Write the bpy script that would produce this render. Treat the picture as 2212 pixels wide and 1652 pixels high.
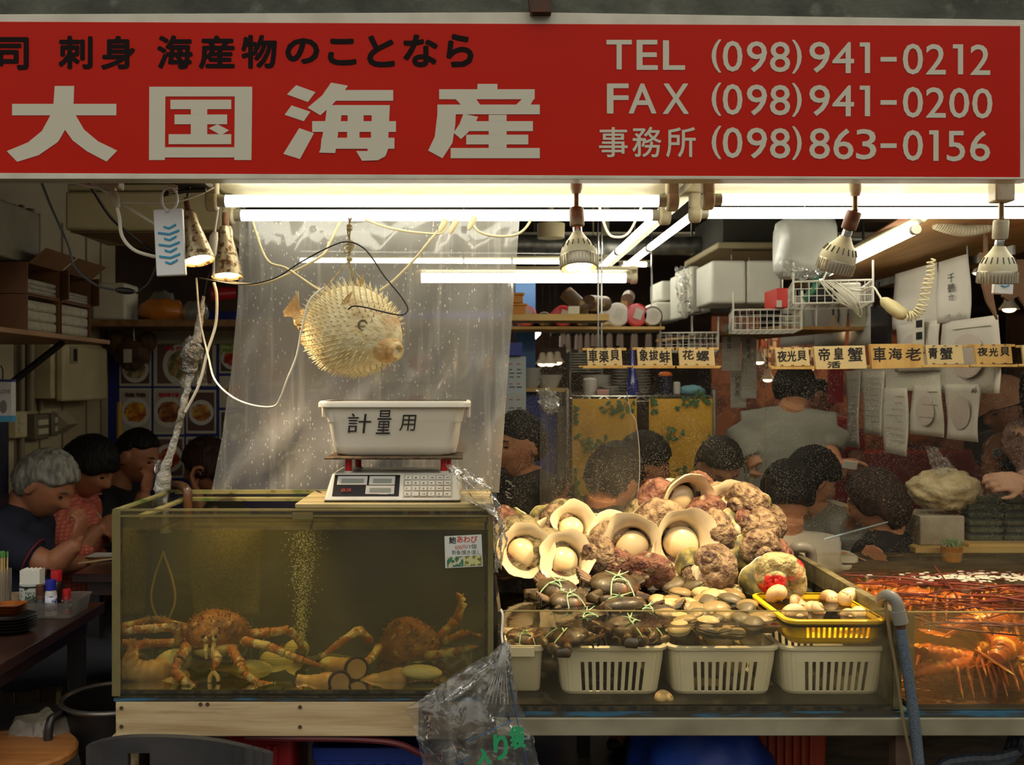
import bpy, bmesh, math, random
import numpy as np
from mathutils import Vector, Matrix, Euler, noise as mnoise
for _o in list(bpy.data.objects): bpy.data.objects.remove(_o)
SC = bpy.context.scene; COL = SC.collection
# ---------------------------------------------------------------- camera
FPX, CU, CV = 2178.0, 1020.0, 832.0          # focal length and vanishing point, in photograph pixels
_c = bpy.data.cameras.new('camera'); CAM = bpy.data.objects.new('camera', _c); COL.objects.link(CAM)
_c.sensor_width = 36.0; _c.lens = 36.0*FPX/2212; _c.shift_x = (1106-CU)/2212; _c.shift_y = (CV-826)/2212
CAM.location = (0, 0, 1.5); CAM.rotation_euler = (math.radians(90), 0, 0)
_c.clip_start = .05; _c.dof.use_dof = True; _c.dof.focus_distance = 2.6; _c.dof.aperture_fstop = 5.0
SC.camera = CAM
# ---------------------------------------------------------------- world, exposure
W = bpy.data.worlds.new('market_hall'); SC.world = W; W.use_nodes = True
_n = W.node_tree; _bg = _n.nodes['Background']
# the hall: a dim aisle at eye level, bright lamps and skylights overhead
_tc = _n.nodes.new('ShaderNodeTexCoord'); _sx = _n.nodes.new('ShaderNodeSeparateXYZ'); _rp = _n.nodes.new('ShaderNodeValToRGB')
_n.links.new(_tc.outputs['Generated'], _sx.inputs[0]); _n.links.new(_sx.outputs[2], _rp.inputs[0]); _n.links.new(_rp.outputs[0], _bg.inputs[0])
_rp.color_ramp.elements[0].position = .12; _rp.color_ramp.elements[0].color = (.115, .105, .088, 1)
_rp.color_ramp.elements[1].position = .45; _rp.color_ramp.elements[1].color = (1.0, .97, .89, 1)
_bg.inputs[1].default_value = 1.35
SC.view_settings.view_transform = 'Standard'; SC.view_settings.look = 'None'
SC.view_settings.exposure = 0.0; SC.view_settings.gamma = 1.0; SC.view_settings.use_curve_mapping = False
cy = SC.cycles
cy.max_bounces = 7; cy.diffuse_bounces = 2; cy.glossy_bounces = 2; cy.transmission_bounces = 3; cy.adaptive_threshold = .05
cy.transparent_max_bounces = 28; cy.volume_bounces = 0
cy.use_light_tree = False; cy.caustics_reflective = False; cy.caustics_refractive = False
cy.sample_clamp_indirect = 4.0
TUBE_L = 9.5       # radiance of the fluorescent tubes
BULB_W = 1.3      # watts of each warm bulb
R = math.radians
random.seed(7); RNG = random.Random(11)

def P(u, v, Y):                      # point at depth Y seen at photograph pixel (u, v)
    return Vector(((u-CU)*Y/FPX, Y, 1.5-(v-CV)*Y/FPX))
def PX(u, Y): return (u-CU)*Y/FPX
def PZ(v, Y): return 1.5-(v-CV)*Y/FPX
# ---------------------------------------------------------------- materials
MATS = {}
def rgb(r, g, b):                    # photograph colour 0..255 -> linear
    f = lambda c: (c/255/12.92) if c <= 10 else (((c/255)+.055)/1.055)**2.4
    return (f(r), f(g), f(b))
def M(name, col, rough=.5, metal=0, spec=.5, col2=None, scale=20, lo=.4, hi=.65, det=4, stretch=None,
      bump=0, bscale=None, emit=0, sss=0, coat=0, col3=None, scale3=6, lo3=.55, hi3=.65, coord='Object'):
    if name in MATS: return MATS[name]
    m = bpy.data.materials.new(name); m.use_nodes = True; nt = m.node_tree; N = nt.nodes; L = nt.links
    b = N['Principled BSDF']; b.inputs['Base Color'].default_value = (*col, 1); b.inputs['Roughness'].default_value = rough
    b.inputs['Metallic'].default_value = metal; b.inputs['Specular IOR Level'].default_value = spec
    if coat: b.inputs['Coat Weight'].default_value = coat; b.inputs['Coat Roughness'].default_value = .1
    if sss: b.inputs['Subsurface Weight'].default_value = sss; b.inputs['Subsurface Radius'].default_value = (.02, .01, .006)
    if emit: b.inputs['Emission Color'].default_value = (*col, 1); b.inputs['Emission Strength'].default_value = emit
    def vec():
        t = N.new('ShaderNodeTexCoord'); mp = N.new('ShaderNodeMapping'); L.new(t.outputs[coord], mp.inputs[0])
        if stretch: mp.inputs['Scale'].default_value = stretch
        return mp.outputs[0]
    last = None
    if col2 or bump: vv = vec()
    if col2:
        def layer(c2, sc, a, z, prev):
            nz = N.new('ShaderNodeTexNoise'); nz.inputs['Scale'].default_value = sc; nz.inputs['Detail'].default_value = det
            L.new(vv, nz.inputs['Vector'])
            rp = N.new('ShaderNodeMapRange'); rp.inputs[1].default_value = a; rp.inputs[2].default_value = z
            L.new(nz.outputs[0], rp.inputs[0])
            mx = N.new('ShaderNodeMix'); mx.data_type = 'RGBA'
            L.new(rp.outputs[0], mx.inputs['Factor'])
            if prev is None: mx.inputs['A'].default_value = (*col, 1)
            else: L.new(prev, mx.inputs['A'])
            mx.inputs['B'].default_value = (*c2, 1); return mx.outputs['Result']
        last = layer(col2, scale, lo, hi, None)
        if col3: last = layer(col3, scale3, lo3, hi3, last)
        L.new(last, b.inputs['Base Color'])
    if bump:
        nz = N.new('ShaderNodeTexNoise'); nz.inputs['Scale'].default_value = bscale or scale; nz.inputs['Detail'].default_value = 5
        L.new(vv, nz.inputs['Vector'])
        bp = N.new('ShaderNodeBump'); bp.inputs['Strength'].default_value = bump; bp.inputs['Distance'].default_value = .02
        L.new(nz.outputs[0], bp.inputs['Height']); L.new(bp.outputs[0], b.inputs['Normal'])
    MATS[name] = m; return m
def clear(name, tint=(1, 1, 1), haze=.05, gloss=.08, rough=.05, dcol=(.9, .88, .8), specks=0, sscale=300, bump=0, bscale=8,
          stretch=None, smudge=0, vol=None, fres=1.25, glint_streak=0):
    """thin clear plastic, acrylic, glass or water surface: transparent + gloss + a haze of dirt and milky plastic, wrinkle glints painted in"""
    if name in MATS: return MATS[name]
    m = bpy.data.materials.new(name); m.use_nodes = True; nt = m.node_tree; N = nt.nodes; L = nt.links
    N.remove(N['Principled BSDF']); out = N['Material Output']
    tr = N.new('ShaderNodeBsdfTransparent'); tr.inputs[0].default_value = (*tint, 1)
    gl = N.new('ShaderNodeBsdfGlossy'); gl.inputs['Roughness'].default_value = rough
    df = N.new('ShaderNodeBsdfDiffuse'); df.inputs[0].default_value = (*dcol, 1)
    tl = N.new('ShaderNodeBsdfTranslucent'); tl.inputs[0].default_value = (*dcol, 1)
    dd = N.new('ShaderNodeMixShader'); dd.inputs[0].default_value = .5; L.new(df.outputs[0], dd.inputs[1]); L.new(tl.outputs[0], dd.inputs[2])
    fr = N.new('ShaderNodeFresnel'); fr.inputs[0].default_value = fres
    ad = N.new('ShaderNodeMath'); ad.operation = 'ADD'; ad.inputs[1].default_value = gloss; ad.use_clamp = True; L.new(fr.outputs[0], ad.inputs[0])
    m1 = N.new('ShaderNodeMixShader'); L.new(ad.outputs[0], m1.inputs[0]); L.new(tr.outputs[0], m1.inputs[1]); L.new(gl.outputs[0], m1.inputs[2])
    m2 = N.new('ShaderNodeMixShader'); m2.inputs[0].default_value = haze
    L.new(m1.outputs[0], m2.inputs[1]); L.new(dd.outputs[0], m2.inputs[2])
    t = N.new('ShaderNodeTexCoord'); mp = N.new('ShaderNodeMapping'); L.new(t.outputs['Object'], mp.inputs[0])
    if stretch: mp.inputs['Scale'].default_value = stretch
    fac = None
    def add(x, k):
        nonlocal fac
        ml = N.new('ShaderNodeMath'); ml.operation = 'MULTIPLY_ADD'; ml.inputs[1].default_value = k; ml.use_clamp = True
        L.new(x, ml.inputs[0])
        if fac is None: ml.inputs[2].default_value = haze
        else: L.new(fac, ml.inputs[2])
        fac = ml.outputs[0]
    if smudge:
        nz = N.new('ShaderNodeTexNoise'); nz.inputs['Scale'].default_value = bscale*.7; nz.inputs['Detail'].default_value = 5; L.new(mp.outputs[0], nz.inputs['Vector'])
        rp = N.new('ShaderNodeMapRange'); rp.inputs[1].default_value = .45; rp.inputs[2].default_value = .75; L.new(nz.outputs[0], rp.inputs[0]); add(rp.outputs[0], smudge)
    if specks:
        vo = N.new('ShaderNodeTexVoronoi'); vo.inputs['Scale'].default_value = sscale; L.new(mp.outputs[0], vo.inputs['Vector'])
        sz = N.new('ShaderNodeMapRange'); sz.inputs[1].default_value = .35; sz.inputs[2].default_value = 1; sz.inputs[3].default_value = 0; sz.inputs[4].default_value = .34
        sx = N.new('ShaderNodeSeparateColor'); L.new(vo.outputs['Color'], sx.inputs[0]); L.new(sx.outputs[0], sz.inputs[0])
        lt = N.new('ShaderNodeMath'); lt.operation = 'LESS_THAN'; L.new(vo.outputs['Distance'], lt.inputs[0]); L.new(sz.outputs[0], lt.inputs[1])
        nb = N.new('ShaderNodeTexNoise'); nb.inputs['Scale'].default_value = 7; nb.inputs['Detail'].default_value = 3; L.new(mp.outputs[0], nb.inputs['Vector'])
        rb = N.new('ShaderNodeMapRange'); rb.inputs[1].default_value = .36; rb.inputs[2].default_value = .52; L.new(nb.outputs[0], rb.inputs[0])
        mu = N.new('ShaderNodeMath'); mu.operation = 'MULTIPLY'; L.new(lt.outputs[0], mu.inputs[0]); L.new(rb.outputs[0], mu.inputs[1]); add(mu.outputs[0], specks)
    if glint_streak:  # pale slanting streaks: wrinkle highlights painted as extra diffuse haze
        nz = N.new('ShaderNodeTexNoise'); nz.inputs['Scale'].default_value = 5; nz.inputs['Detail'].default_value = 6
        m3 = N.new('ShaderNodeMapping'); m3.inputs['Scale'].default_value = (9, 1, .6); m3.inputs['Rotation'].default_value = (0, .35, 0); L.new(t.outputs['Object'], m3.inputs[0]); L.new(m3.outputs[0], nz.inputs['Vector'])
        rp = N.new('ShaderNodeMapRange'); rp.inputs[1].default_value = .55; rp.inputs[2].default_value = .8; L.new(nz.outputs[0], rp.inputs[0]); add(rp.outputs[0], glint_streak)
    if fac is not None: L.new(fac, m2.inputs[0])
    if bump:
        nz = N.new('ShaderNodeTexNoise'); nz.inputs['Scale'].default_value = bscale; nz.inputs['Detail'].default_value = 3; nz.inputs['Distortion'].default_value = .6; L.new(mp.outputs[0], nz.inputs['Vector'])
        bp = N.new('ShaderNodeBump'); bp.inputs['Strength'].default_value = bump; bp.inputs['Distance'].default_value = .03
        L.new(nz.outputs[0], bp.inputs['Height']); L.new(bp.outputs[0], gl.inputs['Normal']); L.new(bp.outputs[0], df.inputs['Normal'])
    L.new(m2.outputs[0], out.inputs['Surface'])
    if vol:
        sc, sd, ac, adn = vol
        a = N.new('ShaderNodeVolumeScatter'); a.inputs['Color'].default_value = (*sc, 1); a.inputs['Density'].default_value = sd; a.inputs['Anisotropy'].default_value = .3
        b = N.new('ShaderNodeVolumeAbsorption'); b.inputs['Color'].default_value = (*ac, 1); b.inputs['Density'].default_value = adn
        s = N.new('ShaderNodeAddShader'); L.new(a.outputs[0], s.inputs[0]); L.new(b.outputs[0], s.inputs[1]); L.new(s.outputs[0], out.inputs['Volume'])
    MATS[name] = m; return m
def light_mat(name, col, strength):
    if name in MATS: return MATS[name]
    m = bpy.data.materials.new(name); m.use_nodes = True; b = m.node_tree.nodes['Principled BSDF']
    b.inputs['Base Color'].default_value = (.8, .8, .8, 1); b.inputs['Emission Color'].default_value = (*col, 1); b.inputs['Emission Strength'].default_value = strength
    MATS[name] = m; return m
# ---------------------------------------------------------------- mesh building
WL = {}                              # world position of every parent
def frame(d, up=Vector((0, 0, 1))):
    d = Vector(d).normalized()
    if abs(d.dot(up)) > .98: up = Vector((0, 1, 0))
    x = up.cross(d).normalized(); y = d.cross(x)
    return x, y, d
class MB:
    def __init__(s): s.v = []; s.f = []; s.mi = []; s.cur = 0
    def add(s, vs, fs):
        n = len(s.v); s.v += [Vector(p) for p in vs]; s.f += [tuple(i+n for i in f) for f in fs]; s.mi += [s.cur]*len(fs); return s
    def box(s, c, d, rot=None, taper=1):
        c = Vector(c); hx, hy, hz = d[0]/2, d[1]/2, d[2]/2; vs = []
        for z in (-1, 1):
            k = taper if z > 0 else 1
            for x, y in ((-1, -1), (1, -1), (1, 1), (-1, 1)): vs.append(Vector((x*hx*k, y*hy*k, z*hz)))
        if rot is not None:
            Rm = rot if isinstance(rot, Matrix) else Euler(rot).to_matrix(); vs = [Rm @ p for p in vs]
        return s.add([c+p for p in vs], [(3, 2, 1, 0), (4, 5, 6, 7), (0, 1, 5, 4), (1, 2, 6, 5), (2, 3, 7, 6), (3, 0, 4, 7)])
    def bb(s, x0, x1, y0, y1, z0, z1): return s.box(((x0+x1)/2, (y0+y1)/2, (z0+z1)/2), (abs(x1-x0), abs(y1-y0), abs(z1-z0)))
    def tube(s, pts, r, seg=10, cap=True, flat=1.0, up=Vector((0, 0, 1))):
        pts = [Vector(p) for p in pts]; n = len(pts); rs = r if isinstance(r, (list, tuple)) else [r]*n
        vs = []; fs = []; px = None
        for i, p in enumerate(pts):
            d = (pts[min(i+1, n-1)]-pts[max(i-1, 0)])
            if d.length < 1e-9: d = Vector((0, 0, 1))
            d.normalize()
            if px is None: x, y, _ = frame(d, up)
            else:
                x = (px-d*px.dot(d))
                x = x.normalized() if x.length > 1e-6 else frame(d, up)[0]
                y = d.cross(x)
            px = x
            for k in range(seg):
                a = 2*math.pi*k/seg; vs.append(p+x*(math.cos(a)*rs[i])+y*(math.sin(a)*rs[i]*flat))
        for i in range(n-1):
            for k in range(seg):
                k2 = (k+1) % seg; fs.append((i*seg+k, i*seg+k2, (i+1)*seg+k2, (i+1)*seg+k))
        if cap: fs.append(tuple(reversed(range(seg)))); fs.append(tuple((n-1)*seg+k for k in range(seg)))
        return s.add(vs, fs)
    def cyl(s, a, b, r, r2=None, seg=20): return s.tube([a, b], [r, r if r2 is None else r2], seg)
    def ell(s, c, rad, rot=None, seg=16, rings=10, fn=None):
        c = Vector(c); vs = []; fs = []
        Rm = None if rot is None else (rot if isinstance(rot, Matrix) else Euler(rot).to_matrix())
        for i in range(rings+1):
            th = math.pi*i/rings
            for k in range(seg):
                a = 2*math.pi*k/seg; d = Vector((math.sin(th)*math.cos(a), math.sin(th)*math.sin(a), math.cos(th)))
                p = Vector((d.x*rad[0], d.y*rad[1], d.z*rad[2]))
                if fn: p = fn(p, d)
                vs.append(c+(Rm @ p if Rm is not None else p))
        for i in range(rings):
            for k in range(seg):
                k2 = (k+1) % seg; fs.append((i*seg+k, (i+1)*seg+k, (i+1)*seg+k2, i*seg+k2))
        return s.add(vs, fs)
    def lathe(s, prof, c=(0, 0, 0), seg=28, rot=None, sx=1, sy=1):
        c = Vector(c); vs = []; fs = []; n = len(prof)
        Rm = None if rot is None else (rot if isinstance(rot, Matrix) else Euler(rot).to_matrix())
        for r, z in prof:
            for k in range(seg):
                a = 2*math.pi*k/seg; p = Vector((r*sx*math.cos(a), r*sy*math.sin(a), z)); vs.append(c+(Rm @ p if Rm is not None else p))
        for i in range(n-1):
            for k in range(seg):
                k2 = (k+1) % seg; fs.append((i*seg+k, i*seg+k2, (i+1)*seg+k2, (i+1)*seg+k))
        return s.add(vs, fs)
    def prism(s, poly, y0, y1):      # polygon in XZ swept along Y
        n = len(poly); vs = [Vector((x, y0, z)) for x, z in poly]+[Vector((x, y1, z)) for x, z in poly]
        fs = [tuple(range(n)), tuple(reversed(range(n, 2*n)))]+[(i, n+i, n+(i+1) % n, (i+1) % n) for i in range(n)]
        return s.add(vs, fs)
    def prismz(s, poly, z0, z1):
        n = len(poly); vs = [Vector((x, y, z0)) for x, y in poly]+[Vector((x, y, z1)) for x, y in poly]
        fs = [tuple(reversed(range(n))), tuple(range(n, 2*n))]+[(i, (i+1) % n, n+(i+1) % n, n+i) for i in range(n)]
        return s.add(vs, fs)
    def grid(s, fn, nu, nv, thick=0):
        vs = [Vector(fn(i/nu, j/nv)) for j in range(nv+1) for i in range(nu+1)]
        fs = [(j*(nu+1)+i, j*(nu+1)+i+1, (j+1)*(nu+1)+i+1, (j+1)*(nu+1)+i) for j in range(nv) for i in range(nu)]
        return s.add(vs, fs)
    def mesh(s, name, off=None):
        me = bpy.data.meshes.new(name)
        vs = s.v if off is None else [p-off for p in s.v]
        me.from_pydata([tuple(p) for p in vs], [], s.f)
        if any(s.mi): me.polygons.foreach_set('material_index', s.mi)
        me.update(); return me
    def build(s, name, mat, parent=None, smooth=True, bevel=0, seg=2, ang=38, solid=0, sub=0, recalc=True):
        off = WL[parent.name] if parent is not None else None
        me = s.mesh(name, off)
        if recalc:
            bm = bmesh.new(); bm.from_mesh(me); bmesh.ops.recalc_face_normals(bm, faces=bm.faces); bm.to_mesh(me); bm.free()
        return link(name, me, mat, parent, smooth, bevel, seg, ang, solid, sub)
def link(name, me, mat, parent=None, smooth=True, bevel=0, seg=2, ang=38, solid=0, sub=0):
    for m in (mat if isinstance(mat, (list, tuple)) else [mat]): me.materials.append(m)
    if smooth:
        me.shade_smooth()
        if ang < 180: me.set_sharp_from_angle(angle=R(ang))
    o = bpy.data.objects.new(name, me); COL.objects.link(o)
    if parent is not None: o.parent = parent; WL[o.name] = WL[parent.name]
    else: WL[o.name] = Vector((0, 0, 0))
    if solid:
        md = o.modifiers.new('solid', 'SOLIDIFY'); md.thickness = solid; md.offset = 0
    if bevel:
        md = o.modifiers.new('bevel', 'BEVEL'); md.width = bevel; md.segments = seg; md.limit_method = 'ANGLE'; md.angle_limit = R(40); md.harden_normals = False
    if sub:
        md = o.modifiers.new('sub', 'SUBSURF'); md.levels = sub; md.render_levels = sub
    return o
def tag(o, label, cat, group=None, kind=None):
    o['label'] = label; o['category'] = cat
    if group: o['group'] = group
    if kind: o['kind'] = kind
    return o
def thing(name, label, cat, loc=(0, 0, 0), group=None, kind=None):
    o = bpy.data.objects.new(name, None); COL.objects.link(o); o.location = loc; o.empty_display_size = .05
    WL[o.name] = Vector(loc); return tag(o, label, cat, group, kind)
def struct(mb, name, mat, **k):
    o = mb.build(name, mat, **k); o['kind'] = 'structure'; return o
def kids(o): return [c for c in bpy.data.objects if c.parent is o]
def copy_tree(o, parent=None, cache={}):
    c = o.copy(); COL.objects.link(c); c.parent = parent
    for ch in o.children: copy_tree(ch, c)
    return c
def dup(root, loc, rot=None, scale=None, label=None, group=None):
    c = copy_tree(root); c.location = loc
    if rot is not None: c.rotation_euler = rot if not isinstance(rot, Matrix) else rot.to_euler()
    if scale is not None: c.scale = (scale,)*3 if isinstance(scale, (int, float)) else scale
    if label: c['label'] = label
    if group: c['group'] = group
    WL[c.name] = Vector(loc); return c
def spline(pts, n=8):                # Catmull-Rom through points
    pts = [Vector(p) for p in pts]
    if len(pts) < 3: return pts
    q = [pts[0]*2-pts[1]]+pts+[pts[-1]*2-pts[-2]]; out = []
    for i in range(1, len(q)-2):
        a, b, c, d = q[i-1:i+3]
        for k in range(n):
            t = k/n; out.append(.5*((2*b)+(c-a)*t+(2*a-5*b+4*c-d)*t*t+(3*b-a-3*c+d)*t**3))
    out.append(q[-2]); return out
def sp(uvY, n=8): return spline([P(*q) for q in uvY], n)
# ---------------------------------------------------------------- lettering
_TX = {}
def text_geo(s):
    if s in _TX: return _TX[s]
    c = bpy.data.curves.new('lettering', 'FONT'); c.body = s; c.size = 1; c.resolution_u = 3
    o = bpy.data.objects.new('lettering', c); COL.objects.link(o)
    me = bpy.data.meshes.new_from_object(o.evaluated_get(bpy.context.evaluated_depsgraph_get()))
    vs = [(v.co.x, v.co.y) for v in me.vertices]; fs = [tuple(p.vertices) for p in me.polygons]
    bpy.data.objects.remove(o); bpy.data.curves.remove(c); bpy.data.meshes.remove(me)
    x0 = min(p[0] for p in vs); x1 = max(p[0] for p in vs); y0 = min(p[1] for p in vs); y1 = max(p[1] for p in vs)
    _TX[s] = ([((x-x0)/max(x1-x0, 1e-6), (y-y0)/max(y1-y0, 1e-6)) for x, y in vs], fs); return _TX[s]
def text_into(mb, s, rect, Y, bold=0, mtx=None, shear=0, rot=0):
    """letters filling the rect (x0, x1, z0, z1) on the plane at depth Y, facing the aisle"""
    vs, fs = text_geo(s); x0, x1, z0, z1 = rect; b = bold
    offs = [(0, 0)] if not b else [(0, 0)]+[(b*math.cos(a), b*math.sin(a)) for a in np.linspace(0, 2*math.pi, 9)[:-1]]
    cx, cz = (x0+x1)/2, (z0+z1)/2
    for k, (ox, oz) in enumerate(offs):
        pts = []
        for p in vs:
            x = x0+b+p[0]*(x1-x0-2*b)+ox; z = z0+b+p[1]*(z1-z0-2*b)+oz
            x += (z-cz)*shear
            if rot: x, z = cx+(x-cx)*math.cos(rot)-(z-cz)*math.sin(rot), cz+(x-cx)*math.sin(rot)+(z-cz)*math.cos(rot)
            q = Vector((x, Y-k*2e-5, z)); pts.append(mtx @ q if mtx is not None else q)
        mb.add(pts, fs)
def textp(mb, s, px, Y, **k):        # px = (u0, v0, u1, v1) in photograph pixels
    u0, v0, u1, v1 = px; text_into(mb, s, (PX(u0, Y), PX(u1, Y), PZ(v1, Y), PZ(v0, Y)), Y, **k)
# ================================================================ the setting
concrete = M('concrete', rgb(88, 90, 78), .9, col2=rgb(60, 62, 54), scale=6, bump=.25, bscale=30, col3=rgb(104, 104, 92), scale3=14)
darkceil = M('dark_ceiling', rgb(66, 63, 54), .9, col2=rgb(50, 47, 40), scale=2)
floor_m = M('wet_floor', rgb(70, 66, 60), .35, col2=rgb(44, 42, 40), scale=5, bump=.1)
beige = M('beige_wall', rgb(186, 172, 140), .6, col2=rgb(170, 156, 124), scale=3)
bluep = M('blue_paint', rgb(38, 48, 130), .5, col2=rgb(30, 40, 112), scale=3)
brownw = M('dark_brown_wall', rgb(92, 66, 46), .7, col2=rgb(60, 44, 34), scale=2)
FZ = .14
struct(MB().bb(-6, 7, -3, 12, FZ-.1, FZ), "floor", floor_m)
struct(MB().bb(-6, 7, 2.62, 12, 2.80, 2.9), 'ceiling', darkceil)
struct(MB().bb(-6, 7, 2.46, 2.62, 2.392, 3.2), 'wall_front', concrete)            # the concrete lintel over the sign
struct(MB().bb(-1.87, -1.77, 2.7, 5.0, FZ, 2.8), "wall_left", beige)
m = MB()
for y in (3.9, 4.12, 4.35, 4.62, 4.8): m.bb(-1.771, -1.766, y-.006, y+.006, FZ, 2.2)
struct(m, 'trim_1', M('panel_joint', rgb(120, 110, 88), .6))
struct(MB().bb(-1.77, .17, 4.9, 4.96, FZ, 1.86), 'wall_partition', bluep)
struct(MB().bb(-6, 7, 9.0, 9.1, FZ, 2.8), 'wall_back', brownw)
struct(MB().bb(4.4, 4.5, 2.7, 9.0, FZ, 2.8), 'wall_right', brownw)
struct(MB().bb(.205, .30, 4.78, 4.9, FZ, 2.02), 'pillar_blue', M('light_blue_paint', rgb(60, 110, 170), .5))
m = MB()
for y in (3.6, 5.2, 6.8): m.bb(-6, 7, y, y+.12, 2.62, 2.80)
struct(m, 'trim_2', M('ceiling_joist', rgb(82, 76, 62), .8))
steel = M('galvanised_steel', rgb(140, 140, 132), .4, .8, col2=rgb(100, 100, 94), scale=20)
def ceiling_pipe(a, b, r, mat, label):
    o = MB().cyl(a, b, r, seg=16).build('ceiling_pipe', mat); tag(o, label, 'pipe')
ceiling_pipe((-1.7, 5.3, 2.26), (2.6, 5.3, 2.22), .05, steel, 'grey round pipe crossing the ceiling behind the front tube lights')
ceiling_pipe((1.45, 3.2, 2.66), (1.10, 6.2, 2.60), .055, M('grey_pvc', rgb(120, 118, 104), .5), 'grey pipe running back under the ceiling towards the air conditioner')
ceiling_pipe((-1.0, 6.2, 2.42), (3.0, 6.2, 2.42), .022, M('conduit', rgb(150, 142, 120), .5), 'thin pale conduit strung across the dark ceiling')
# ================================================================ the shop sign
SY = 2.45
red_p = M('red_sign', rgb(186, 28, 8), .35, spec=.12, col2=rgb(178, 25, 7), scale=1.2)
sgn = thing('shop_sign', 'long red shop sign with white and black Japanese lettering and phone numbers', 'sign', (PX(1100, SY), SY, PZ(384, SY)))
white_al = M('white_aluminium', rgb(205, 200, 180), .4, col2=rgb(188, 182, 160), scale=8)
def quadp(mb, pts, y0, y1): mb.prism([(PX(u, SY), PZ(v, SY)) for u, v in pts], y0, y1)
m = MB(); quadp(m, [(-160, 46), (2204, 56), (2203, 383), (-160, 373)], SY, SY+.035); m.build('red_panel', red_p, sgn, bevel=.001)
m = MB(); quadp(m, [(-160, 373.5), (2203, 383.5), (2230, 384), (2230, 388), (-160, 387)], SY-.004, SY+.05)
quadp(m, [(-160, 30), (1150, 25), (2230, 42), (2230, 56), (2204, 55.5), (-160, 45.5)], SY+.004, SY+.05); quadp(m, [(2204.5, 50), (2230, 50), (2230, 386), (2204.5, 386)], SY+.002, SY+.05)
m.build('sign_frame', white_al, sgn, bevel=.001)
lw = M('white_lettering', rgb(196, 190, 168), .45); lk = M('black_lettering', rgb(22, 10, 8), .6, spec=.1)
big = {
 '大': [[(48,407),(456,407),(456,452),(48,452)], [(215,337),(291,337),(289,400),(272,480),(228,556),(152,608),(68,634),(27,592),(110,558),(165,513),(198,452),(210,407)], [(240,452),(297,452),(330,508),(385,554),(460,590),(418,633),(340,592),(285,550),(253,505)]],
 '国': [[(585,340),(988,340),(988,378),(585,378)], [(585,378),(648,378),(646,627),(584,627)], [(920,378),(988,378),(985,627),(918,627)], [(646,577),(919,577),(919,617),(646,617)],
        [(668,391),(906,391),(906,428),(668,428)], [(684,449),(890,449),(890,487),(684,487)], [(661,526),(906,526),(906,565),(661,565)], [(748,428),(812,428),(812,449),(748,449)], [(748,487),(812,487),(812,526),(748,526)], [(818,503),(852,487),(898,511),(866,530)]],
 '海': [[(1160,334),(1236,361),(1206,400),(1124,370)], [(1142,413),(1216,438),(1190,475),(1115,450)], [(1172,502),(1230,522),(1175,623),(1110,603)], [(1297,324),(1363,336),(1338,372),(1300,412),(1255,452),(1205,422),(1262,374)], [(1335,353),(1540,353),(1540,395),(1308,395)],
        [(1282,412),(1527,412),(1525,452),(1277,452)], [(1277,452),(1337,452),(1335,475),(1274,475)], [(1362,452),(1424,452),(1424,475),(1362,475)], [(1456,452),(1525,452),(1524,475),(1456,475)], [(1223,475),(1551,475),(1551,517),(1223,517)],
        [(1266,517),(1325,517),(1322,540),(1262,540)], [(1360,517),(1408,517),(1408,540),(1360,540)], [(1453,517),(1522,517),(1521,540),(1453,540)], [(1260,540),(1545,540),(1545,583),(1256,583)], [(1256,583),(1316,583),(1313,600),(1250,598)], [(1440,583),(1520,583),(1510,612),(1480,628),(1418,630),(1395,592),(1440,592)]],
 '産': [[(1870,329),(1948,329),(1948,350),(1870,350)], [(1720,350),(2094,350),(2094,389),(1720,389)], [(1785,389),(1866,389),(1880,410),(1805,410)], [(2044,389),(2090,389),(2078,410),(2022,410)], [(1713,410),(2114,410),(2114,448),(1713,448)],
        [(1713,448),(1785,448),(1783,490),(1772,560),(1733,620),(1677,590),(1703,535)], [(1815,446),(1873,458),(1852,500),(1806,545),(1776,520),(1800,486)], [(1845,475),(2087,475),(2087,514),(1835,514)], [(1826,528),(2069,528),(2069,566),(1826,566)], [(1765,580),(2114,580),(2114,620),(1765,620)], [(1914,450),(1984,450),(1984,475),(1914,475)], [(1914,514),(1984,514),(1984,528),(1914,528)], [(1914,566),(1984,566),(1984,580),(1914,580)]]}
for ch, polys in big.items():
    m = MB()
    for i, poly in enumerate(polys): quadp(m, [(x*.55154, y*.55154) for x, y in poly], SY-.0010-i*.00004, SY-.0001)
    m.build('lettering', lw, sgn, smooth=False)['label'] = 'large white letters'
m = MB()
for ch, a, b, c, d in [('司',-10,62,80,151),('刺',126,200,77,149),('身',218,292,77,150),('海',339,416,76,149),('産',429,507,76,149),('物',521,598,75,148),('の',616,690,82,138),('こ',708,770,83,141),('と',793,853,76,145),('な',871,946,74,145),('ら',964,1023,73,145)]:
    textp(m, ch, (a, c, b, d), SY-.001, bold=.0026 if a < 600 else .003)
    if ch in '司身ら': m.build('lettering', lk, sgn, smooth=False, recalc=False)['label'] = 'small black letters'; m = MB()
n4 = [('(',1537,1558,85,157),('0',1561,1604,88,155),('9',1613,1657,89,156),('8',1663,1707,90,156),(')',1711,1732,86,159)]
t1 = [('T',1310,1365,86,150),('E',1375,1421,86,151),('L',1432,1480,87,151)]+n4+[('9',1748,1793,90,157),('4',1798,1845,91,158),('1',1857,1879,92,158),('-',1902,1937,123,133),('0',1950,1994,94,161),('2',2000,2043,95,161),('1',2058,2080,96,161),('2',2096,2139,96,162)]
t2 = [('F',1311,1358,87,152),('A',1358,1418,87,152),('X',1432,1488,87,153)]+n4+[('9',1748,1793,90,157),('4',1798,1845,91,158),('1',1857,1879,92,158),('-',1902,1937,123,133),('0',1950,1994,94,161),('2',2000,2043,95,161),('0',2050,2094,96,162),('0',2100,2144,97,163)]
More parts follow.
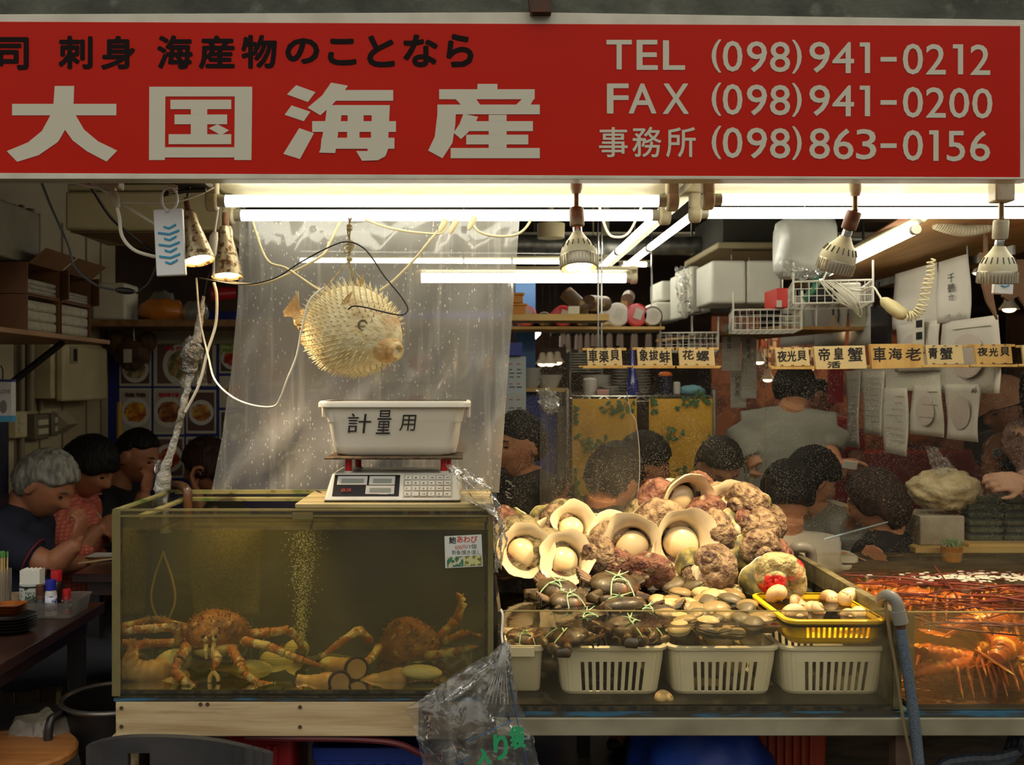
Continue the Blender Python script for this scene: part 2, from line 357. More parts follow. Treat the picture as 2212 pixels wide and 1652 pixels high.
t3 = [('事',1294,1356,88,153),('務',1366,1429,87,153),('所',1439,1503,88,153)]+n4+[('8',1748,1793,90,157),('6',1800,1844,91,158),('3',1849,1893,92,158),('-',1902,1937,123,133),('0',1950,1994,94,161),('1',2007,2027,95,161),('5',2045,2085,96,162),('6',2095,2139,96,162)]
for k, row in enumerate((t1, t2, t3)):
    m = MB()
    for ch, a, b, c, d in row:
        if ch == '(': m.build('lettering', lw, sgn, smooth=False, recalc=False); m = MB()
        if ch == '1':                              # a stem with a small flag, as the painted numeral has
            q = 93.3*k; quadp(m, [(b-11, c+q), (b, c+q), (b, d+q), (b-11, d+q)], SY-.0012, SY-.0001); quadp(m, [(a, c+q), (b-8, c+q), (b-8, c+9+q), (a, c+9+q)], SY-.0011, SY-.0001)
        else: textp(m, ch, (a, c+93.3*k, b, d+93.3*k), SY-.001, bold=.0012 if ch in 'TELFAX' else (.0 if ch == '-' else .0008))
    m.build('lettering', lw, sgn, smooth=False, recalc=False)['label'] = ('white telephone number line', 'white fax number line', 'white office number line')[k]
br = MB().box(P(1168, 8, 2.44), (.05, .03, .05)).tube([P(1145, 0, 2.43), P(1147, 22, 2.43), P(1149, 36, 2.43)], [.006, .005, .001], 6)
tag(br.build('metal_bracket', M('rusty_iron', rgb(70, 60, 52), .7, .5, col2=rgb(96, 62, 42), scale=30)), 'rusty iron bracket bolted to the concrete above the red sign', 'bracket')
# ================================================================ fluorescent lights
tube_em = light_mat('tube_glow', (1.0, .96, .80), TUBE_L); capm = M('tube_cap', rgb(170, 166, 150), .4, .3); fixm = M('fixture_enamel', rgb(196, 186, 152), .5, col2=rgb(180, 170, 134), scale=14)
sockm = M('white_plastic_socket', rgb(196, 186, 158), .5, col2=rgb(176, 164, 132), scale=30)
def tube_light(nm, label, ends, base=None, sockets=True, r=.016, group=None, mat=None):
    """ends: list of (a, b) tube axes; base: box (x0,x1,y0,y1,z0,z1) or prism vertices"""
    a0 = ends[0][0]; t = thing(nm, label, 'light', ((a0[0]+ends[0][1][0])/2, (a0[1]+ends[0][1][1])/2, a0[2]+.05), group)
    if base: base.build('housing', fixm, t, bevel=.004)
    for a, b in ends:
        a = Vector(a); b = Vector(b); d = (b-a).normalized()
        tb = MB().cyl(a+d*.022, b-d*.022, r, seg=16).build('tube', mat or tube_em, t)
        MB().cyl(a, a+d*.022, r*1.01, seg=16).build('end_cap', capm, tb); MB().cyl(b-d*.022, b, r*1.01, seg=16).build('end_cap', capm, tb)
        if sockets:
            for e, s in ((a, -1), (b, 1)):
                c = e+d*(.014*s)
                q = MB().tube([c-d*.016+Vector((0, 0, -.002)), c+d*.016+Vector((0, 0, -.002))], [.026, .026], 14, up=Vector((0, 0, 1)))
                q.box(c+Vector((0, 0, .032)), (.032 if abs(d.x) > .5 else .036, .036 if abs(d.x) > .5 else .032, .05)); q.build('socket', sockm, t, bevel=.006)
    return t
YA, YB = 2.69, 2.87; za, zb = PZ(434, YA), PZ(465, YB)
tube_light('fluorescent_light', 'long white two tube light under the sign above the hanging pufferfish', [((PX(470, YA), YA, za), (PX(1440, YA), YA, za)), ((PX(505, YB), YB, zb), (PX(1425, YB), YB, zb))],
           MB().bb(PX(452, YA), PX(1462, YA), 2.58, 2.93, za+.052, za+.075), group=None)
za2, zb2 = PZ(431, YA), PZ(460, YB)
tube_light('fluorescent_light', 'long white two tube light under the sign above the shell pile', [((PX(1540, YA), YA, za2), (PX(2520, YA), YA, za2)), ((PX(1512, YB), YB, zb2), (PX(2430, YB), YB, zb2))],
           MB().bb(PX(1505, YA), PX(2540, YA), 2.58, 2.93, za2+.052, za2+.075))
zc = 2.10
tube_light('fluorescent_light', 'double row of bare tubes running back from the front lights', [((.655, 3.38, zc), (.655, 4.52, zc)), ((.615, 4.54, zc), (.60, 5.5, zc))][:1]+[((.78, 3.30, zc), (.775, 4.40, zc)), ((.655, 4.54, zc), (.66, 5.68, zc)), ((.775, 4.42, zc), (.78, 5.56, zc))],
           MB().bb(.695, .74, 3.25, 5.75, zc+.03, zc+.06).bb(.70, .735, 3.5, 3.54, zc+.06, 2.795).bb(.70, .735, 5.4, 5.44, zc+.06, 2.795), sockets=False, r=.015)
tube_light('fluorescent_light', 'bright tube light hung across the aisle behind the plastic sheet', [((PX(900, 4.6), 4.6, PZ(600, 4.6)), (PX(1362, 4.6), 4.6, PZ(600, 4.6)))], MB().bb(PX(880, 4.6), PX(1375, 4.6), 4.56, 4.72, PZ(585, 4.6), PZ(577, 4.6)).bb(PX(1000, 4.6), PX(1003, 4.6), 4.62, 4.63, PZ(577, 4.6), 2.795), r=.022)
tube_light('fluorescent_light', 'thin tube light far back above the styrofoam stack', [((PX(1338, 5.6), 5.6, PZ(570, 5.6)), (PX(1405, 5.6), 5.6, PZ(572, 5.6)))], MB().bb(PX(1335, 5.6), PX(1408, 5.6), 5.59, 5.62, PZ(566, 5.6), PZ(562, 5.6)).bb(PX(1370, 5.6), PX(1373, 5.6), 5.6, 5.61, PZ(562, 5.6), 2.795), r=.012, sockets=False)
tube_light('fluorescent_light', 'long thin tube light far back crossing behind the front bulb', [((PX(640, 5.4), 5.4, PZ(562, 5.4)), (PX(1300, 5.4), 5.4, PZ(566, 5.4)))], MB().bb(PX(636, 5.4), PX(1304, 5.4), 5.39, 5.42, PZ(558, 5.4), PZ(552, 5.4)).bb(PX(1280, 5.4), PX(1283, 5.4), 5.4, 5.41, PZ(552, 5.4), 2.795), r=.011, sockets=False)
tube_light('fluorescent_light', 'small double tube light deep in the market under the shelf', [((PX(1147, 7), 7, PZ(733, 7)), (PX(1163, 7.4), 7.4, PZ(718, 7.4)))], MB().bb(PX(1154, 7.2), PX(1156, 7.2), 7.19, 7.21, PZ(722, 7.2), 2.795), r=.02, sockets=False)
n1 = Vector((1.278, 2.9, 1.949)); n2 = Vector((1.405, 4.15, 1.935))
tube_light('fluorescent_light', 'slim tube light fixed along the edge of the wooden shelf', [(n1, n2)], MB().tube([n1+Vector((.012, -.02, .036)), n2+Vector((.012, .02, .036))], [.022, .022], 4), r=.014, sockets=False)
# ================================================================ the king crab tank
TX0, TX1, TY0, TY1, TZ0, TZ1, TW = -.863, .050, 2.42, 2.87, .7545, 1.202, 1.152
glass = clear('tank_glass', (.96, .96, .88), haze=.03, gloss=.012, rough=.03, dcol=(.75, .66, .40), smudge=.05, bscale=5)
edge_m = clear('acrylic_edge', (.9, .88, .7), haze=.62, gloss=.05, rough=.2, dcol=rgb(176, 162, 112), smudge=.2, bscale=20)
algae = M('algae_rim', rgb(150, 140, 88), .5, col2=rgb(84, 104, 36), scale=9, lo=.5, hi=.62, col3=rgb(80, 66, 36), scale3=16)
seal = M('black_sealant', rgb(34, 30, 20), .6, col2=rgb(70, 60, 36), scale=50)
tank = thing('glass_tank', 'big glass tank of olive water holding king crabs on the wooden stand', 'fish tank', ((TX0+TX1)/2, TY0, TZ0))
MB().bb(TX0, TX1, TY0, TY0+.008, TZ0, TZ1-.004).build('front_pane', glass, tank)
MB().bb(TX0, TX1, TY1-.008, TY1, TZ0, TZ1-.004).build('back_pane', glass, tank)
for x in (TX0, TX1-.010): MB().bb(x, x+.010, TY0+.009, TY1-.009, TZ0, TZ1-.004).build('side_pane', glass, tank)
MB().bb(TX0+.012, TX1-.012, TY0+.010, TY1-.010, TZ0, TZ0+.012).build('bottom_pane', M('tank_floor', rgb(92, 86, 44), .5, col2=rgb(60, 58, 30), scale=8), tank)
for x, w in ((TX0-.001, .020), (TX1-.012, .013)): MB().bb(x, x+w, TY0-.002, TY0-.0005, TZ0, TZ1-.004).build('corner_strip', edge_m, tank)
MB().bb(TX0+.020, TX0+.0235, TY0-.0015, TY0-.0004, TZ0+.01, TW+.03).bb(TX1-.020, TX1-.016, TY0-.0015, TY0-.0004, TZ0+.01, TZ1-.03).bb(TX0+.02, TX1-.016, TY0-.0018, TY0-.0004, TZ0+.006, TZ0+.013).build('seal_line', seal, tank)
MB().bb(TX0, TX1, TY0-.001, TY0+.010, TZ1-.004, TZ1+.001).bb(TX0, TX1, TY0-.0025, TY0-.0005, TZ1-.018, TZ1-.013).build('front_rim', edge_m, tank)
MB().bb(TX0, TX0+.018, TY0+.011, TY1, TZ1-.004, TZ1+.001).bb(TX0+.040, TX0+.062, TY0+.011, TY1-.02, TZ1-.026, TZ1-.020).build('side_rim', algae, tank)
MB().bb(TX0+.02, TX1, TY1-.012, TY1, TZ1-.010, TZ1+.001).bb(TX0+.04, TX1-.02, TY1-.05, TY1-.012, TZ1-.026, TZ1-.018).build('back_rim', algae, tank)
MB().bb(TX0+.022, TX1-.014, TY0+.0083, TY0+.0090, TW, TZ1-.012).build('residue_band', clear('residue_film', (.95, .9, .75), haze=.16, gloss=.01, dcol=rgb(190, 170, 110), smudge=.3, bscale=6), tank)
MB().bb(PX(632, TY0), PX(676, TY0), TY0-.004, TY0-.0012, PZ(1121, TY0), PZ(1106, TY0)).build('rim_clip', edge_m, tank)
MB().bb(TX0+.016, TX1-.016, TY0-.003, TY0+.012, TZ0-.003, TZ0).build('tank_underlay', seal, tank)
wat = clear('tank_water', (1, 1, 1), haze=.0, gloss=.0, rough=.02, fres=1.2, vol=((.66, .56, .13), .85, (.70, .66, .10), 2.6))
w = MB().bb(TX0+.0115, TX1-.0115, TY0+.0095, TY1-.0095, TZ0+.013, TW).build('tank_water', wat, smooth=False)
tag(w, 'murky olive water filling the king crab tank', 'water', kind='stuff')
# ---- wooden stand
wood = M('bare_plank', rgb(196, 172, 130), .7, col2=rgb(168, 140, 98), scale=3, stretch=(1, 1, 14), col3=rgb(110, 78, 46), scale3=2.2, lo3=.62, hi3=.76, bump=.05, bscale=12)
woodd = M('stained_plank', rgb(96, 80, 58), .8, col2=rgb(44, 36, 26), scale=5, stretch=(1, 1, 6))
screw = M('rusty_screw', rgb(62, 44, 30), .6, .6)
stand = thing('wooden_stand', 'rough wooden stand with nailed planks under the king crab tank', 'stand', ((TX0+TX1)/2, TY0, 0))
MB().bb(TX0+.008, PX(905, TY0), TY0-.004, TY0+.022, .658, .742).build('front_plank', wood, stand, bevel=.003)
MB().bb(PX(906, TY0), PX(1072, TY0), TY0-.004, TY0+.022, .650, .742).build('front_plank', woodd, stand, bevel=.003)['label'] = 'dark stained plank'
MB().bb(TX0, PX(1072, TY0), TY0+.0225, TY1, .700, .742).build('stand_top', woodd, stand)
blue_l = M('blue_edging', rgb(44, 92, 116), .7, col2=rgb(52, 48, 36), scale=9, lo=.38, hi=.50, stretch=(1, 1, 8))
MB().bb(TX0+.004, PX(1072, TY0), TY0-.004, TY1, .7425, .7505).build('edging_strip', blue_l, stand)
MB().bb(TX0-.004, PX(283, TY0), TY0-.010, TY0+.06, FZ, .657).build('stand_leg', wood, stand, bevel=.003)
MB().bb(-.02, .05, TY0+.03, TY0+.09, FZ, .70).build('stand_leg', woodd, stand, bevel=.003)
for x in (TX0+.02, -.03): MB().bb(x, x+.06, TY1-.07, TY1-.01, FZ, .70).build('stand_leg', woodd, stand, bevel=.003)
for u, v in ((262, 1529), (433, 1521), (448, 1521), (648, 1527), (648, 1570), (262, 1569)): MB().tube([P(u, v, TY0-.002), P(u, v, TY0-.0065)], [.0045, .0045], 10).build('screw', screw, stand)
# ---- king crabs
crab_m = M('crab_shell', rgb(186, 108, 44), .45, col2=rgb(232, 204, 144), scale=34, lo=.47, hi=.60, bump=.4, bscale=90, col3=rgb(104, 54, 26), scale3=18, lo3=.56, hi3=.68)
crab_b = M('crab_back', rgb(168, 100, 44), .5, col2=rgb(112, 62, 30), scale=26, col3=rgb(206, 160, 96), scale3=40, lo3=.6, hi3=.7, bump=.5, bscale=60)
crab_p = M('crab_belly', rgb(240, 214, 150), .45, col2=rgb(226, 178, 90), scale=18)
def spikes(mb, n, fn, L=(.005, .010), r=.0022, rng=RNG):
    for _ in range(n):
        p, d = fn(rng); l = rng.uniform(*L); mb.tube([p-d*.002, p+d*l*.5, p+d*l], [r, r*.55, .0002], 5)
def crab_leg(pts, r0, r1, parent, seed=0, mat=None, name='leg'):
    rng = random.Random(seed); pts = [Vector(p) for p in pts]; m = MB(); n = len(pts)-1
    for i in range(n):
        a, b = pts[i], pts[i+1]; ra = r0+(r1-r0)*i/n; rb = r0+(r1-r0)*(i+1)/n; d = (b-a)
        rr = [ra*.78, ra*1.02, ra*.9, ra*.84, rb*1.12, rb*.95]; tt = [0, .12, .4, .7, .93, 1]
        if i == n-1: rr = [ra*.8, ra, ra*.8, ra*.62, ra*.36, .001]
        m.tube([a+d*t for t in tt], rr, 9)
        x, y, _ = frame(d); k = max(5, int(d.length/.005))
        def fn(g):
            t = g.random(); an = g.uniform(-.6, 3.8); o = x*math.cos(an)+y*math.sin(an)
            return a+d*t+o*ra*.8, (o+d.normalized()*.3).normalized()
        spikes(m, k, fn, (.003, .008), .0019, rng)
    return m.build(name, mat or crab_m, parent, ang=60)
def king_crab(label, c, yaw, tilt, wid, legs, claws, seed, face=True):
    t = thing('king_crab', label, 'king crab', c, 'king crabs in the tank'); c = Vector(c); rng = random.Random(seed)
    Rm = Euler((tilt, 0, yaw)).to_matrix(); m = MB()
    def fn(p, d):
        k = 1+.10*math.cos(3*math.atan2(d.y, d.x))+.05*mnoise.noise(d*4+Vector((seed, 0, 0)))
        return Vector((p.x*k, p.y*k, p.z*(1.0 if d.z > 0 else .75)))
    m.ell(c, (wid*.5, wid*.46, wid*.34), Rm, 30, 18, fn)
    def sf(g):
        a = g.uniform(0, 6.283); z = g.uniform(-.1, 1); s = math.sqrt(max(0, 1-z*z)); d = Vector((s*math.cos(a), s*math.sin(a), z))
        return c+Rm @ fn(Vector((d.x*wid*.5, d.y*wid*.46, d.z*wid*.34)), d), Rm @ Vector((d.x, d.y, d.z+.3)).normalized()
    spikes(m, 110, sf, (.004, .011), .003, rng); m.build('carapace', crab_b, t, ang=60)
    b = MB().ell(c+Rm @ Vector((0, -wid*.10, -wid*.14)), (wid*.40, wid*.36, wid*.20), Rm, 20, 12); b.build('belly', crab_p, t)
    if face:
        f = MB()
        for sx in (-1, 1):
            f.tube([c+Rm @ Vector((sx*.010, -wid*.44, .0)), c+Rm @ Vector((sx*.009, -wid*.54, -.014)), c+Rm @ Vector((sx*.007, -wid*.55, -.034))], [.006, .005, .003], 8)
            f.ell(c+Rm @ Vector((sx*.012, -wid*.47, .012)), (.007, .008, .008), Rm, 8, 6)
        f.build('mouthparts', crab_p, t)
        for sx in (-1, 1): MB().tube([c+Rm @ Vector((sx*.014, -wid*.42, .018)), c+Rm @ Vector((sx*.016, -wid*.53, .022))], [.0035, .004], 8).build('eye_stalk', M('crab_eye', rgb(60, 34, 20), .2), t)
    for k, (pts, r0, r1) in enumerate(legs): crab_leg([P(*q) for q in pts], r0, r1, t, seed*31+k)
    for k, (pts, t1, t2) in enumerate(claws):
        o = crab_leg([P(*q) for q in pts], .0105, .012, t, seed*77+k, name='claw')
        e = P(*pts[-1]); f = MB()
        for tip in (t1, t2): f.tube(spline([e, e.lerp(P(*tip), .5)+Vector(((1 if tip is t2 else -1)*.004, 0, 0)), P(*tip)], 5), [.0055]*5+[.0055]*5+[.001], 8)
        f.build('pincer', crab_p, o)
    return t
Y1 = 2.60
king_crab('spiny orange king crab facing out, legs splayed across the front of the tank', P(465, 1366, Y1+.02), .08, .12, .166,
  [([(390, 1392, 2.60), (381, 1353, 2.53), (330, 1357, 2.49), (289, 1360, 2.47), (256, 1371, 2.46)], .0135, .009),
   ([(396, 1388, 2.62), (308, 1389, 2.58), (290, 1404, 2.54), (299, 1420, 2.52)], .012, .010),
   ([(408, 1392, 2.57), (388, 1426, 2.50), (376, 1448, 2.48), (394, 1468, 2.47), (428, 1489, 2.46)], .0165, .011),
   ([(498, 1400, 2.57), (519, 1434, 2.51), (528, 1455, 2.49), (557, 1476, 2.48), (620, 1486, 2.48)], .0145, .008),
   ([(520, 1383, 2.60), (583, 1397, 2.58), (616, 1411, 2.57), (654, 1426, 2.57), (698, 1440, 2.58)], .0135, .007),
   ([(516, 1370, 2.63), (583, 1366, 2.63), (624, 1360, 2.64), (646, 1383, 2.65), (656, 1412, 2.66)], .0135, .009),
   ([(410, 1360, 2.68), (345, 1340, 2.71), (300, 1342, 2.73), (262, 1346, 2.74)], .014, .012)],
  [([(462, 1396, 2.56), (470, 1424, 2.51), (461, 1450, 2.49)], (453, 1476, 2.485), (472, 1473, 2.485))], 3)
king_crab('dull orange king crab tilted up at the back of the tank beside the geoducks', P(880, 1388, 2.72), -.35, .55, .165,
  [([(800, 1385, 2.68), (775, 1360, 2.64), (736, 1387, 2.63), (692, 1420, 2.62)], .0135, .009),
   ([(920, 1418, 2.66), (985, 1408, 2.62), (1030, 1396, 2.60)], .0135, .010),
   ([(940, 1392, 2.72), (1004, 1368, 2.72), (1044, 1376, 2.72)], .012, .010),
   ([(945, 1380, 2.78), (985, 1340, 2.79), (1000, 1300, 2.80), (986, 1280, 2.80)], .014, .012),
   ([(820, 1395, 2.66), (800, 1425, 2.61), (770, 1437, 2.59)], .012, .009)], [], 8, face=False)
# ---- geoducks and abalone lying on the tank floor
siph = M('geoduck_skin', rgb(226, 182, 118), .4, col2=rgb(206, 150, 84), scale=9, sss=.1, bump=.15, bscale=40, stretch=(1, 1, 1), col3=rgb(180, 140, 100), scale3=5)
valve = M('geoduck_valve', rgb(236, 216, 150), .45, col2=rgb(214, 186, 104), scale=4, stretch=(2, 2, 24), bump=.25, bscale=10)
cutm = M('cut_face', rgb(214, 168, 108), .4, col2=rgb(190, 140, 90), scale=12); dkr = M('dark_skin_ring', rgb(58, 40, 28), .7)
def geoduck(label, neck, rad, shell=None, cut=None):
    t = thing('geoduck', label, 'geoduck', neck[0] if neck else shell[0][0], 'geoducks in the tank')
    if neck:
        s = spline(neck, 6); n = len(s); rr = [rad[0]+(rad[1]-rad[0])*i/(n-1) for i in range(n)]
        m = MB(); m.tube(s, [r*(1+.05*math.sin(i*1.9)) for i, r in enumerate(rr)], 16); m.ell(s[-1], (rad[1],)*3, None, 14, 8)
        if not cut: m.ell(s[0], (rad[0],)*3, None, 14, 8)
        m.build('siphon', siph, t)
    for c, dims, rot in (shell or []):
        def fn(p, d): return p*(1+.015*math.sin(28*d.x))
        MB().ell(c, dims, rot, 28, 20, fn).build('valve', valve, t)
    if cut:
        c, d, r = cut; x, y, d = frame(d); m = MB(); m.tube([c, c+d*.004], [r*.9, r*.84], 24); m.build('cut_end', cutm, t)
        g = MB(); g.tube([c-d*.006, c-d*.002, c+d*.003, c+d*.004], [r, r*1.07, r*1.02, r*.86], 24, cap=False); g.build('skin_ring', dkr, t, solid=.001)
    return t
G = lambda u, v, y: P(u, v, y)
geoduck('curved cream geoduck propped against the end glass of the tank', [G(264, 1384, 2.51), G(268, 1412, 2.51), G(284, 1440, 2.51), G(312, 1452, 2.52), G(348, 1447, 2.54)], (.022, .031), [(G(372, 1432, 2.56), (.052, .030, .034), (0, -.35, 0))])
geoduck('pale geoduck lying lengthways behind the legs of the crab facing out', [G(462, 1462, 2.60), G(520, 1458, 2.60)], (.022, .024), [(G(545, 1452, 2.60), (.058, .030, .032), (0, .05, 0))])
geoduck('orange geoduck with a large cut end facing out, lowest of the heap', [G(640, 1466, 2.50), G(670, 1474, 2.50), G(712, 1474, 2.475)], (.012, .025), None, (G(734, 1473, 2.452), (.25, -1, .05), .0265))
geoduck('yellow geoduck with a dark ringed cut end standing over the lowest one', [G(722, 1436, 2.58), G(745, 1440, 2.55), G(762, 1442, 2.53)], (.020, .024), [(G(716, 1434, 2.62), (.030, .02, .02), (0, .2, 0))], (G(770, 1444, 2.51), (.3, -1, .1), .029))
geoduck('long orange geoduck with two pale open valves near the corner of the tank', [G(778, 1474, 2.52), G(822, 1470, 2.51), G(862, 1462, 2.51)], (.016, .024), [(G(910, 1452, 2.50), (.052, .026, .0185), (0, .05, 0)), (G(896, 1482, 2.50), (.030, .022, .0085), (0, -.02, 0))])
geoduck('brown geoduck neck lying low beside the curved cream geoduck', [G(345, 1484, 2.50), G(372, 1474, 2.51), G(396, 1462, 2.53)], (.014, .018))
geoduck('ridged yellow geoduck behind the standing crab legs near the bubbles', None, None, [(G(600, 1430, 2.68), (.048, .03, .03), (0, .3, 0)), (G(640, 1404, 2.72), (.035, .028, .03), (0, -.3, 0))])
t = thing('abalone', 'dark abalone with gold mottling flat on the tank floor under a claw', 'abalone', G(488, 1488, 2.48))
MB().ell(G(488, 1488, 2.48), (.036, .026, .011), None, 30, 14, lambda p, d: p*(1+.08*mnoise.noise(d*6))).build('shell', M('abalone_shell', rgb(60, 52, 34), .5, col2=rgb(214, 176, 90), scale=60, lo=.5, hi=.58, bump=.5, bscale=50), t)
for k in range(5): MB().ell(G(478+k*6, 1484+k, 2.48)+Vector((0, -.024, .004)), (.0022, .0015, .0022), None, 8, 6).build('breathing_hole', dkr, t)
# ---- bubbles, pipe, sack seen through the water
m = MB(); rg = random.Random(5)
for i in range(1500):
    f = rg.random(); c = P(657-6*f, 1150+245*f, 2.66); rr = .010+.036*(1-f)
    m.ell(c+Vector((rg.gauss(0, rr*.5), rg.gauss(0, rr*.5), 0)), (rg.uniform(.0007, .0017),)*3, None, 5, 4)
tag(m.build('air_bubbles', M('bubble', rgb(250, 240, 190), .2, spec=.8), recalc=False), 'column of fine air bubbles rising in the tank', 'bubbles', kind='stuff')
o = MB().tube(spline([G(652, 1412, 2.66), G(668, 1424, 2.67), G(720, 1418, 2.70), G(800, 1434, 2.74)], 6), .008, 10).ell(G(650, 1408, 2.66), (.016, .016, .012), None, 12, 8).build('air_stone', M('grey_airstone', rgb(110, 104, 80), .8))
tag(o, 'grey air stone and hose at the foot of the bubble column', 'air stone')
o = MB().tube(sp([(352, 1190, 2.78), (372, 1250, 2.78), (378, 1300, 2.78), (358, 1350, 2.78), (340, 1385, 2.78)], 6), .0032, 8).tube(sp([(352, 1190, 2.78), (336, 1260, 2.79), (334, 1330, 2.79), (340, 1385, 2.78)], 6), .002, 8).build('air_hose', M('tan_hose', rgb(206, 170, 90), .5))
tag(o, 'thin tan hose looped down inside the king crab tank', 'hose')
sack = M('mesh_sack', rgb(120, 100, 48), .8, col2=rgb(84, 68, 30), scale=160, lo=.45, hi=.55)
m = MB()
def sk(a, b):
    u = 400+170*a*(1-.18*b)+20*b; v = 1140+190*b; return P(u, v, 2.83-.035*math.sin(math.pi*a)*math.sin(math.pi*min(1, b+.2))-.004*math.sin(9*a+5*b))
m.grid(sk, 24, 24); tag(m.build('mesh_bag', sack, solid=.003), 'tan dotted mesh bag hanging inside the back of the tank', 'bag')
blk = M('wet_black_pipe', rgb(48, 40, 34), .25, col2=rgb(110, 70, 40), scale=12)
o = MB().tube(sp([(345, 1062, 2.86), (362, 1050, 2.85), (386, 1048, 2.83), (402, 1056, 2.80), (406, 1078, 2.79), (405, 1150, 2.79)], 6), .0125, 14).build('elbow_pipe', blk)
tag(o, 'wet black elbow pipe hooked over the back corner of the tank', 'pipe')
# ---- price card on the glass
c = thing('price_card', 'small white abalone price card with photos stuck on the tank glass', 'price card', P(1000, 1227, TY0-.003))
YC = TY0-.0042
def cq(mb, pts, y=YC, d=.0006): mb.prism([(PX(u, y), PZ(v, y)) for u, v in pts], y, y+d)
m = MB(); cq(m, [(960, 1158), (1040, 1154), (1043, 1223), (962, 1227)]); m.build('card', M('laminated_paper', rgb(206, 208, 196), .35), c, smooth=False)
rd = M('red_ink', rgb(196, 60, 50), .5); ik = M('black_ink', rgb(30, 26, 24), .6)
m = MB(); textp(m, '鮑', (970, 1159, 985, 1174), YC-.0004, bold=.0003); textp(m, '/1個', (1008, 1175, 1029, 1185), YC-.0004); textp(m, '刺身/焼き/蒸し', (976, 1188, 1038, 1198), YC-.0004); m.build('lettering', ik, c, smooth=False, recalc=False)
m = MB(); textp(m, 'あわび', (987, 1157, 1031, 1172), YC-.0004, bold=.0003); textp(m, '600円', (983, 1177, 1007, 1187), YC-.0004); m.build('lettering', rd, c, smooth=False, recalc=False)
m = MB(); cq(m, [(965, 1203), (1001, 1201), (1001, 1223), (966, 1225)], YC-.0006); m.build('photo', M('card_photo_green', rgb(60, 110, 80), .4, col2=rgb(200, 190, 160), scale=90, lo=.5, hi=.56), c, smooth=False)
m = MB(); cq(m, [(1003, 1201), (1040, 1199), (1041, 1221), (1003, 1223)], YC-.0006); m.build('photo', M('card_photo_yellow', rgb(196, 190, 130), .4, col2=rgb(110, 110, 50), scale=80, lo=.5, hi=.56), c, smooth=False)
# ================================================================ scale, basin
sb = thing('scale_board', 'pale plank laid across the tank under the weighing scale', 'board', P(870, 1092, 2.60))
MB().bb(PX(640, 2.45), TX1+.002, TY0+.012, TY0+.30, TZ1+.0012, TZ1+.0125).build('plank', M('wet_plank', rgb(190, 172, 120), .5, col2=rgb(150, 130, 84), scale=4, stretch=(1, 8, 8)), sb, bevel=.002)
scb = M('scale_body', rgb(206, 202, 188), .4, col2=rgb(188, 182, 164), scale=10, col3=rgb(158, 120, 70), scale3=5, lo3=.66, hi3=.74); sblack = M('display_black', rgb(22, 18, 18), .25)
YS = 2.455
sc_ = thing('weighing_scale', 'grey electronic weighing scale with keypad on the tank top', 'scale', P(850, 1090, YS))
zb_, zt = TZ1+.0165, PZ(1020, YS+.09)
xl, xr = PX(698, YS), PX(996, YS)
y0, y1 = YS, YS+.07
m = MB(); m.add([(xl, y0, zb_), (xr, y0, zb_), (xr-.004, y1, zt), (xl+.012, y1, zt), (xl, YS+.26, zb_), (xr, YS+.26, zb_), (xr-.004, YS+.26, zt), (xl+.012, YS+.26, zt)], [(0, 1, 2, 3), (5, 4, 7, 6), (3, 2, 6, 7), (4, 5, 1, 0), (4, 0, 3, 7), (1, 5, 6, 2)])
m.build('scale_body', scb, sc_, bevel=.006, seg=3)
MB().bb(xl+.002, xr-.002, y0+.004, YS+.25, zb_-.0035, zb_-.0005).build('base_plate', seal, sc_)
fd = Vector((0, y1-y0, zt-zb_)).normalized(); fn_ = Vector((0, -fd.z, fd.y)); fl = (Vector((0, y1, zt))-Vector((0, y0, zb_))).length
def sp_(u, w, h=.0008): return Vector((xl+(xr-xl)*u, y0, zb_))+fd*(w*fl)+fn_*h          # u, w in 0..1 on the sloping front
def panel(mb, u0, u1, w0, w1, h=.0008, t=.001):
    a = [sp_(u0, w0, h), sp_(u1, w0, h), sp_(u1, w1, h), sp_(u0, w1, h)]; mb.add([p-fn_*t for p in a]+a, [(4, 5, 6, 7), (0, 1, 5, 4), (1, 2, 6, 5), (2, 3, 7, 6), (3, 0, 4, 7)])
m = MB(); panel(m, .06, .545, .16, .92, .0012); dp = m.build('display_panel', sblack, sc_, smooth=False)
lcd = M('lcd_grey', rgb(120, 124, 112), .3); bez = M('lcd_bezel', rgb(176, 170, 160), .4)
for a, b, c0, d in ((.085, .305, .55, .86), (.32, .51, .55, .86), (.30, .51, .22, .52)):
    m = MB(); panel(m, a, b, c0, d, .0026, .0015); q = m.build('display_bezel', bez, sc_, smooth=False)
    m = MB(); panel(m, a+.03, b-.025, c0+.06, d-.10, .0036, .0012); m.build('display_window', lcd, q, smooth=False)
m = MB(); panel(m, .575, .935, .12, .93, .0012); m.build('keypad', M('keypad_grey', rgb(176, 168, 150), .5, col2=rgb(150, 130, 100), scale=30), sc_, smooth=False)
km = M('key_cap', rgb(196, 190, 176), .4)
for r_ in range(4):
    for c_ in range(6):
        a = .585+c_*.058; b = .15+r_*.195; m = MB(); panel(m, a, a+.046, b, b+.14, .0034, .0024); m.build('key', km, sc_, smooth=False)
Rs = Matrix(((1, 0, 0), (0, -fn_.y, fd.y), (0, -fn_.z, fd.z)))
def stext(mb, s, u, w, wid, hei, bold=0):
    vs, fs = text_geo(s); o = sp_(u, w, .0046); mb.add([o+Vector((p[0]*wid, 0, 0))+fd*(p[1]*hei) for p in vs], fs)
m = MB()
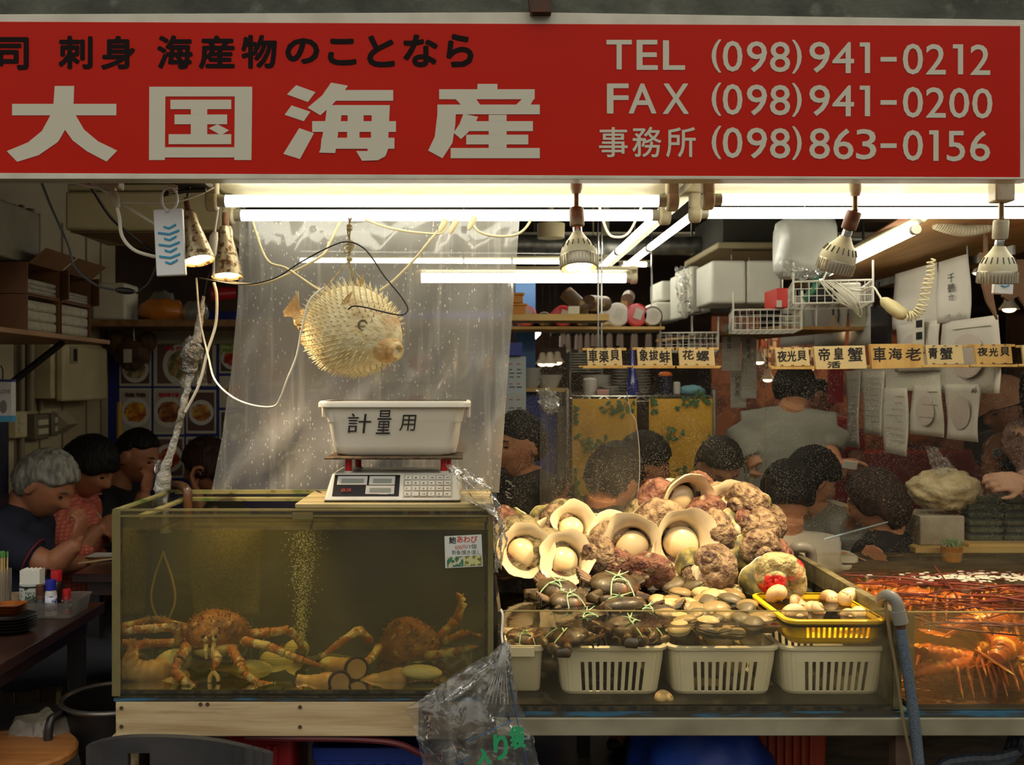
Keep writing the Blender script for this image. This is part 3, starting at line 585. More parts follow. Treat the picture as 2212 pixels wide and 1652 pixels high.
for r_, row in enumerate((('0', '.', 'CE', 'T', 'Z', 'M'), ('1', '2', '3', 'C', 'M1', 'M5'), ('4', '5', '6', '+', 'M2', 'M6'), ('7', '8', '9', 'MR', 'M3', 'M7'))):
    for c_, ch in enumerate(row): stext(m, ch, .598+c_*.058, .175+r_*.195, {'1': .0015, '.': .0014}.get(ch, .0055 if len(ch) < 2 else .0085), .0014 if ch == '.' else .0055)
m.build('lettering', ik, sc_, smooth=False, recalc=False)
m = MB(); stext(m, '直流', .12, .28, .026, .011); m.build('lettering', M('red_print', rgb(170, 30, 30), .5), sc_, smooth=False, recalc=False)
m = MB(); stext(m, 'YW-999', .40, .171, .022, .0034); m.build('lettering', bez, sc_, smooth=False, recalc=False)
redp = M('red_plastic', rgb(206, 36, 34), .35)
for u, yy in ((753, YS+.09), (774, YS+.21), (959, YS+.09), (968, YS+.21)):
    x = PX(u, yy); MB().cyl((x, yy, zt-.001), (x, yy, PZ(990, YS+.09)), .0085).build('pan_post', redp, sc_); MB().cyl((x, yy, zt-.001), (x, yy, zt+.004), .013, .011).build('post_collar', scb, sc_)
zp = PZ(990, YS+.09)
MB().bb(PX(706, YS+.1), PX(1000, YS+.1), YS+.05, YS+.26, zp, zp+.0055).build('pan', M('rusty_pan', rgb(110, 90, 62), .7, .3, col2=rgb(60, 44, 30), scale=40, lo=.4, hi=.6, bump=.4, bscale=60), sc_, bevel=.002)
o = MB().tube(sp([(698, 1070, YS+.2), (684, 1062, 2.72), (672, 1078, 2.72), (676, 1092, 2.74)], 6), .004, 8).build('power_cord', M('black_rubber', rgb(24, 22, 20), .5)); tag(o, 'short black cord running out behind the weighing scale', 'cord')
wp = M('white_basin_plastic', rgb(238, 232, 216), .38, spec=.4, col2=rgb(228, 216, 190), scale=3, sss=.05)
def rrect(w, d, r, n=6):
    out = []
    for cx, cy_, a0 in ((w/2-r, d/2-r, 0), (-w/2+r, d/2-r, 90), (-w/2+r, -d/2+r, 180), (w/2-r, -d/2+r, 270)):
        for k in range(n+1): a = R(a0+90*k/n); out.append((cx+r*math.cos(a), cy_+r*math.sin(a)))
    return out
def rbox_shell(mb, levels, c=(0, 0, 0), close=True, n=6):
    """levels: (width, depth, corner radius, z) rings skinned together; first ring capped"""
    rings = [[Vector((c[0]+x, c[1]+y, c[2]+z)) for x, y in rrect(w, d, r, n)] for w, d, r, z in levels]; k = len(rings[0]); vs = [p for q in rings for p in q]; fs = []
    for i in range(len(rings)-1):
        for j in range(k): fs.append((i*k+j, i*k+(j+1) % k, (i+1)*k+(j+1) % k, (i+1)*k+j))
    if close: fs.append(tuple(reversed(range(k)))); fs.append(tuple((len(rings)-1)*k+j for j in range(k)))
    return mb.add(vs, fs)
bx = (PX(692, 2.53)+PX(1008, 2.53))/2; bw = PX(1006, 2.53)-PX(694, 2.53); zt_ = PZ(869, 2.53); z0_ = zp+.0065; H = zt_-z0_; byc = 2.53+.13; bd = .235
bas = thing('plastic_basin', 'white plastic basin with handwritten characters sitting on the scale pan', 'basin', (bx, byc, z0_))
m = MB(); rbox_shell(m, [(bw*.80, bd*.78, .03, 0), (bw*.855, bd*.84, .035, .006), (bw*.885, bd*.88, .035, .025), (bw*.93, bd*.95, .03, H*.62), (bw*.945, bd*.955, .03, H*.63), (bw, bd, .028, H*.97), (bw, bd, .028, H), (bw-.008, bd-.008, .026, H), (bw*.92, bd*.93, .028, H*.6), (bw*.86, bd*.84, .03, .02), (bw*.8, bd*.78, .03, .008)], (bx, byc, z0_)); m.build('basin_body', wp, bas)
m = MB(); rbox_shell(m, [(bw+.002, bd+.002, .030, H-.012), (bw+.026, bd+.022, .036, H-.012), (bw+.026, bd+.022, .036, H-.002), (bw+.018, bd+.016, .034, H+.003), (bw+.002, bd+.002, .030, H+.003)], (bx, byc, z0_), close=False); m.build('basin_rim', wp, bas)
for sx in (-1, 1): MB().box((bx+sx*(bw/2+.006), byc, z0_+H-.026), (.012, .09, .032)).build('grip', wp, bas, bevel=.004)
m = MB(); ym = byc-bd*.475-.004
sl = Matrix.Translation((0, 0, 0))
tb = (byc-bd/2+.002); 
def mk(p):                                      # lay the writing on the sloping side
    f = (p.z-z0_)/H; return Vector((p.x, byc-(bd*(.88+.12*f))/2-.0028, p.z))
for ch, a, b, c0, d in (('計', 749, 800, 893, 936), ('量', 813, 844, 886, 938), ('用', 863, 897, 896, 931)):
    q = MB(); textp(q, ch, (a, c0, b, d), 2.53, shear=.12); q.v = [mk(p) for p in q.v]; m.add(q.v, q.f)
m.build('handwriting', ik, bas, smooth=False, recalc=False)
# ================================================================ the shellfish tray
SX0, SX1, SY0, SY1, SZ0, SZ1 = .062, 1.030, 2.42, 3.27, .722, .957
tglass = clear('tray_glass', (.97, .95, .88), haze=.025, gloss=.012, rough=.03, dcol=(.8, .68, .42), smudge=.06, bscale=6, fres=1.08)
grimy = M('grimy_ledge', rgb(110, 104, 84), .7, col2=rgb(66, 62, 48), scale=14, col3=rgb(160, 154, 132), scale3=30)
tray = thing('shellfish_tank', 'long low acrylic tank holding white baskets of clams and crabs', 'fish tank', ((SX0+SX1)/2, SY0, SZ0))
MB().bb(SX0, SX1-.02, SY0, SY0+.008, SZ0, SZ1).build('front_pane', tglass, tray)
MB().bb(SX0, SX0+.008, SY0+.009, SY1-.011, SZ0, SZ1).build('side_pane', tglass, tray)
wallm = M('tank_wall_grey', rgb(112, 104, 74), .45, col2=rgb(70, 62, 40), scale=8, stretch=(1, 3, 3), bump=.1)
MB().add([(SX1-.022, SY0, SZ0), (SX1, SY0, SZ0), (SX1+.03, SY1, SZ0), (SX1+.008, SY1, SZ0), (SX1-.022, SY0, SZ1), (SX1, SY0, SZ1), (SX1+.03, SY1, SZ1), (SX1+.008, SY1, SZ1)], [(0, 1, 2, 3), (4, 7, 6, 5), (0, 4, 5, 1), (1, 5, 6, 2), (2, 6, 7, 3), (3, 7, 4, 0)]).build('side_wall', wallm, tray)
MB().bb(SX0, SX1+.005, SY1-.01, SY1, SZ0, SZ1-.01).build('back_pane', tglass, tray)
MB().bb(SX0+.009, SX1-.023, SY0+.009, SY1-.011, SZ0, SZ0+.01).build('bottom_pane', M('tray_floor', rgb(34, 29, 20), .5, col2=rgb(22, 19, 14), scale=10), tray)
MB().bb(SX0, SX1-.02, SY0-.0012, SY0+.0092, SZ1, SZ1+.0015).build('front_rim', edge_m, tray)
MB().bb(SX0, SX1-.02, SY0-.003, SY0-.0008, SZ0-.003, SZ0+.008).build('seal_line', seal, tray)
TWZ = .917
twat = clear('tray_water', (1, .985, .92), haze=0, gloss=.0, rough=.03, fres=1.33, bump=.03, bscale=14)
w = MB().bb(SX0+.009, SX1-.024, SY0+.0095, SY1-.0125, TWZ-.0006, TWZ).build('tray_water', twat, smooth=False)
tag(w, 'clear yellowish water in the tank of white baskets', 'water', kind='stuff')
# ---- table
tbl = thing('display_table', 'long steel edged table carrying the shellfish and lobster tanks', 'table', (1.2, 2.42, 0))
ledge = M('painted_steel', rgb(150, 144, 118), .55, .2, col2=rgb(118, 110, 86), scale=5, col3=rgb(110, 76, 44), scale3=8, lo3=.64, hi3=.72, bump=.05)
MB().bb(.058, 2.6, 2.405, 2.43, .663, .706).build('front_ledge', ledge, tbl, bevel=.003)
MB().bb(.058, 2.6, 2.431, 3.32, .69, .706).build('table_top', woodd, tbl)
MB().bb(.058, 2.6, 2.412, 3.30, .7065, .7185).build('edging_strip', blue_l, tbl)
for x, y in ((1.045, 2.44), (2.5, 2.44), (1.045, 3.26), (2.5, 3.26), (.10, 3.26)): MB().bb(x-.02, x+.02, y-.0, y+.04, FZ, .689).build('table_leg', M('brown_steel', rgb(110, 84, 66), .6, col2=rgb(80, 60, 46), scale=8), tbl)
# ---- white slotted baskets
bkm = M('white_basket_plastic', rgb(244, 240, 222), .42, col2=rgb(236, 228, 200), scale=3, sss=.05)
def basket(label, x0, x1, y0, dep, ztop, h, mat, nm='slotted_basket', slots=9, su=(.20, .82), sv=(.12, .72), feet=True, group='white slotted baskets'):
    w = x1-x0; c = (x0+x1)/2; cy0 = y0+dep/2; z0 = ztop-h
    t = thing(nm, label, 'basket', (c, cy0, z0-(.012 if feet else 0)), group)
    k = .84
    def wall(a, n=10):                      # profile: half-extent factor at height fraction a
        return k+(1-k)*min(1, (a/.25))**.5*.55+(1-k)*.45*a
    # front and back with slots: build a ring of wall strips, leaving the slots open
    zs = [0, .04, .12, sv[0], sv[1], .86, 1.0]
    nx = slots*2-1; sw = (su[1]-su[0])/nx
    us = [0.0, .015, .04, .075, .115, .15]+[su[0]+i*sw for i in range(nx+1)]+[.885, .925, .96, .985, 1.0]
    m = MB()
    def pt(side, u, a, inset):
        f = wall(a); W_ = (w/2)*f-inset; D_ = (dep/2)*f-inset; rr = .028
        if side in 'fb':
            x = -W_+2*W_*u; cut = max(0, rr-min(u, 1-u)*2*W_); y = D_-(rr-math.sqrt(max(0, rr*rr-cut*cut)))
            return Vector((c+(x if side == 'f' else -x), cy0+(-y if side == 'f' else y), z0+a*h))
        y = -D_+rr*.0+2*D_*u; cut = max(0, rr-min(u, 1-u)*2*D_); x = W_-(rr-math.sqrt(max(0, rr*rr-cut*cut)))
        return Vector((c+(x if side == 'r' else -x), cy0+(y if side == 'r' else -y), z0+a*h))
    for side in 'fbrl':
        for i in range(len(us)-1):
            for j in range(len(zs)-1):
                slot = side in 'fb' and 6 <= i < 6+nx and i % 2 == 0 and zs[j] >= sv[0]-1e-6 and zs[j+1] <= sv[1]+1e-6
                if slot: continue
                o = [pt(side, us[i], zs[j], 0), pt(side, us[i+1], zs[j], 0), pt(side, us[i+1], zs[j+1], 0), pt(side, us[i], zs[j+1], 0)]
                m.add(o, [(0, 1, 2, 3)])
    fb = MB(); rbox_shell(m, [(w*wall(0)-.004, dep*wall(0)-.004, .02, 0), (w*wall(0)-.006, dep*wall(0)-.006, .02, .003)], (c, cy0, z0))
    fb.build('basket_floor', mat, t); body = m.build('basket_body', mat, t, solid=.003, smooth=False)
    r_ = MB(); rbox_shell(r_, [(w-.004, dep-.004, .03, h-.006), (w+.016, dep+.016, .034, h-.006), (w+.018, dep+.018, .034, h+.001), (w+.010, dep+.010, .032, h+.004), (w-.002, dep-.002, .03, h+.004)], (c, cy0, z0), close=False); r_.build('basket_rim', mat, t)
    if feet:
        for sx in (-1, 1):
            for yy in (y0+dep*.12, y0+dep*.88): MB().box((c+sx*w*.31, yy, z0-.006), (.024, .02, .012)).build('basket_foot', mat, t, bevel=.002)
    return t
ZB = PZ(1396, 2.5)
for u0, u1, lab in ((1203, 1438, 'white slotted basket full of dark mud crabs'), (1446, 1680, 'white slotted basket of clams between two other white slotted baskets'), (1687, 1919, 'white slotted basket under the small yellow basket')):
    basket(lab, PX(u0+3, 2.5), PX(u1-3, 2.5), 2.5-.01, .40, ZB, .128, bkm)
yel = M('yellow_plastic', rgb(250, 206, 16), .38, col2=rgb(238, 186, 10), scale=4, sss=.05)
yx0, yx1 = PX(1702, 2.46), PX(1908, 2.46)
basket('small yellow basket of sea snails perched on a white slotted basket', yx0, yx1, 2.452, .31, .927, .060, yel, 'yellow_basket', 14, (.12, .92), (.30, .75), False, None)
nb = thing('plastic_pail', 'narrow white plastic pail in the corner of the shellfish tank', 'pail', (PX(1125, 2.5), 2.62, SZ0+.011))
m = MB(); a0, a1 = PX(1092, 2.49), PX(1176, 2.49); nc, nw = (a0+a1)/2, a1-a0; nh = PZ(1394, 2.49)-SZ0-.012
rbox_shell(m, [(nw*.80, .26, .016, 0), (nw*.84, .27, .018, .006), (nw*.93, .32, .018, nh*.88), (nw, .335, .018, nh*.885), (nw, .34, .018, nh), (nw-.008, .332, .015, nh), (nw*.9, .31, .015, nh*.86), (nw*.78, .24, .014, .01)], (nc, 2.49+.17, SZ0+.0115)); m.build('pail_body', bkm, nb)
MB().bb(nc-nw*.42, nc+nw*.24, 2.484, 2.4868, SZ0+.011+nh*.80, SZ0+.011+nh*.98).build('paper_label', M('white_label', rgb(232, 224, 200), .6), nb)
crate = thing('black_crate', 'black crate under the heap of turban shells, in the tank', 'crate', (.5, 3.1, SZ0+.0105))
cm_ = M('black_crate_plastic', rgb(34, 30, 26), .5)
m = MB(); m.bb(SX0+.05, SX1-.09, 2.93, 3.24, .885, .905)
for x in (SX0+.055, .35, .62, SX1-.11): m.bb(x, x+.015, 2.932, 3.238, SZ0+.0105, .8845)
m.build('crate_body', cm_, crate)
# ================================================================ turban shells
shell_m = M('turban_outside', rgb(168, 142, 108), .6, col2=rgb(100, 74, 54), scale=30, lo=.42, hi=.6, det=6, bump=.9, bscale=70, col3=rgb(74, 48, 42), scale3=18, lo3=.54, hi3=.66, spec=.5)
shell_r = M('turban_outside_rust', rgb(140, 96, 74), .6, col2=rgb(88, 46, 40), scale=24, lo=.44, hi=.6, det=6, bump=.9, bscale=60, col3=rgb(176, 156, 118), scale3=22, lo3=.58, hi3=.7)
shell_g = M('turban_outside_green', rgb(154, 138, 98), .6, col2=rgb(88, 76, 46), scale=24, lo=.44, hi=.6, det=6, bump=.9, bscale=60, col3=rgb(84, 40, 36), scale3=20, lo3=.58, hi3=.7)
nacre = M('pearly_lip', rgb(236, 218, 180), .22, spec=.6, col2=rgb(226, 194, 136), scale=5, lo=.5, hi=.8, sss=.08, coat=.3)
operc = M('operculum', rgb(232, 206, 158), .25, spec=.6, col2=rgb(216, 168, 104), scale=7, lo=.5, hi=.75, coat=.3)
lipdark = M('green_black_lip', rgb(66, 62, 36), .5, col2=rgb(150, 140, 80), scale=30)
def turban(seed, A=.062):
    """body coil, pearly flared lip, operculum. Local: aperture centre at the origin, facing -Y; A = aperture tube radius."""
    T = 2*math.pi*2.6; k = .125; nt, ns = 84, 34; rg = random.Random(seed)
    ph = rg.uniform(0, 100)
    def centre(t):
        s = math.exp(k*(t-T)); return Vector((.86*A*s*math.cos(t), .86*A*s*math.sin(t), 1.9*A*(1-s))), s
    def ring(t, r, wob=1):
        c, s = centre(t); rad = Vector((math.cos(t), math.sin(t), 0)); up = Vector((0, 0, 1)); out = []
        for j in range(ns):
            a = 2*math.pi*j/ns; d = rad*math.cos(a)+up*math.sin(a)
            n = mnoise.noise(Vector((math.cos(t)*2.2*s+ph, math.sin(t)*2.2*s, a*1.3)))*.14+mnoise.noise(Vector((math.cos(t)*6*s, math.sin(t)*6*s+ph, math.cos(a)*3+2*math.sin(a))))*.10
            kn = .10*max(0, math.sin(t*4.2))*max(0, math.cos(a-.9))**3+.07*max(0, math.sin(t*4.2+1))*max(0, math.cos(a+.4))**4
            out.append(c+d*(r*s*A*(1+wob*(n+kn))))
        return out
    vs = []; fs = []; ts = [T*(i/nt)**.7 for i in range(nt+1)]
    for t in ts: vs += ring(t, 1.08)
    for i in range(nt):
        for j in range(ns): j2 = (j+1) % ns; fs.append((i*ns+j, i*ns+j2, (i+1)*ns+j2, (i+1)*ns+j))
    # frame of the aperture
    c, _ = centre(T); tan = Vector((-math.sin(T), math.cos(T), 0)); rad = Vector((math.cos(T), math.sin(T), 0)); up = Vector((0, 0, 1))
    nv = (tan*.52-up*.76+rad*.38).normalized(); xa = (rad-nv*rad.dot(nv)).normalized()      # the mouth opens obliquely, down and out
    Mx = Matrix((xa, -nv, xa.cross(nv))).to_3x3()
    tr = lambda p: Mx @ (p-c)
    loc_ = [tr(p) for p in vs]; i0 = next(i for i, t in enumerate(ts) if t > T-1.3)
    for q in loc_[i0*ns:]: q.y = max(q.y, .010)                       # the mouth is cut flat
    body = MB().add(loc_, fs); edge = loc_[-ns:]
    # the lip: flares out, rolls over, runs inside
    lip = MB(); L = []
    wav = [1+.10*mnoise.noise(Vector((math.cos(2*math.pi*j/ns)*1.6, math.sin(2*math.pi*j/ns)*1.6, ph)))+.16*max(0, math.cos(2*math.pi*j/ns+1.9))**5+.12*max(0, math.cos(2*math.pi*j/ns-1.1))**6+.03*math.sin(5*2*math.pi*j/ns+ph)+.02*math.sin(9*2*math.pi*j/ns) for j in range(ns)]
    def ringl(r, y): return [Vector((A*r*w*math.cos(2*math.pi*j/ns), y, A*r*w*math.sin(2*math.pi*j/ns))) for j, w in enumerate(wav)]
    def ringr(r, y): return [Vector((A*r*math.cos(2*math.pi*j/ns), y, A*r*math.sin(2*math.pi*j/ns))) for j in range(ns)]
    prof = [[p*1.0+Vector((0, .010, 0)) for p in edge], ringl(1.16, -.004), ringl(1.25, -.012), ringl(1.24, -.017), ringl(1.15, -.014), [a.lerp(b, .5) for a, b in zip(ringl(1.0, -.006), ringr(1.0, -.006))], ringr(.86, .006), ringr(.78, .022), ringr(.74, .05), ringr(.60, .085)]
    for q in prof: L += q
    F = []
    for i in range(len(prof)-1):
        for j in range(ns): j2 = (j+1) % ns; F.append((i*ns+j, i*ns+j2, (i+1)*ns+j2, (i+1)*ns+j))
    F.append(tuple((len(prof)-1)*ns+j for j in range(ns))); lip.add(L, F); lip.mi = [1 if k_ < ns*2 else 0 for k_ in range(len(F))]
    op = MB().ell((A*rg.uniform(-.08, .08), .030, A*rg.uniform(-.1, .05)), (A*.70, A*.40, A*rg.uniform(.64, .72)), None, 24, 14)
    return body, lip, op
SHELLS = []
for i, (sm, a) in enumerate(((shell_m, .062), (shell_r, .060), (shell_g, .061), (shell_m, .058))):
    t = thing('turban_shell', 'x', 'turban shell', (0, 0, 0), 'turban shells heaped on the tank'); b, l, o = turban(i*3+1, a)
    b.build('spiral_shell', sm, t, ang=180); l.build('pearly_lip', [nacre, lipdark], t, ang=75)['label'] = 'cream pearly lip'; o.build('operculum', operc, t, ang=180)['label'] = 'smooth cream round trapdoor'
    SHELLS.append(t)
# each: aperture (or middle) at (u, v) and depth, yaw, pitch, roll in degrees, size, kind, label
SH = [
 (1478, 1172, 2.93, 10, 10, 20, 1.36, 0, 'large turban shell with wide cream mouth and big round operculum, centre of the heap'),
 (1364, 1180, 2.92, -12, 8, -30, 1.32, 3, 'large turban shell with amber tinted operculum and pointed lower lip'),
 (1222, 1204, 2.91, 4, 24, 10, 1.12, 2, 'turban shell tipped up with green fringed lip, second in the front row'),
 (1136, 1190, 2.92, 14, 22, 60, 1.16, 2, 'turban shell with cream mouth at the plastic draped end of the heap'),
 (1482, 1086, 3.06, 22, -14, -55, 1.32, 1, 'turban shell lying across the top of the heap, wide mouth slanting up'),
 (1412, 1134, 3.02, -10, 18, 10, .98, 2, 'smaller turban shell with yellow operculum behind the two largest ones'),
 (1238, 1134, 3.02, 6, 26, 0, 1.02, 3, 'turban shell standing behind the front row with a narrow dark opening'),
 (1326, 1148, 3.06, 16, 44, 0, .98, 1, 'turban shell face up between two larger ones, dark under the lip'),
 (1572, 1092, 3.06, -24, 20, 0, 1.0, 0, 'turban shell at the far side of the heap top showing a round pale operculum'),
 (1194, 1158, 3.02, 20, 40, 30, .86, 2, 'turban shell mouth up behind the green fringed one'),
 (1122, 1142, 3.10, 120, 20, 40, .92, 1, 'reddish turban shell back behind the plastic draped end of the heap'),
 (1184, 1132, 3.14, 200, 10, 30, .90, 2, 'greenish turban shell with a knobbly pointed back turned up'),
 (1292, 1150, 3.16, 150, 30, 80, .90, 1, 'rust brown turban shell wedged low behind the amber one'),
 (1282, 1200, 2.99, 160, 12, 20, .82, 0, 'brown knobbly turban shell back beside the green fringed one'),
 (1320, 1240, 2.96, 190, -10, 70, .74, 1, 'deep red turban shell lying low under the amber one'),
 (1410, 1240, 2.94, 175, 10, 100, .84, 1, 'red brown turban shell back under the two largest ones'),
 (1508, 1236, 2.90, 185, -5, 10, .92, 0, 'grey brown turban shell base jutting under the largest one'),
 (1552, 1158, 3.04, 140, 10, 40, .92, 0, 'tan turban shell back rising beside the largest one'),
 (1520, 1120, 3.12, 200, 0, 120, .88, 1, 'reddish turban shell back under the topmost one'),
 (1612, 1094, 3.12, 160, 20, 60, .92, 0, 'pale mottled turban shell back at the top far side of the heap'),
 (1580, 1140, 3.05, 210, 10, 10, .82, 1, 'pink brown turban shell back below the pale mottled one'),
 (1630, 1166, 3.04, 150, -10, 30, .92, 0, 'tan turban shell with a dark crease on the far side of the heap'),
 (1604, 1200, 2.98, 230, 10, 80, .90, 0, 'brown turban shell with deep whorls low on the far side'),
 (1566, 1214, 3.02, 170, 20, 140, .80, 1, 'small dark turban shell low behind the grey brown base'),
 (1672, 1214, 3.02, 140, 0, 20, .82, 1, 'rough turban shell at the far foot of the heap by the tank wall'),
 (1634, 1136, 3.16, 175, 0, 10, .80, 0, 'small tan turban shell at the back far slope of the heap'),
 (1650, 1254, 2.84, 200, 15, 60, 1.0, 2, 'big yellow green turban shell splashed bright red, beside the yellow basket'),
 (1558, 1248, 2.92, 120, 0, 60, .74, 1, 'brown turban shell half hidden in front of the far slope'),
 (1488, 1064, 3.20, 180, 10, 30, .80, 1, 'turban shell back peeking over the top of the heap'),
 (1244, 1176, 3.18, 190, 0, 10, .86, 1, 'dark turban shell back in the shadow of the back row'),
 (1390, 1170, 3.18, 180, 0, 50, .86, 0, 'brown turban shell back deep in the middle of the heap'),
 (1470, 1150, 3.20, 150, 0, 80, .86, 0, 'tan turban shell back behind the largest one'),
]
used = [False]*4
for u, v, Y, ya, pi_, ro, s, kd, lab in SH:
    src = SHELLS[kd]; loc = P(u, v, Y); s = s*.93
    Rm = (Matrix.Rotation(R(ya), 3, 'Z') @ Matrix.Rotation(R(-pi_), 3, 'X') @ Matrix.Rotation(R(ro), 3, 'Y'))
    if not used[kd]: o = src; used[kd] = True
    else: o = copy_tree(src)
    o.location = loc; o.rotation_euler = Rm.to_euler(); o.scale = (s, s, s); o['label'] = lab
_s = next(o for o in bpy.data.objects if o.parent is None and 'splashed bright red' in o.get('label', '')); _b = next(c for c in _s.children if c.name.startswith('spiral')); _b.data = _b.data.copy()
_b.data.materials[0] = M('turban_outside_red', rgb(190, 176, 124), .6, col2=rgb(124, 108, 66), scale=24, lo=.44, hi=.6, det=6, bump=.9, bscale=60, col3=rgb(206, 24, 22), scale3=9, lo3=.53, hi3=.60)
# ================================================================ mud crabs, clams, snails
mudc = M('mud_crab_shell', rgb(88, 72, 46), .40, spec=.5, col2=rgb(50, 41, 28), scale=24, col3=rgb(122, 84, 50), scale3=14, coat=.12, bump=.15, bscale=60)
grn = M('green_twine', rgb(176, 206, 156), .6)
def mud_crab(seed):
    t = thing('mud_crab', 'x', 'mud crab', (0, 0, 0), 'tied mud crabs in the tank'); w = .12
    m = MB(); m.ell((0, 0, 0), (.062, .044, .024), None, 30, 16, lambda p, d: p*(1+.05*abs(math.sin(9*math.atan2(d.y, d.x)))*(1 if d.y < .2 else 0)))
    for i in range(9):
        a = R(200+i*17.5); d = Vector((math.cos(a), math.sin(a), 0)); m.tube([Vector((d.x*.058, d.y*.041, 0)), Vector((d.x*.066, d.y*.048, .001))], [.003, .0004], 5)
    m.build('carapace', mudc, t, ang=60)
    for sx in (-1, 1):
        c = MB(); c.tube([(sx*.045, -.03, -.006), (sx*.072, -.048, -.008), (sx*.058, -.066, -.004)], [.012, .014, .013], 10); c.ell((sx*.034, -.066, -.002), (.026, .013, .016), (0, 0, sx*.2), 14, 10)
        c.tube([(sx*.018, -.068, -.002), (sx*.004, -.070, .0)], [.008, .001], 8); c.build('claw', mudc, t)
        for k in range(4):
            a = .25-.35*k; l = MB(); p0 = Vector((sx*.052, .008+.009*k, -.008)); p1 = p0+Vector((sx*.028, .012+.004*k, .008)); p2 = p1+Vector((-sx*.006, .004, -.024))
            l.tube([p0, p1, p2], [.0065, .0055, .002], 7); l.build('leg', mudc, t)
    g = MB()
    for sx in (-1, 1): g.tube(spline([(sx*.03, -.078, -.004), (sx*.028, -.052, .014), (sx*.018, -.02, .0255), (sx*.002, .0, .027)], 5), .0018, 6)
    g.tube(spline([(-.02, -.022, .0255), (0, -.018, .029), (.022, -.024, .0255)], 4), .002, 6)
    for a in (-.03, .01, .03): g.tube([(0, -.004, .028), (a, .014-abs(a)*.2, .034)], [.0026, .0008], 5)
    g.build('twine', grn, t)['label'] = 'pale green twine'
    return t
mc = mud_crab(1); first = True
for u, v, Y, yaw, pt_, rl, s, lab in [
 (1328, 1262, 2.80, 10, 25, 5, 1.15, 'mud crab tied with pale green twine, uppermost in the heap of crabs'), (1205, 1272, 2.80, -30, 20, 10, 1.0, 'brown mud crab tied with twine behind the narrow pail'),
 (1226, 1296, 2.70, 25, 20, 0, .85, 'mud crab with a dark claw between the pail and the uppermost crab'), (1345, 1312, 2.66, 200, 20, 0, 1.1, 'mud crab with its toothed shell edge above the front rim'),
 (1220, 1374, 2.605, 0, 40, 0, 1.25, 'mud crab facing out just under water over the basket rim, twine on both claws'), (1360, 1372, 2.615, 30, 40, -15, 1.1, 'olive mud crab under water beside the one facing out'),
 (1405, 1372, 2.64, 80, 20, 20, .9, 'small mud crab wedged at the corner of the crab basket'), (1130, 1376, 2.60, 10, 20, 10, .72, 'small mud crab on top of the narrow pail'), (1265, 1340, 2.72, -160, 10, 0, 1.0, 'mud crab half sunk in the middle of the crab basket'),
 (1290, 1440, 2.67, 0, 10, 0, 1.1, 'mud crab seen through the slots of its basket')]:
    o = mc if first else copy_tree(mc); first = False
    o.location = P(u, v, Y); o.scale = (s,)*3; o['label'] = lab
    o.rotation_euler = (Matrix.Rotation(R(yaw), 3, 'Z') @ Matrix.Rotation(R(pt_), 3, 'X') @ Matrix.Rotation(R(rl), 3, 'Y')).to_euler()
clm = M('clam_shell', rgb(156, 132, 84), .4, col2=rgb(110, 90, 54), scale=3, stretch=(1, 1, 1), bump=.2, bscale=30); clm2 = M('clam_shell_grey', rgb(104, 92, 66), .45, col2=rgb(64, 54, 38), scale=6, bump=.2); clm3 = M('clam_shell_pale', rgb(200, 178, 128), .4, col2=rgb(170, 138, 84), scale=6)
def clam(mat):
    t = thing('clam', 'x', 'clam', (0, 0, 0))
    for s in (1, -1):
        def fn(p, d):
            rr = math.hypot(d.x, d.y+.5); k = 1+.018*math.sin(46*rr)
            y = p.y*(1-.18*(d.x*d.x)); return Vector((p.x*k, y*k, max(p.z*s, 0)*s if True else 0))
        MB().ell((0, 0, s*.0006), (.036, .029, .017), None, 28, 18, fn).build('valve', mat, t, ang=180)
    return t
CL = [clam(clm), clam(clm2), clam(clm3)]; cu = [False]*3
LASTC = [None]
rg = random.Random(21)
def put_clam(kd, u, v, Y, ang, s, label, group):
    o = CL[kd] if not cu[kd] else copy_tree(CL[kd]); cu[kd] = True; LASTC[0] = o
    o.location = P(u, v, Y); o.scale = (s,)*3; o.rotation_euler = tuple(R(a) for a in ang); o['label'] = label; o['group'] = group
for kd, u, v, Y, ang, s, lab in [
 (1, 1486, 1376, 2.53, (70, 25, 20), .95, 'dark banded clam standing on edge at the crab side of the clam basket'), (2, 1552, 1376, 2.54, (60, 0, -8), 1.1, 'broad pale clam standing on edge in the middle of the clam basket'), (2, 1618, 1384, 2.53, (50, 10, 10), .75, 'small round white clam near the yellow basket corner'),
 (0, 1452, 1296, 2.86, (10, 0, 10), .9, 'tan clam lying flat behind the water line near the crabs'), (0, 1488, 1304, 2.80, (8, 4, -12), 1.05, 'ridged tan clam lying flat in front of another'), (0, 1550, 1302, 2.84, (6, -6, 5), 1.1, 'long tan clam lying flat below the shell heap'), (2, 1570, 1290, 2.86, (20, 20, 30), .8, 'pale ribbed clam beside the yellow basket'),
 (0, 1400, 1290, 2.88, (12, 8, 40), 1.2, 'dark tan clam half under the uppermost mud crab'), (0, 1380, 1302, 2.80, (5, 0, 60), 1.0, 'olive clam beside the mud crab twine'), (1, 1530, 1262, 2.92, (30, 30, 10), .8, 'grey green clam at the foot of the shell heap'), (0, 1520, 1322, 2.68, (10, 10, -30), 1.1, 'clam under shallow water behind the front rim'), (0, 1590, 1330, 2.66, (10, -8, 30), 1.1, 'clam under shallow water touching the yellow basket'), (2, 1460, 1330, 2.66, (10, 4, 60), 1.0, 'pale clam under shallow water nearest the crabs'),
 (1, 1440, 1265, 2.90, (20, 10, -20), .9, 'brown clam crusted with growth below the shells'), (0, 1618, 1284, 2.90, (10, 0, 0), .9, 'tan clam behind the yellow basket rim')]:
    put_clam(kd, u, v, Y, ang, s, lab, None)
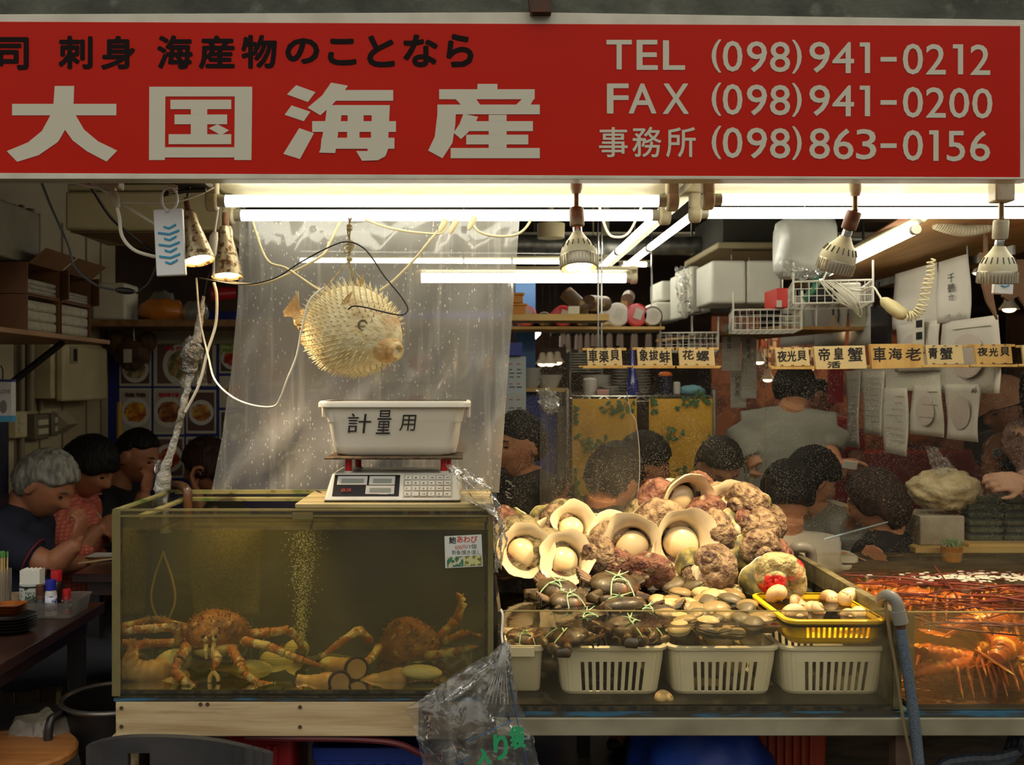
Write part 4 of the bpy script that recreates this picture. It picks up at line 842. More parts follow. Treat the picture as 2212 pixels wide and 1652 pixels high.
for i in range(16):
    b0 = 1468 if i < 8 else 1708; kd = (1, 0, 2)[i % 3]
    put_clam(kd, b0+20+(i % 4)*50+rg.uniform(-6, 6), 1440+((i % 8)//4)*38+rg.uniform(-5, 5), 2.56+.03*(i % 2), (rg.uniform(50, 90), rg.uniform(-20, 20), rg.uniform(-30, 30)), rg.uniform(.8, 1.05), 'clam showing through the slots of the basket between two baskets' if i < 8 else 'clam showing through the slots under the yellow basket', 'clams inside the clam basket' if i < 8 else 'clams inside the basket under the yellow one')
for i, (u, v, Y, kd) in enumerate([(1480, 1400, 2.66, 2), (1560, 1396, 2.70, 0), (1630, 1398, 2.66, 2), (1520, 1392, 2.78, 0), (1600, 1385, 2.80, 2)]):
    put_clam(kd, u, v, Y, (rg.uniform(10, 50), rg.uniform(-20, 20), rg.uniform(0, 90)), 1.15, 'pale clam heaped under water towards the back of the clam basket', 'clams heaped in the back of the clam basket')
snm = M('sea_snail_shell', rgb(226, 196, 140), .35, col2=rgb(150, 100, 66), scale=8, bump=.15, coat=.3)
def snail():
    t = thing('sea_snail', 'x', 'sea snail', (0, 0, 0)); m = MB(); T = 6.28*2.2
    pts = []; rs = []
    for i in range(50):
        tt = T*(i/49); s = math.exp(.17*(tt-T)); pts.append((.016*s*math.cos(tt), .016*s*math.sin(tt), .028*(1-s))); rs.append(.018*s)
    m.tube(pts, rs, 14); m.ell(pts[-1], (.018,)*3, None, 12, 8); m.build('spiral_shell', snm, t, ang=180); return t
sn = snail(); f1 = True
for u, v, Y, s, lab in [(1832, 1296, 2.70, 1.2, 'round pale sea snail shell highest in the yellow basket'), (1680, 1294, 2.72, 1.1, 'knobbly sea snail at the shell heap corner of the yellow basket'), (1728, 1300, 2.70, 1.0, 'reddish sea snail next to the knobbly one in the yellow basket'), (1786, 1298, 2.74, 1.0, 'long pale sea snail in the back row of the yellow basket'), (1756, 1322, 2.60, 1.1, 'sea snail in the middle front of the yellow basket'), (1836, 1326, 2.58, 1.2, 'large pale sea snail below the round one in the yellow basket'), (1720, 1330, 2.58, 1.1, 'pale sea snail under the acrylic edge in the yellow basket'), (1880, 1330, 2.58, .9, 'sea snail in the hose side corner of the yellow basket'), (1436, 1512, 2.47, .8, 'single orange sea snail on the tank floor between two baskets')]:
    o = sn if f1 else copy_tree(sn); f1 = False; o.location = P(u, v, Y); o.scale = (s*1.1,)*3; o.rotation_euler = (rg.uniform(0, 6), rg.uniform(0, 6), rg.uniform(0, 6)); o['label'] = lab
prm = M('prawn_shell', rgb(196, 150, 100), .4, col2=rgb(120, 96, 96), scale=12)
for i, (u, v, Y, lab) in enumerate([(1100, 1312, 2.60, 'striped prawn curled in the narrow pail nearest the tank wall'), (1124, 1320, 2.58, 'prawn with blue grey tail on top in the narrow pail'), (1148, 1308, 2.66, 'prawn at the back of the narrow pail')]):
    t = thing('prawn', lab, 'prawn', P(u, v+60, Y)); c = P(u, v+60, Y); pts = [c+Vector((.03*math.cos(a), .02*math.sin(a)+.01*i, .012*math.sin(a*2))) for a in np.linspace(0, 4.2, 14)]
    MB().tube(pts, [.007*(1-.6*k/13)+.001*math.sin(k*2.4) for k in range(14)], 9).build('prawn_body', prm, t)
    m = MB()
    for k in range(5): m.tube([c+Vector((.028, 0, 0)), c+Vector((.035+.01*k, -.02+.008*k, .02)), c+Vector((.02+.012*k, -.04, .03))], [.0008]*3, 4)
    m.build('feelers', prm, t)
for i in range(44):
    put_clam((0, 2, 0, 1)[i % 4], 0, 0, 0, (0, 0, 0), 1, 'clam lying flat in the heap over the middle white basket', 'clams heaped over the middle basket')
    o = LASTC[0]; y = 2.45+.44*rg.random()**1.3; o.location = (rg.uniform(PX(1456, 2.5), PX(1668, 2.5)), y, .900+.012*rg.random()+.04*(y-2.5)); o.rotation_euler = (rg.uniform(-.3, .5), rg.uniform(-.3, .3), rg.uniform(0, 6)); o.scale = (rg.uniform(.9, 1.15),)*3
for i in range(12):
    put_clam(1, 0, 0, 0, (0, 0, 0), 1, 'dark crusted shell in the jumble at the foot of the turban heap', 'dark shells at the foot of the heap'); o = LASTC[0]
    o.location = (rg.uniform(.30, .86), rg.uniform(2.84, 2.95), .915+.03*rg.random()); o.rotation_euler = (rg.uniform(-.6, .6), rg.uniform(-.6, .6), rg.uniform(0, 6)); o.scale = (rg.uniform(1.1, 1.6),)*3
for i in range(6):
    o = copy_tree(mc); o['label'] = 'mud crab packed among others in the crab basket'; o['group'] = 'mud crabs packed in the basket'; o.location = (PX(1225+38*i, 2.6), 2.50+.07*(i % 3), .880+.02*(i % 2)); o.rotation_euler = (.3, rg.uniform(-.3, .3), rg.uniform(-1.5, 1.5)); o.scale = (.95,)*3
# ================================================================ the lobster tank
LX0, LX1 = 1.046, 2.5
lob = thing('lobster_tank', 'acrylic tank of amber lit water crowded with spiny lobsters', 'fish tank', ((LX0+LX1)/2, SY0, SZ0))
MB().bb(LX0, LX1, SY0, SY0+.008, SZ0, SZ1-.003).build('front_pane', tglass, lob)
MB().bb(LX0+.04, LX1, SY1-.008, SY1, SZ0, SZ1+.0).build('back_pane', tglass, lob)
MB().bb(LX1-.01, LX1, SY0+.009, SY1-.009, SZ0, SZ1).build('side_pane', tglass, lob)
MB().bb(LX0+.01, LX1-.011, SY0+.009, SY1-.009, SZ0, SZ0+.01).build('bottom_pane', M('lobster_floor', rgb(60, 44, 24), .5), lob)
MB().bb(LX0-.004, LX0+.014, SY0-.002, SY0+.0, SZ0, SZ1-.003).build('corner_strip', edge_m, lob)
MB().bb(LX0, LX1, SY0-.001, SY0+.0092, SZ1-.003, SZ1-.001).build('front_rim', edge_m, lob)
LW = PZ(1366, 2.42)
lwat = clear('lobster_water', (1, .96, .85), haze=0, gloss=.0, rough=.05, fres=1.25, bump=.5, bscale=30, vol=((.95, .56, .06), 1.1, (.97, .62, .08), 2.8))
w = MB().add([(LX0+.012, SY0+.0095, SZ0+.011), (LX1-.012, SY0+.0095, SZ0+.011), (LX1-.012, SY1-.01, SZ0+.011), (LX0+.044, SY1-.01, SZ0+.011), (LX0+.012, SY0+.0095, LW), (LX1-.012, SY0+.0095, LW), (LX1-.012, SY1-.01, LW), (LX0+.044, SY1-.01, LW)], [(3, 2, 1, 0), (4, 5, 6, 7), (0, 1, 5, 4), (1, 2, 6, 5), (2, 3, 7, 6), (3, 0, 4, 7)]).build('lobster_water', lwat, smooth=False)
tag(w, 'amber water in the tank of spiny lobsters', 'water', kind='stuff')
lbm = M('lobster_shell', rgb(206, 116, 40), .35, spec=.5, col2=rgb(128, 58, 24), scale=16, col3=rgb(240, 186, 90), scale3=24, bump=.3, bscale=50, coat=.2)
ant = M('antenna', rgb(116, 44, 26), .5, col2=rgb(66, 30, 22), scale=20)
def lobster():
    t = thing('spiny_lobster', 'x', 'spiny lobster', (0, 0, 0)); rg = random.Random(4)
    m = MB(); m.tube([(0, -.075, 0), (0, -.06, .002), (0, -.02, .004), (0, .01, .004), (0, .02, .002)], [.012, .024, .030, .029, .022], 16, flat=.9)
    def sf(g): a = g.uniform(.3, 2.84); y = g.uniform(-.07, .01); d = Vector((math.cos(a), -.4, math.sin(a))); return Vector((math.cos(a)*.028, y, math.sin(a)*.026)), d.normalized()
    spikes(m, 46, sf, (.004, .009), .002, rg); m.build('carapace', lbm, t, ang=60)
    m = MB()
    for k in range(6): y = .022+k*.017; z = -.0006*k*k; m.tube([(0, y-.002, z), (0, y+.009, z+.002), (0, y+.016, z-.001)], [.024-.0015*k, .026-.0018*k, .022-.0018*k], 14, flat=.8)
    m.build('tail', lbm, t)
    m = MB()
    for k in range(5): a = R(-50+25*k); m.ell((math.sin(a)*.024, .128+math.cos(a)*.018, -.022), (.011, .026, .0025), (0, 0, -a), 12, 6)
    m.build('tail_fan', lbm, t)
    for sx in (-1, 1):
        L = .30; pts = spline([(sx*.012, -.07, .008), (sx*.03, -.12, .02), (sx*.08, -.22, .04), (sx*.16, -.22-L*.5, .04)], 6); n = len(pts)
        MB().tube(pts, [.0055*(1-i/n)+.0008 for i in range(n)], 7).build('antenna', ant, t)
        for k in range(5):
            y = -.055+.016*k; p = [(sx*.02, y, -.006), (sx*.065, y-.02+.012*k, .018), (sx*.09, y-.02+.014*k, -.028), (sx*.10, y-.02+.014*k, -.05)]
            MB().tube(p, [.005, .0042, .0034, .001], 7).build('leg', lbm, t)
        MB().cyl((sx*.012, -.07, .014), (sx*.018, -.082, .02), .004).build('eye', dkr, t)
    return t
lb = lobster(); f1 = True
for u, v, Y, yaw, pt_, rl, s, lab in [
 (2090, 1440, 2.58, 104, 24, 20, 1.15, 'spiny lobster with long pale legs against the front glass near the hose'), (2170, 1400, 2.58, 150, 10, -30, 1.3, 'glowing orange spiny lobster near the front glass beside the picture edge'),
 (2180, 1500, 2.60, 200, -10, 10, 1.25, 'spiny lobster tail curled down on the tank floor'), (2010, 1455, 2.66, 75, 10, 10, 1.1, 'dark spiny lobster behind the corner strip of its tank'), (2060, 1510, 2.56, 100, 0, 0, 1.0, 'spiny lobster lying low near the hose end of its tank'),
 (2140, 1345, 2.74, 110, 5, 0, 1.3, 'spiny lobster with its back breaking the water surface'), (2050, 1300, 2.90, 70, 0, 10, 1.1, 'red spiny lobster under the surface in the middle of its tank'), (1960, 1270, 2.98, 60, 0, 0, 1.1, 'dark red spiny lobster under the surface by the side wall'), (2160, 1280, 3.0, -80, 0, 0, 1.1, 'spiny lobster near the back of its tank'), (1890, 1240, 3.10, 80, 0, 0, 1.0, 'spiny lobster in the far corner of its tank by the side wall')]:
    o = lb if f1 else copy_tree(lb); f1 = False; o.location = P(u, v, Y); o.scale = (s,)*3; o['label'] = lab; o['group'] = 'spiny lobsters in the amber tank'
    o.location = (max(o.location.x, LX0+.15), max(o.location.y, 2.56), min(max(o.location.z, SZ0+.065), LW-.034))
    o.rotation_euler = (Matrix.Rotation(R(yaw), 3, 'Z') @ Matrix.Rotation(R(pt_), 3, 'X') @ Matrix.Rotation(R(rl), 3, 'Y')).to_euler()
rg = random.Random(9); m = MB()
for i in range(150):
    x = rg.uniform(LX0+.08, 1.75); y = rg.uniform(2.47, 3.2); a = rg.gauss(0, .35); L = rg.uniform(.08, .24); z = LW-rg.uniform(-.003, .012)
    d = Vector((math.cos(a), math.sin(a), 0)); q = Vector((-d.y, d.x, 0)); k = rg.uniform(-.03, .03); m.tube(spline([(x, y, z), tuple(Vector((x, y, z))+d*L*.5+q*k+Vector((0, 0, .004))), tuple(Vector((x, y, z))+d*L)], 4), [rg.uniform(.0012, .0028)]*4+[.002]*4+[.0006], 5)
tag(m.build('floating_antennae', ant), 'tangle of red lobster antennae floating on the amber water', 'antennae', kind='stuff')
m = MB()
for i in range(260):
    x = rg.gauss(1.62, .14); y = rg.gauss(3.12, .035)
    if y < 3.23: m.ell((x, y, LW+.001), (rg.uniform(.004, .014), rg.uniform(.004, .010), .002), None, 7, 5)
tag(m.build('surface_foam', M('foam', rgb(206, 200, 184), .5)), 'white foam floating along the back of the lobster water', 'foam', kind='stuff')
# ---- hose, elbow, rails
gp = M('grey_pvc_elbow', rgb(132, 128, 116), .4); hs = M('braided_hose', rgb(96, 108, 118), .5, col2=rgb(50, 58, 66), scale=600, lo=.45, hi=.55)
h = thing('water_hose', 'grey braided hose with a pvc elbow hooked over the tank wall', 'hose', P(1950, 1600, 2.40))
MB().tube(sp([(1904, 1300, 2.46), (1908, 1290, 2.435), (1920, 1286, 2.41), (1936, 1300, 2.40), (1944, 1335, 2.40)], 5), .0145, 14).tube([P(1939, 1318, 2.40), P(1946, 1346, 2.40)], [.0175, .0175], 14).build('elbow', gp, h)
MB().tube([P(1943, 1336, 2.40), P(1949, 1366, 2.40)], .0105, 12).build('black_joint', blk, h)
MB().tube(sp([(1946, 1358, 2.40), (1954, 1410, 2.395), (1968, 1500, 2.39), (1978, 1580, 2.385), (1990, 1700, 2.38), (2010, 1900, 2.38)], 6), .0125, 14).build('hose_body', hs, h)
o = MB().tube(sp([(1912, 1300, 2.41), (1922, 1370, 2.405), (1936, 1450, 2.40), (1952, 1560, 2.39), (1972, 1660, 2.385), (1985, 1760, 2.38)], 6), .0042, 8).build('air_tube', clear('clear_tubing', (.9, .85, .7), haze=.5, gloss=.1, dcol=rgb(180, 160, 120))); tag(o, 'thin clear air tube hanging beside the braided hose', 'tube')
o = MB().tube(sp([(1712, 1228, 3.24), (1711, 1196, 3.24), (1722, 1182, 3.22), (1746, 1184, 3.22), (1752, 1200, 3.23), (1752, 1226, 3.24)], 5), .018, 14).build('pipe_elbow', gp); tag(o, 'grey pvc pipe elbow over the back corner between the two tanks', 'pipe')
# ================================================================ warm lamps on the light rail
bulb_em = light_mat('bulb_glow', (1.0, .62, .26), 26.0); bulb_dim = light_mat('bulb_glow_soft', (1.0, .70, .42), 3.0)
ivory = M('ivory_plastic', rgb(222, 214, 176), .4, col2=rgb(206, 196, 150), scale=12); rustw = M('rust_stained_ivory', rgb(206, 190, 150), .5, col2=rgb(120, 70, 36), scale=5, lo=.42, hi=.55)
brass = M('old_brass_stem', rgb(132, 112, 76), .45, .6, col2=rgb(100, 80, 52), scale=20); chrome = M('chrome', rgb(200, 200, 196), .2, 1)
finm = M('silver_fins', rgb(176, 166, 146), .35, .7)
def spot(name, loc, d, watts, col, size=85, blend=.7, r=.03):
    l = bpy.data.lights.new(name, 'SPOT'); l.energy = watts*12; l.color = col; l.spot_size = R(size); l.spot_blend = blend; l.shadow_soft_size = r
    o = bpy.data.objects.new(name, l); COL.objects.link(o); o.location = loc; o.rotation_euler = Vector(d).to_track_quat('-Z', 'Y').to_euler(); return o
def par_lamp(label, u, v0, Y, axis, square=False, k=1.0, on=True, aim=None, ubulb=None, vb=None, dim=False, w=1.0, sock=rustw):
    """v0: top of the adapter; bulb neck base at pixel (ubulb, vb); axis: the way the bulb points"""
    t = thing('hanging_bulb', label, 'lamp', P(u, v0, Y), 'warm reflector bulbs on the light rail')
    a = P(u, v0, Y); sc = Y/FPX
    if square: MB().box(a+Vector((0, 0, -22*sc)), (42*sc, 36*sc, 44*sc)).build('adapter', sockm, t, bevel=.004)
    else: MB().lathe([(.001, 0), (11*sc, 0), (13*sc, -6*sc), (13*sc, -26*sc), (10*sc, -36*sc), (.001, -37*sc)], a).build('adapter', sockm, t)
    j = P(u, v0+(66 if not square else 80), Y)
    MB().tube([a+Vector((0, 0, -34*sc)), j], [5.5*sc, 5.5*sc], 10).ell(j, (6.5*sc,)*3, None, 10, 8).build('stem', brass, t)
    ax = Vector(axis).normalized(); x, y, _ = frame(ax); Rm = Matrix((x, y, ax)).transposed()
    def L(prof, nm, mat, par=t, seg=30): return MB().lathe([(r*sc, z*sc) for r, z in prof], j, seg, Rm).build(nm, mat, par)
    L([(.1, 2), (14, 2), (16, 5), (16, 40), (14.5, 43), (.1, 44)], 'lamp_holder', sock, t)
    L([(9, 43), (10, 46), (10, 58), (12, 60)], 'screw_base', chrome, t)
    b = L([(12, 58), (15, 64), (22, 74), (31, 84), (36, 94), (38.5, 104), (39, 112)], 'bulb_body', ivory, t)
    m = MB()
    for i in range(18):
        q = 2*math.pi*i/18; d = Vector((math.cos(q), math.sin(q), 0)); m.tube([j+Rm @ Vector((d.x*30.5*sc, d.y*30.5*sc, 82*sc)), j+Rm @ Vector((d.x*37.4*sc, d.y*37.4*sc, 95*sc))], [1.1*sc, 1.1*sc], 4)
    m.build('vent_slot', M('vent_dark', rgb(60, 54, 40), .7), b)
    L([(39, 111), (40.5, 114), (40.5, 136), (39, 139), (37.5, 139), (37.5, 128), (.1, 128)], 'reflector_rim', finm, t)
    m = MB()
    for i in range(36):
        q = 2*math.pi*i/36; m.tube([j+Rm @ Vector((40.8*sc*math.cos(q), 40.8*sc*math.sin(q), 114*sc)), j+Rm @ Vector((40.8*sc*math.cos(q), 40.8*sc*math.sin(q), 137*sc))], [.8*sc, .8*sc], 4)
    m.build('cooling_fin', ivory, t)
    em = bulb_em if not dim else bulb_dim
    if on:
        for i in range(4):
            q = math.pi/4+i*math.pi/2; c = j+Rm @ Vector((17.5*sc*math.cos(q), 17.5*sc*math.sin(q), 134*sc)); MB().ell(c, (15*sc, 15*sc, 5*sc), Rm, 16, 8).build('led_lens', em, t)
    else: L([(.1, 133), (37, 133)], 'lens', M('lens_grey', rgb(180, 176, 160), .2), t)
    s = spot('lamp_light', j+ax*(150*sc), aim if aim is not None else ax, BULB_W*w, (1, .73, .38)); s.parent = t; s.location = s.location-a
    return t
PILE = P(1400, 1180, 2.95)
b0 = P(1246, 470, 2.62)
par_lamp('ivory reflector bulb with four glowing lenses over the shell pile', 1245, 382, 2.62, (.02, -.22, -1), ubulb=1245, aim=P(1330, 1200, 2.95)-b0, w=2.4)
par_lamp('tilted ivory reflector bulb over the yellow basket side of the shell pile', 1847, 388, 2.66, (-.26, .30, -1), aim=P(1500, 1180, 2.95)-P(1830, 560, 2.7), w=3.2)
par_lamp('ivory reflector bulb with square adapter over the lobster tank', 2163, 393, 2.62, (.0, .14, -1), square=True, dim=True, aim=P(2180, 1420, 2.66)-P(2163, 600, 2.62), w=4.2, sock=sockm)
# two rusty metal cone lamps at the other end
cone_m = M('speckled_metal', rgb(176, 160, 128), .35, .6, col2=rgb(96, 70, 40), scale=70, lo=.52, hi=.60, bump=.1, bscale=80)
def cone_lamp(label, top, axis, sc, w, aim, parts=True):
    t = thing('cone_lamp', label, 'lamp', top, 'metal cone lamps on the light rail'); ax = Vector(axis).normalized(); x, y, _ = frame(ax); Rm = Matrix((x, y, ax)).transposed(); top = Vector(top)
    def L(prof, nm, mat, seg=28): return MB().lathe([(r*sc, z*sc) for r, z in prof], top, seg, Rm).build(nm, mat, t)
    L([(.1, -34), (5, -34), (7, -20), (8, 0)], 'stem', M('rusty_stem', rgb(120, 76, 46), .6, .3, col2=rgb(60, 40, 30), scale=30))
    L([(.1, 0), (12, 0), (16, 8), (17, 30), (22, 50), (34, 108), (36, 118), (35, 119), (33, 116), (20, 60)], 'cone_shade', cone_m)
    for i in range(4):
        q = .4+i*math.pi/2; c = top+Rm @ Vector((15.5*sc*math.cos(q), 15.5*sc*math.sin(q), 113*sc)); MB().ell(c, (13.5*sc, 13.5*sc, 5*sc), Rm, 14, 8).build('led_lens', bulb_em, t)
    s = spot('lamp_light', top+ax*(130*sc), aim, BULB_W*w*.55, (1, .76, .46)); s.parent = t; s.location = s.location-top
    return t
s_ = 2.62/FPX
cone_lamp('nearer rust speckled metal cone lamp beside the blue chevron tag', P(408, 458, 2.62), (.26, -.20, -1), s_*.96, 1.6, (.45, .12, -1))
cone_lamp('rust speckled metal cone lamp by the edge of the plastic sheet', P(487, 490, 2.74), (.07, -.16, -1), s_*.98, 1.2, (.55, .0, -1))
rail = M('cable_rail', rgb(64, 58, 48), .5, .4)
o = MB().bb(PX(380, 2.60), PX(452, 2.60), 2.56, 2.64, PZ(404, 2.60), PZ(392, 2.60)).tube([P(352, 420, 2.60), P(400, 412, 2.60), P(445, 410, 2.60)], .006, 8).tube([P(405, 425, 2.61), P(410, 400, 2.60), P(440, 395, 2.60)], .004, 8).tube([P(404, 398, 2.60), P(408, 430, 2.62)], .004, 8).build('lamp_bracket', rail)
tag(o, 'dark metal bracket holding the cone lamps under the sign', 'bracket')
# ---- blue chevron insect tags
tagm = M('white_tag_plastic', rgb(226, 226, 222), .4); blu = M('chevron_blue', rgb(48, 150, 190), .4)
def chevron_tag(label, u0, v0, u1, v1, Y, ring=True, rows=7, tilt=0.0):
    c = P((u0+u1)/2, (v0+v1)/2, Y); t = thing('insect_repellent_tag', label, 'insect repellent', c); sc = Y/FPX; w, h = (u1-u0)*sc, (v1-v0)*sc
    Rm = Euler((0, tilt, 0)).to_matrix(); pts = []
    m = MB(); m.box(c, (w, .016, h), Rm); m.build('case', tagm, t, bevel=.003)
    for i in range(rows):
        z = h*(.22-i*.088*(7/rows)); wide = i % 2 == 1; a = w*(.36 if wide else .24); x0 = -a if wide else -w*.16; x1 = a if wide else w*.26; xm = w*.02; th = h*.030; dz = h*.028
        q = [(x0, z-.0), (xm, z-dz), (x1, z+dz*.8), (x1, z+dz*.8+th), (xm, z-dz+th), (x0, z+th)]
        mm = MB(); mm.prism(q, -.0105, -.0078); mm.v = [c+Rm @ p for p in mm.v]; mm.build('chevron_slot', blu, t, smooth=False)['label'] = 'blue chevron'
    if ring:
        rr = []
        for k in range(22): a = math.pi*2*k/21; rr.append(c+Vector((-w*.02+.020*math.sin(a), 0, h*.5+.026-.030*math.cos(a))))
        MB().tube(rr, .0035, 8, cap=False).build('hook_ring', tagm, t)
        MB().ell(c+Vector((-w*.06, -.009, h*.47)), (.006, .006, .006), None, 10, 8).build('hook_knob', tagm, t)
    return t
chevron_tag('white tag with blue chevrons hanging by a ring beside the cone lamps', 336, 452, 399, 596, 2.56, tilt=-.05)
chevron_tag('white tag with blue chevrons hanging behind the bulb over the lobster tank', 2146, 560, 2188, 636, 2.75, ring=False, rows=5, tilt=.06)
o = MB().tube(sp([(2166, 470, 2.74), (2168, 520, 2.745), (2168, 558, 2.75)], 4), .0016, 6).build('tag_string', sockm); tag(o, 'thin white cord holding the chevron tag behind the bulb', 'cord')
m = MB()
for k in range(60): a = 2*math.pi*k/10; m.v.append(P(374, 392, 2.57)+Vector((.011*math.cos(a), .011*math.sin(a), -.0006*k)))
o = MB().tube(m.v, .0016, 6).build('coiled_cable', sockm); tag(o, 'small coil of white cable above the hook ring of the chevron tag', 'cable')
# ---- junction box and cables
jb = thing('ceiling_socket', 'white plug socket box under the sign at the wiring end', 'socket', P(240, 388, 2.58))
MB().box(P(240, 397, 2.58), (.054, .045, .028)).build('socket_box', sockm, jb, bevel=.004)
MB().box(P(243, 414, 2.57), (.016, .016, .018)).tube([P(243, 414, 2.56), P(247, 428, 2.56), P(253, 448, 2.56)], [.011, .014, .008], 12).build('plug', sockm, jb)
def cable(label, pts, r, mat, n=8, nm='cable', cat='cable'):
    o = MB().tube(sp(pts, n), r, 8).build(nm, mat); return tag(o, label, cat)
wh = M('white_cable', rgb(226, 220, 200), .45); wh2 = M('cream_cable', rgb(222, 210, 168), .5); bk = M('black_cable', rgb(26, 24, 22), .5)
cable('thick white cable hanging from the plug and looping to the chevron tag', [(252, 446, 2.56), (258, 470, 2.56), (264, 510, 2.57), (290, 540, 2.58), (334, 554, 2.60), (372, 560, 2.62)], .0048, wh)
cable('white cable slanting from the socket to the chevron tag', [(186, 388, 2.60), (232, 416, 2.60), (280, 450, 2.60), (335, 484, 2.60)], .004, wh)
cable('white cable running level from the plug towards the tube light', [(150, 388, 2.60), (190, 402, 2.60), (228, 402, 2.60)], .005, wh)
cable('thin white cable from the plug across to the lamp bracket', [(258, 436, 2.57), (310, 438, 2.58), (380, 436, 2.59), (430, 420, 2.60), (462, 404, 2.62)], .0028, wh)
cable('dark cable slanting behind the chevron tag', [(186, 386, 2.60), (240, 470, 2.8), (300, 520, 2.9), (340, 548, 2.9)], .0042, bk)
cd = M('grey_cord', rgb(70, 72, 74), .45)
cable('dark grey cord hanging from the sign down to the inline switch', [(88, 390, 2.7), (112, 450, 2.72), (148, 530, 2.76), (160, 575, 2.78), (205, 614, 2.8), (246, 626, 2.82)], .0036, cd)
o = MB().ell(P(270, 628, 2.82), (.030, .012, .0095), (0, .10, 0), 20, 12).build('cord_switch', bk); tag(o, 'black oval inline switch on the dark grey cord', 'switch')
cable('black cord from the inline switch curling up behind the chevron tag', [(294, 634, 2.82), (320, 612, 2.82), (335, 580, 2.82), (350, 540, 2.82)], .003, bk)
cable('cream cable dropping between the cone lamps to the pale cable below', [(470, 455, 2.68), (464, 500, 2.68), (462, 560, 2.68), (462, 600, 2.68)], .0034, wh)
o = MB().tube([P(466, 500, 2.67), P(462, 512, 2.67), P(458, 548, 2.67), P(462, 556, 2.67)], [.006, .012, .012, .005], 12).build('cable_joint', wh); tag(o, 'white cable joint between the two cone lamps', 'connector')
cable('white cable looping down from the cone lamps past the wrapped pole', [(462, 610, 2.72), (468, 640, 2.73), (466, 700, 2.74), (448, 760, 2.74), (430, 830, 2.75), (400, 890, 2.76)], .0040, wh)
cable('thin white cord beside the wrapped pole curving under the plastic sheet to the pufferfish', [(424, 600, 2.70), (432, 690, 2.72), (450, 770, 2.72), (464, 820, 2.70), (500, 856, 2.62), (545, 875, 2.58), (590, 878, 2.57), (606, 858, 2.56), (620, 820, 2.55), (640, 770, 2.55), (652, 710, 2.55), (668, 650, 2.57), (700, 620, 2.60)], .0026, wh)
cable('cream cable in a long sag behind the pufferfish from the tube light', [(545, 478, 2.84), (576, 560, 2.80), (620, 580, 2.78), (680, 620, 2.76), (720, 640, 2.74)], .0036, wh2)
cable('cream cable hung across from the cone lamp to above the pufferfish', [(470, 604, 2.76), (540, 614, 2.78), (600, 602, 2.78), (690, 556, 2.78), (712, 524, 2.80), (735, 478, 2.82)], .0036, wh2)
cable('black wire from the cone lamps up over the knot and down around the fish', [(430, 600, 2.66), (520, 614, 2.62), (590, 602, 2.60), (650, 566, 2.58), (706, 536, 2.56), (750, 522, 2.55), (790, 540, 2.54), (830, 596, 2.53), (866, 640, 2.53), (881, 668, 2.53), (866, 680, 2.52), (830, 674, 2.52), (790, 664, 2.52), (764, 661, 2.52), (752, 668, 2.53)], .0019, bk)
cable('cream cable rising from behind the fish towards the plugs', [(820, 628, 2.80), (850, 606, 2.80), (890, 566, 2.80), (920, 530, 2.80), (946, 498, 2.80)], .0036, wh2)
cable('cream cable sagging under the tube light towards the plugs', [(788, 474, 2.80), (840, 492, 2.80), (900, 502, 2.80), (950, 504, 2.80), (966, 490, 2.80)], .0032, wh2)
cable('cream cable swinging across the edge of the plastic sheet', [(1018, 480, 2.80), (1034, 500, 2.80), (1070, 510, 2.80), (1110, 508, 2.80), (1132, 496, 2.80), (1148, 474, 2.80)], .0036, wh2)
cable('white cord looping under the tube light past the hanging bulb', [(1290, 428, 2.93), (1310, 496, 2.95), (1330, 512, 2.95), (1360, 500, 2.95), (1394, 428, 2.93)], .004, wh)
for u, v, lab in ((955, 488, 'cream plug nearest the fish under the tube light'), (978, 490, 'cream plug hanging beside another under the tube light'), (1018, 482, 'small cream plug at the sheet edge under the tube light')):
    o = MB().tube([P(u+8, v-14, 2.80), P(u-2, v+6, 2.80), P(u-6, v+14, 2.80)], [.009, .008, .004], 10).build('cable_plug', wh2); tag(o, lab, 'plug')
# ---- pufferfish
puf = M('dried_pufferfish', rgb(240, 226, 180), .5, col2=rgb(224, 200, 140), scale=34, sss=.15, bump=.5, bscale=50, col3=rgb(186, 140, 82), scale3=12, lo3=.56, hi3=.72); pufd = M('pufferfish_brown', rgb(206, 160, 96), .5, col2=rgb(226, 200, 144), scale=26, bump=.5, bscale=60); spn = M('puffer_spine', rgb(236, 220, 168), .5)
PY = 2.66; pc = P(762, 714, PY); sc = PY/FPX
pf = thing('pufferfish', 'dried inflated pufferfish lantern hung on string before the plastic sheet', 'pufferfish', pc)
fwd = Vector((.80, -.56, -.22)).normalized(); upv = Vector((.10, 0, 1)); sd = fwd.cross(upv).normalized(); upv = sd.cross(fwd); Mf = Matrix((fwd, sd, upv)).transposed()
RB = 100*sc
def fb_(p, d):
    k = 1+.10*max(0, d.x-.55)/.45; return Vector((p.x*k, p.y, p.z*(1.0-.10*max(0, d.x))))
MB().ell(pc, (RB*1.08, RB*.98, RB*.96), Mf, 40, 26, fb_).build('body', puf, pf, ang=180)
m = MB(); rg = random.Random(2); n = 900
for i in range(n):
    z = 1-2*(i+.5)/n; a = i*2.39996; s = math.sqrt(1-z*z); d = Vector((z*-1, s*math.cos(a), s*math.sin(a)))
    if d.x > .80 or (d.x > .45 and abs(d.z) < .35 and rg.random() < .6): continue
    p = pc+Mf @ fb_(Vector((d.x*RB*1.08, d.y*RB*.98, d.z*RB*.96)), d); nd = Mf @ (d+Vector((-.55, 0, 0))).normalized()
    L = rg.uniform(9, 17)*sc*(1.4 if d.z > .2 and d.x < .2 else 1)
    m.tube([p-nd*.003, p+nd*L*.4, p+nd*L], [2.0*sc, 1.0*sc, .2*sc], 5)
m.build('spines', spn, pf, ang=180, recalc=False)
hd = pc+fwd*RB*1.02
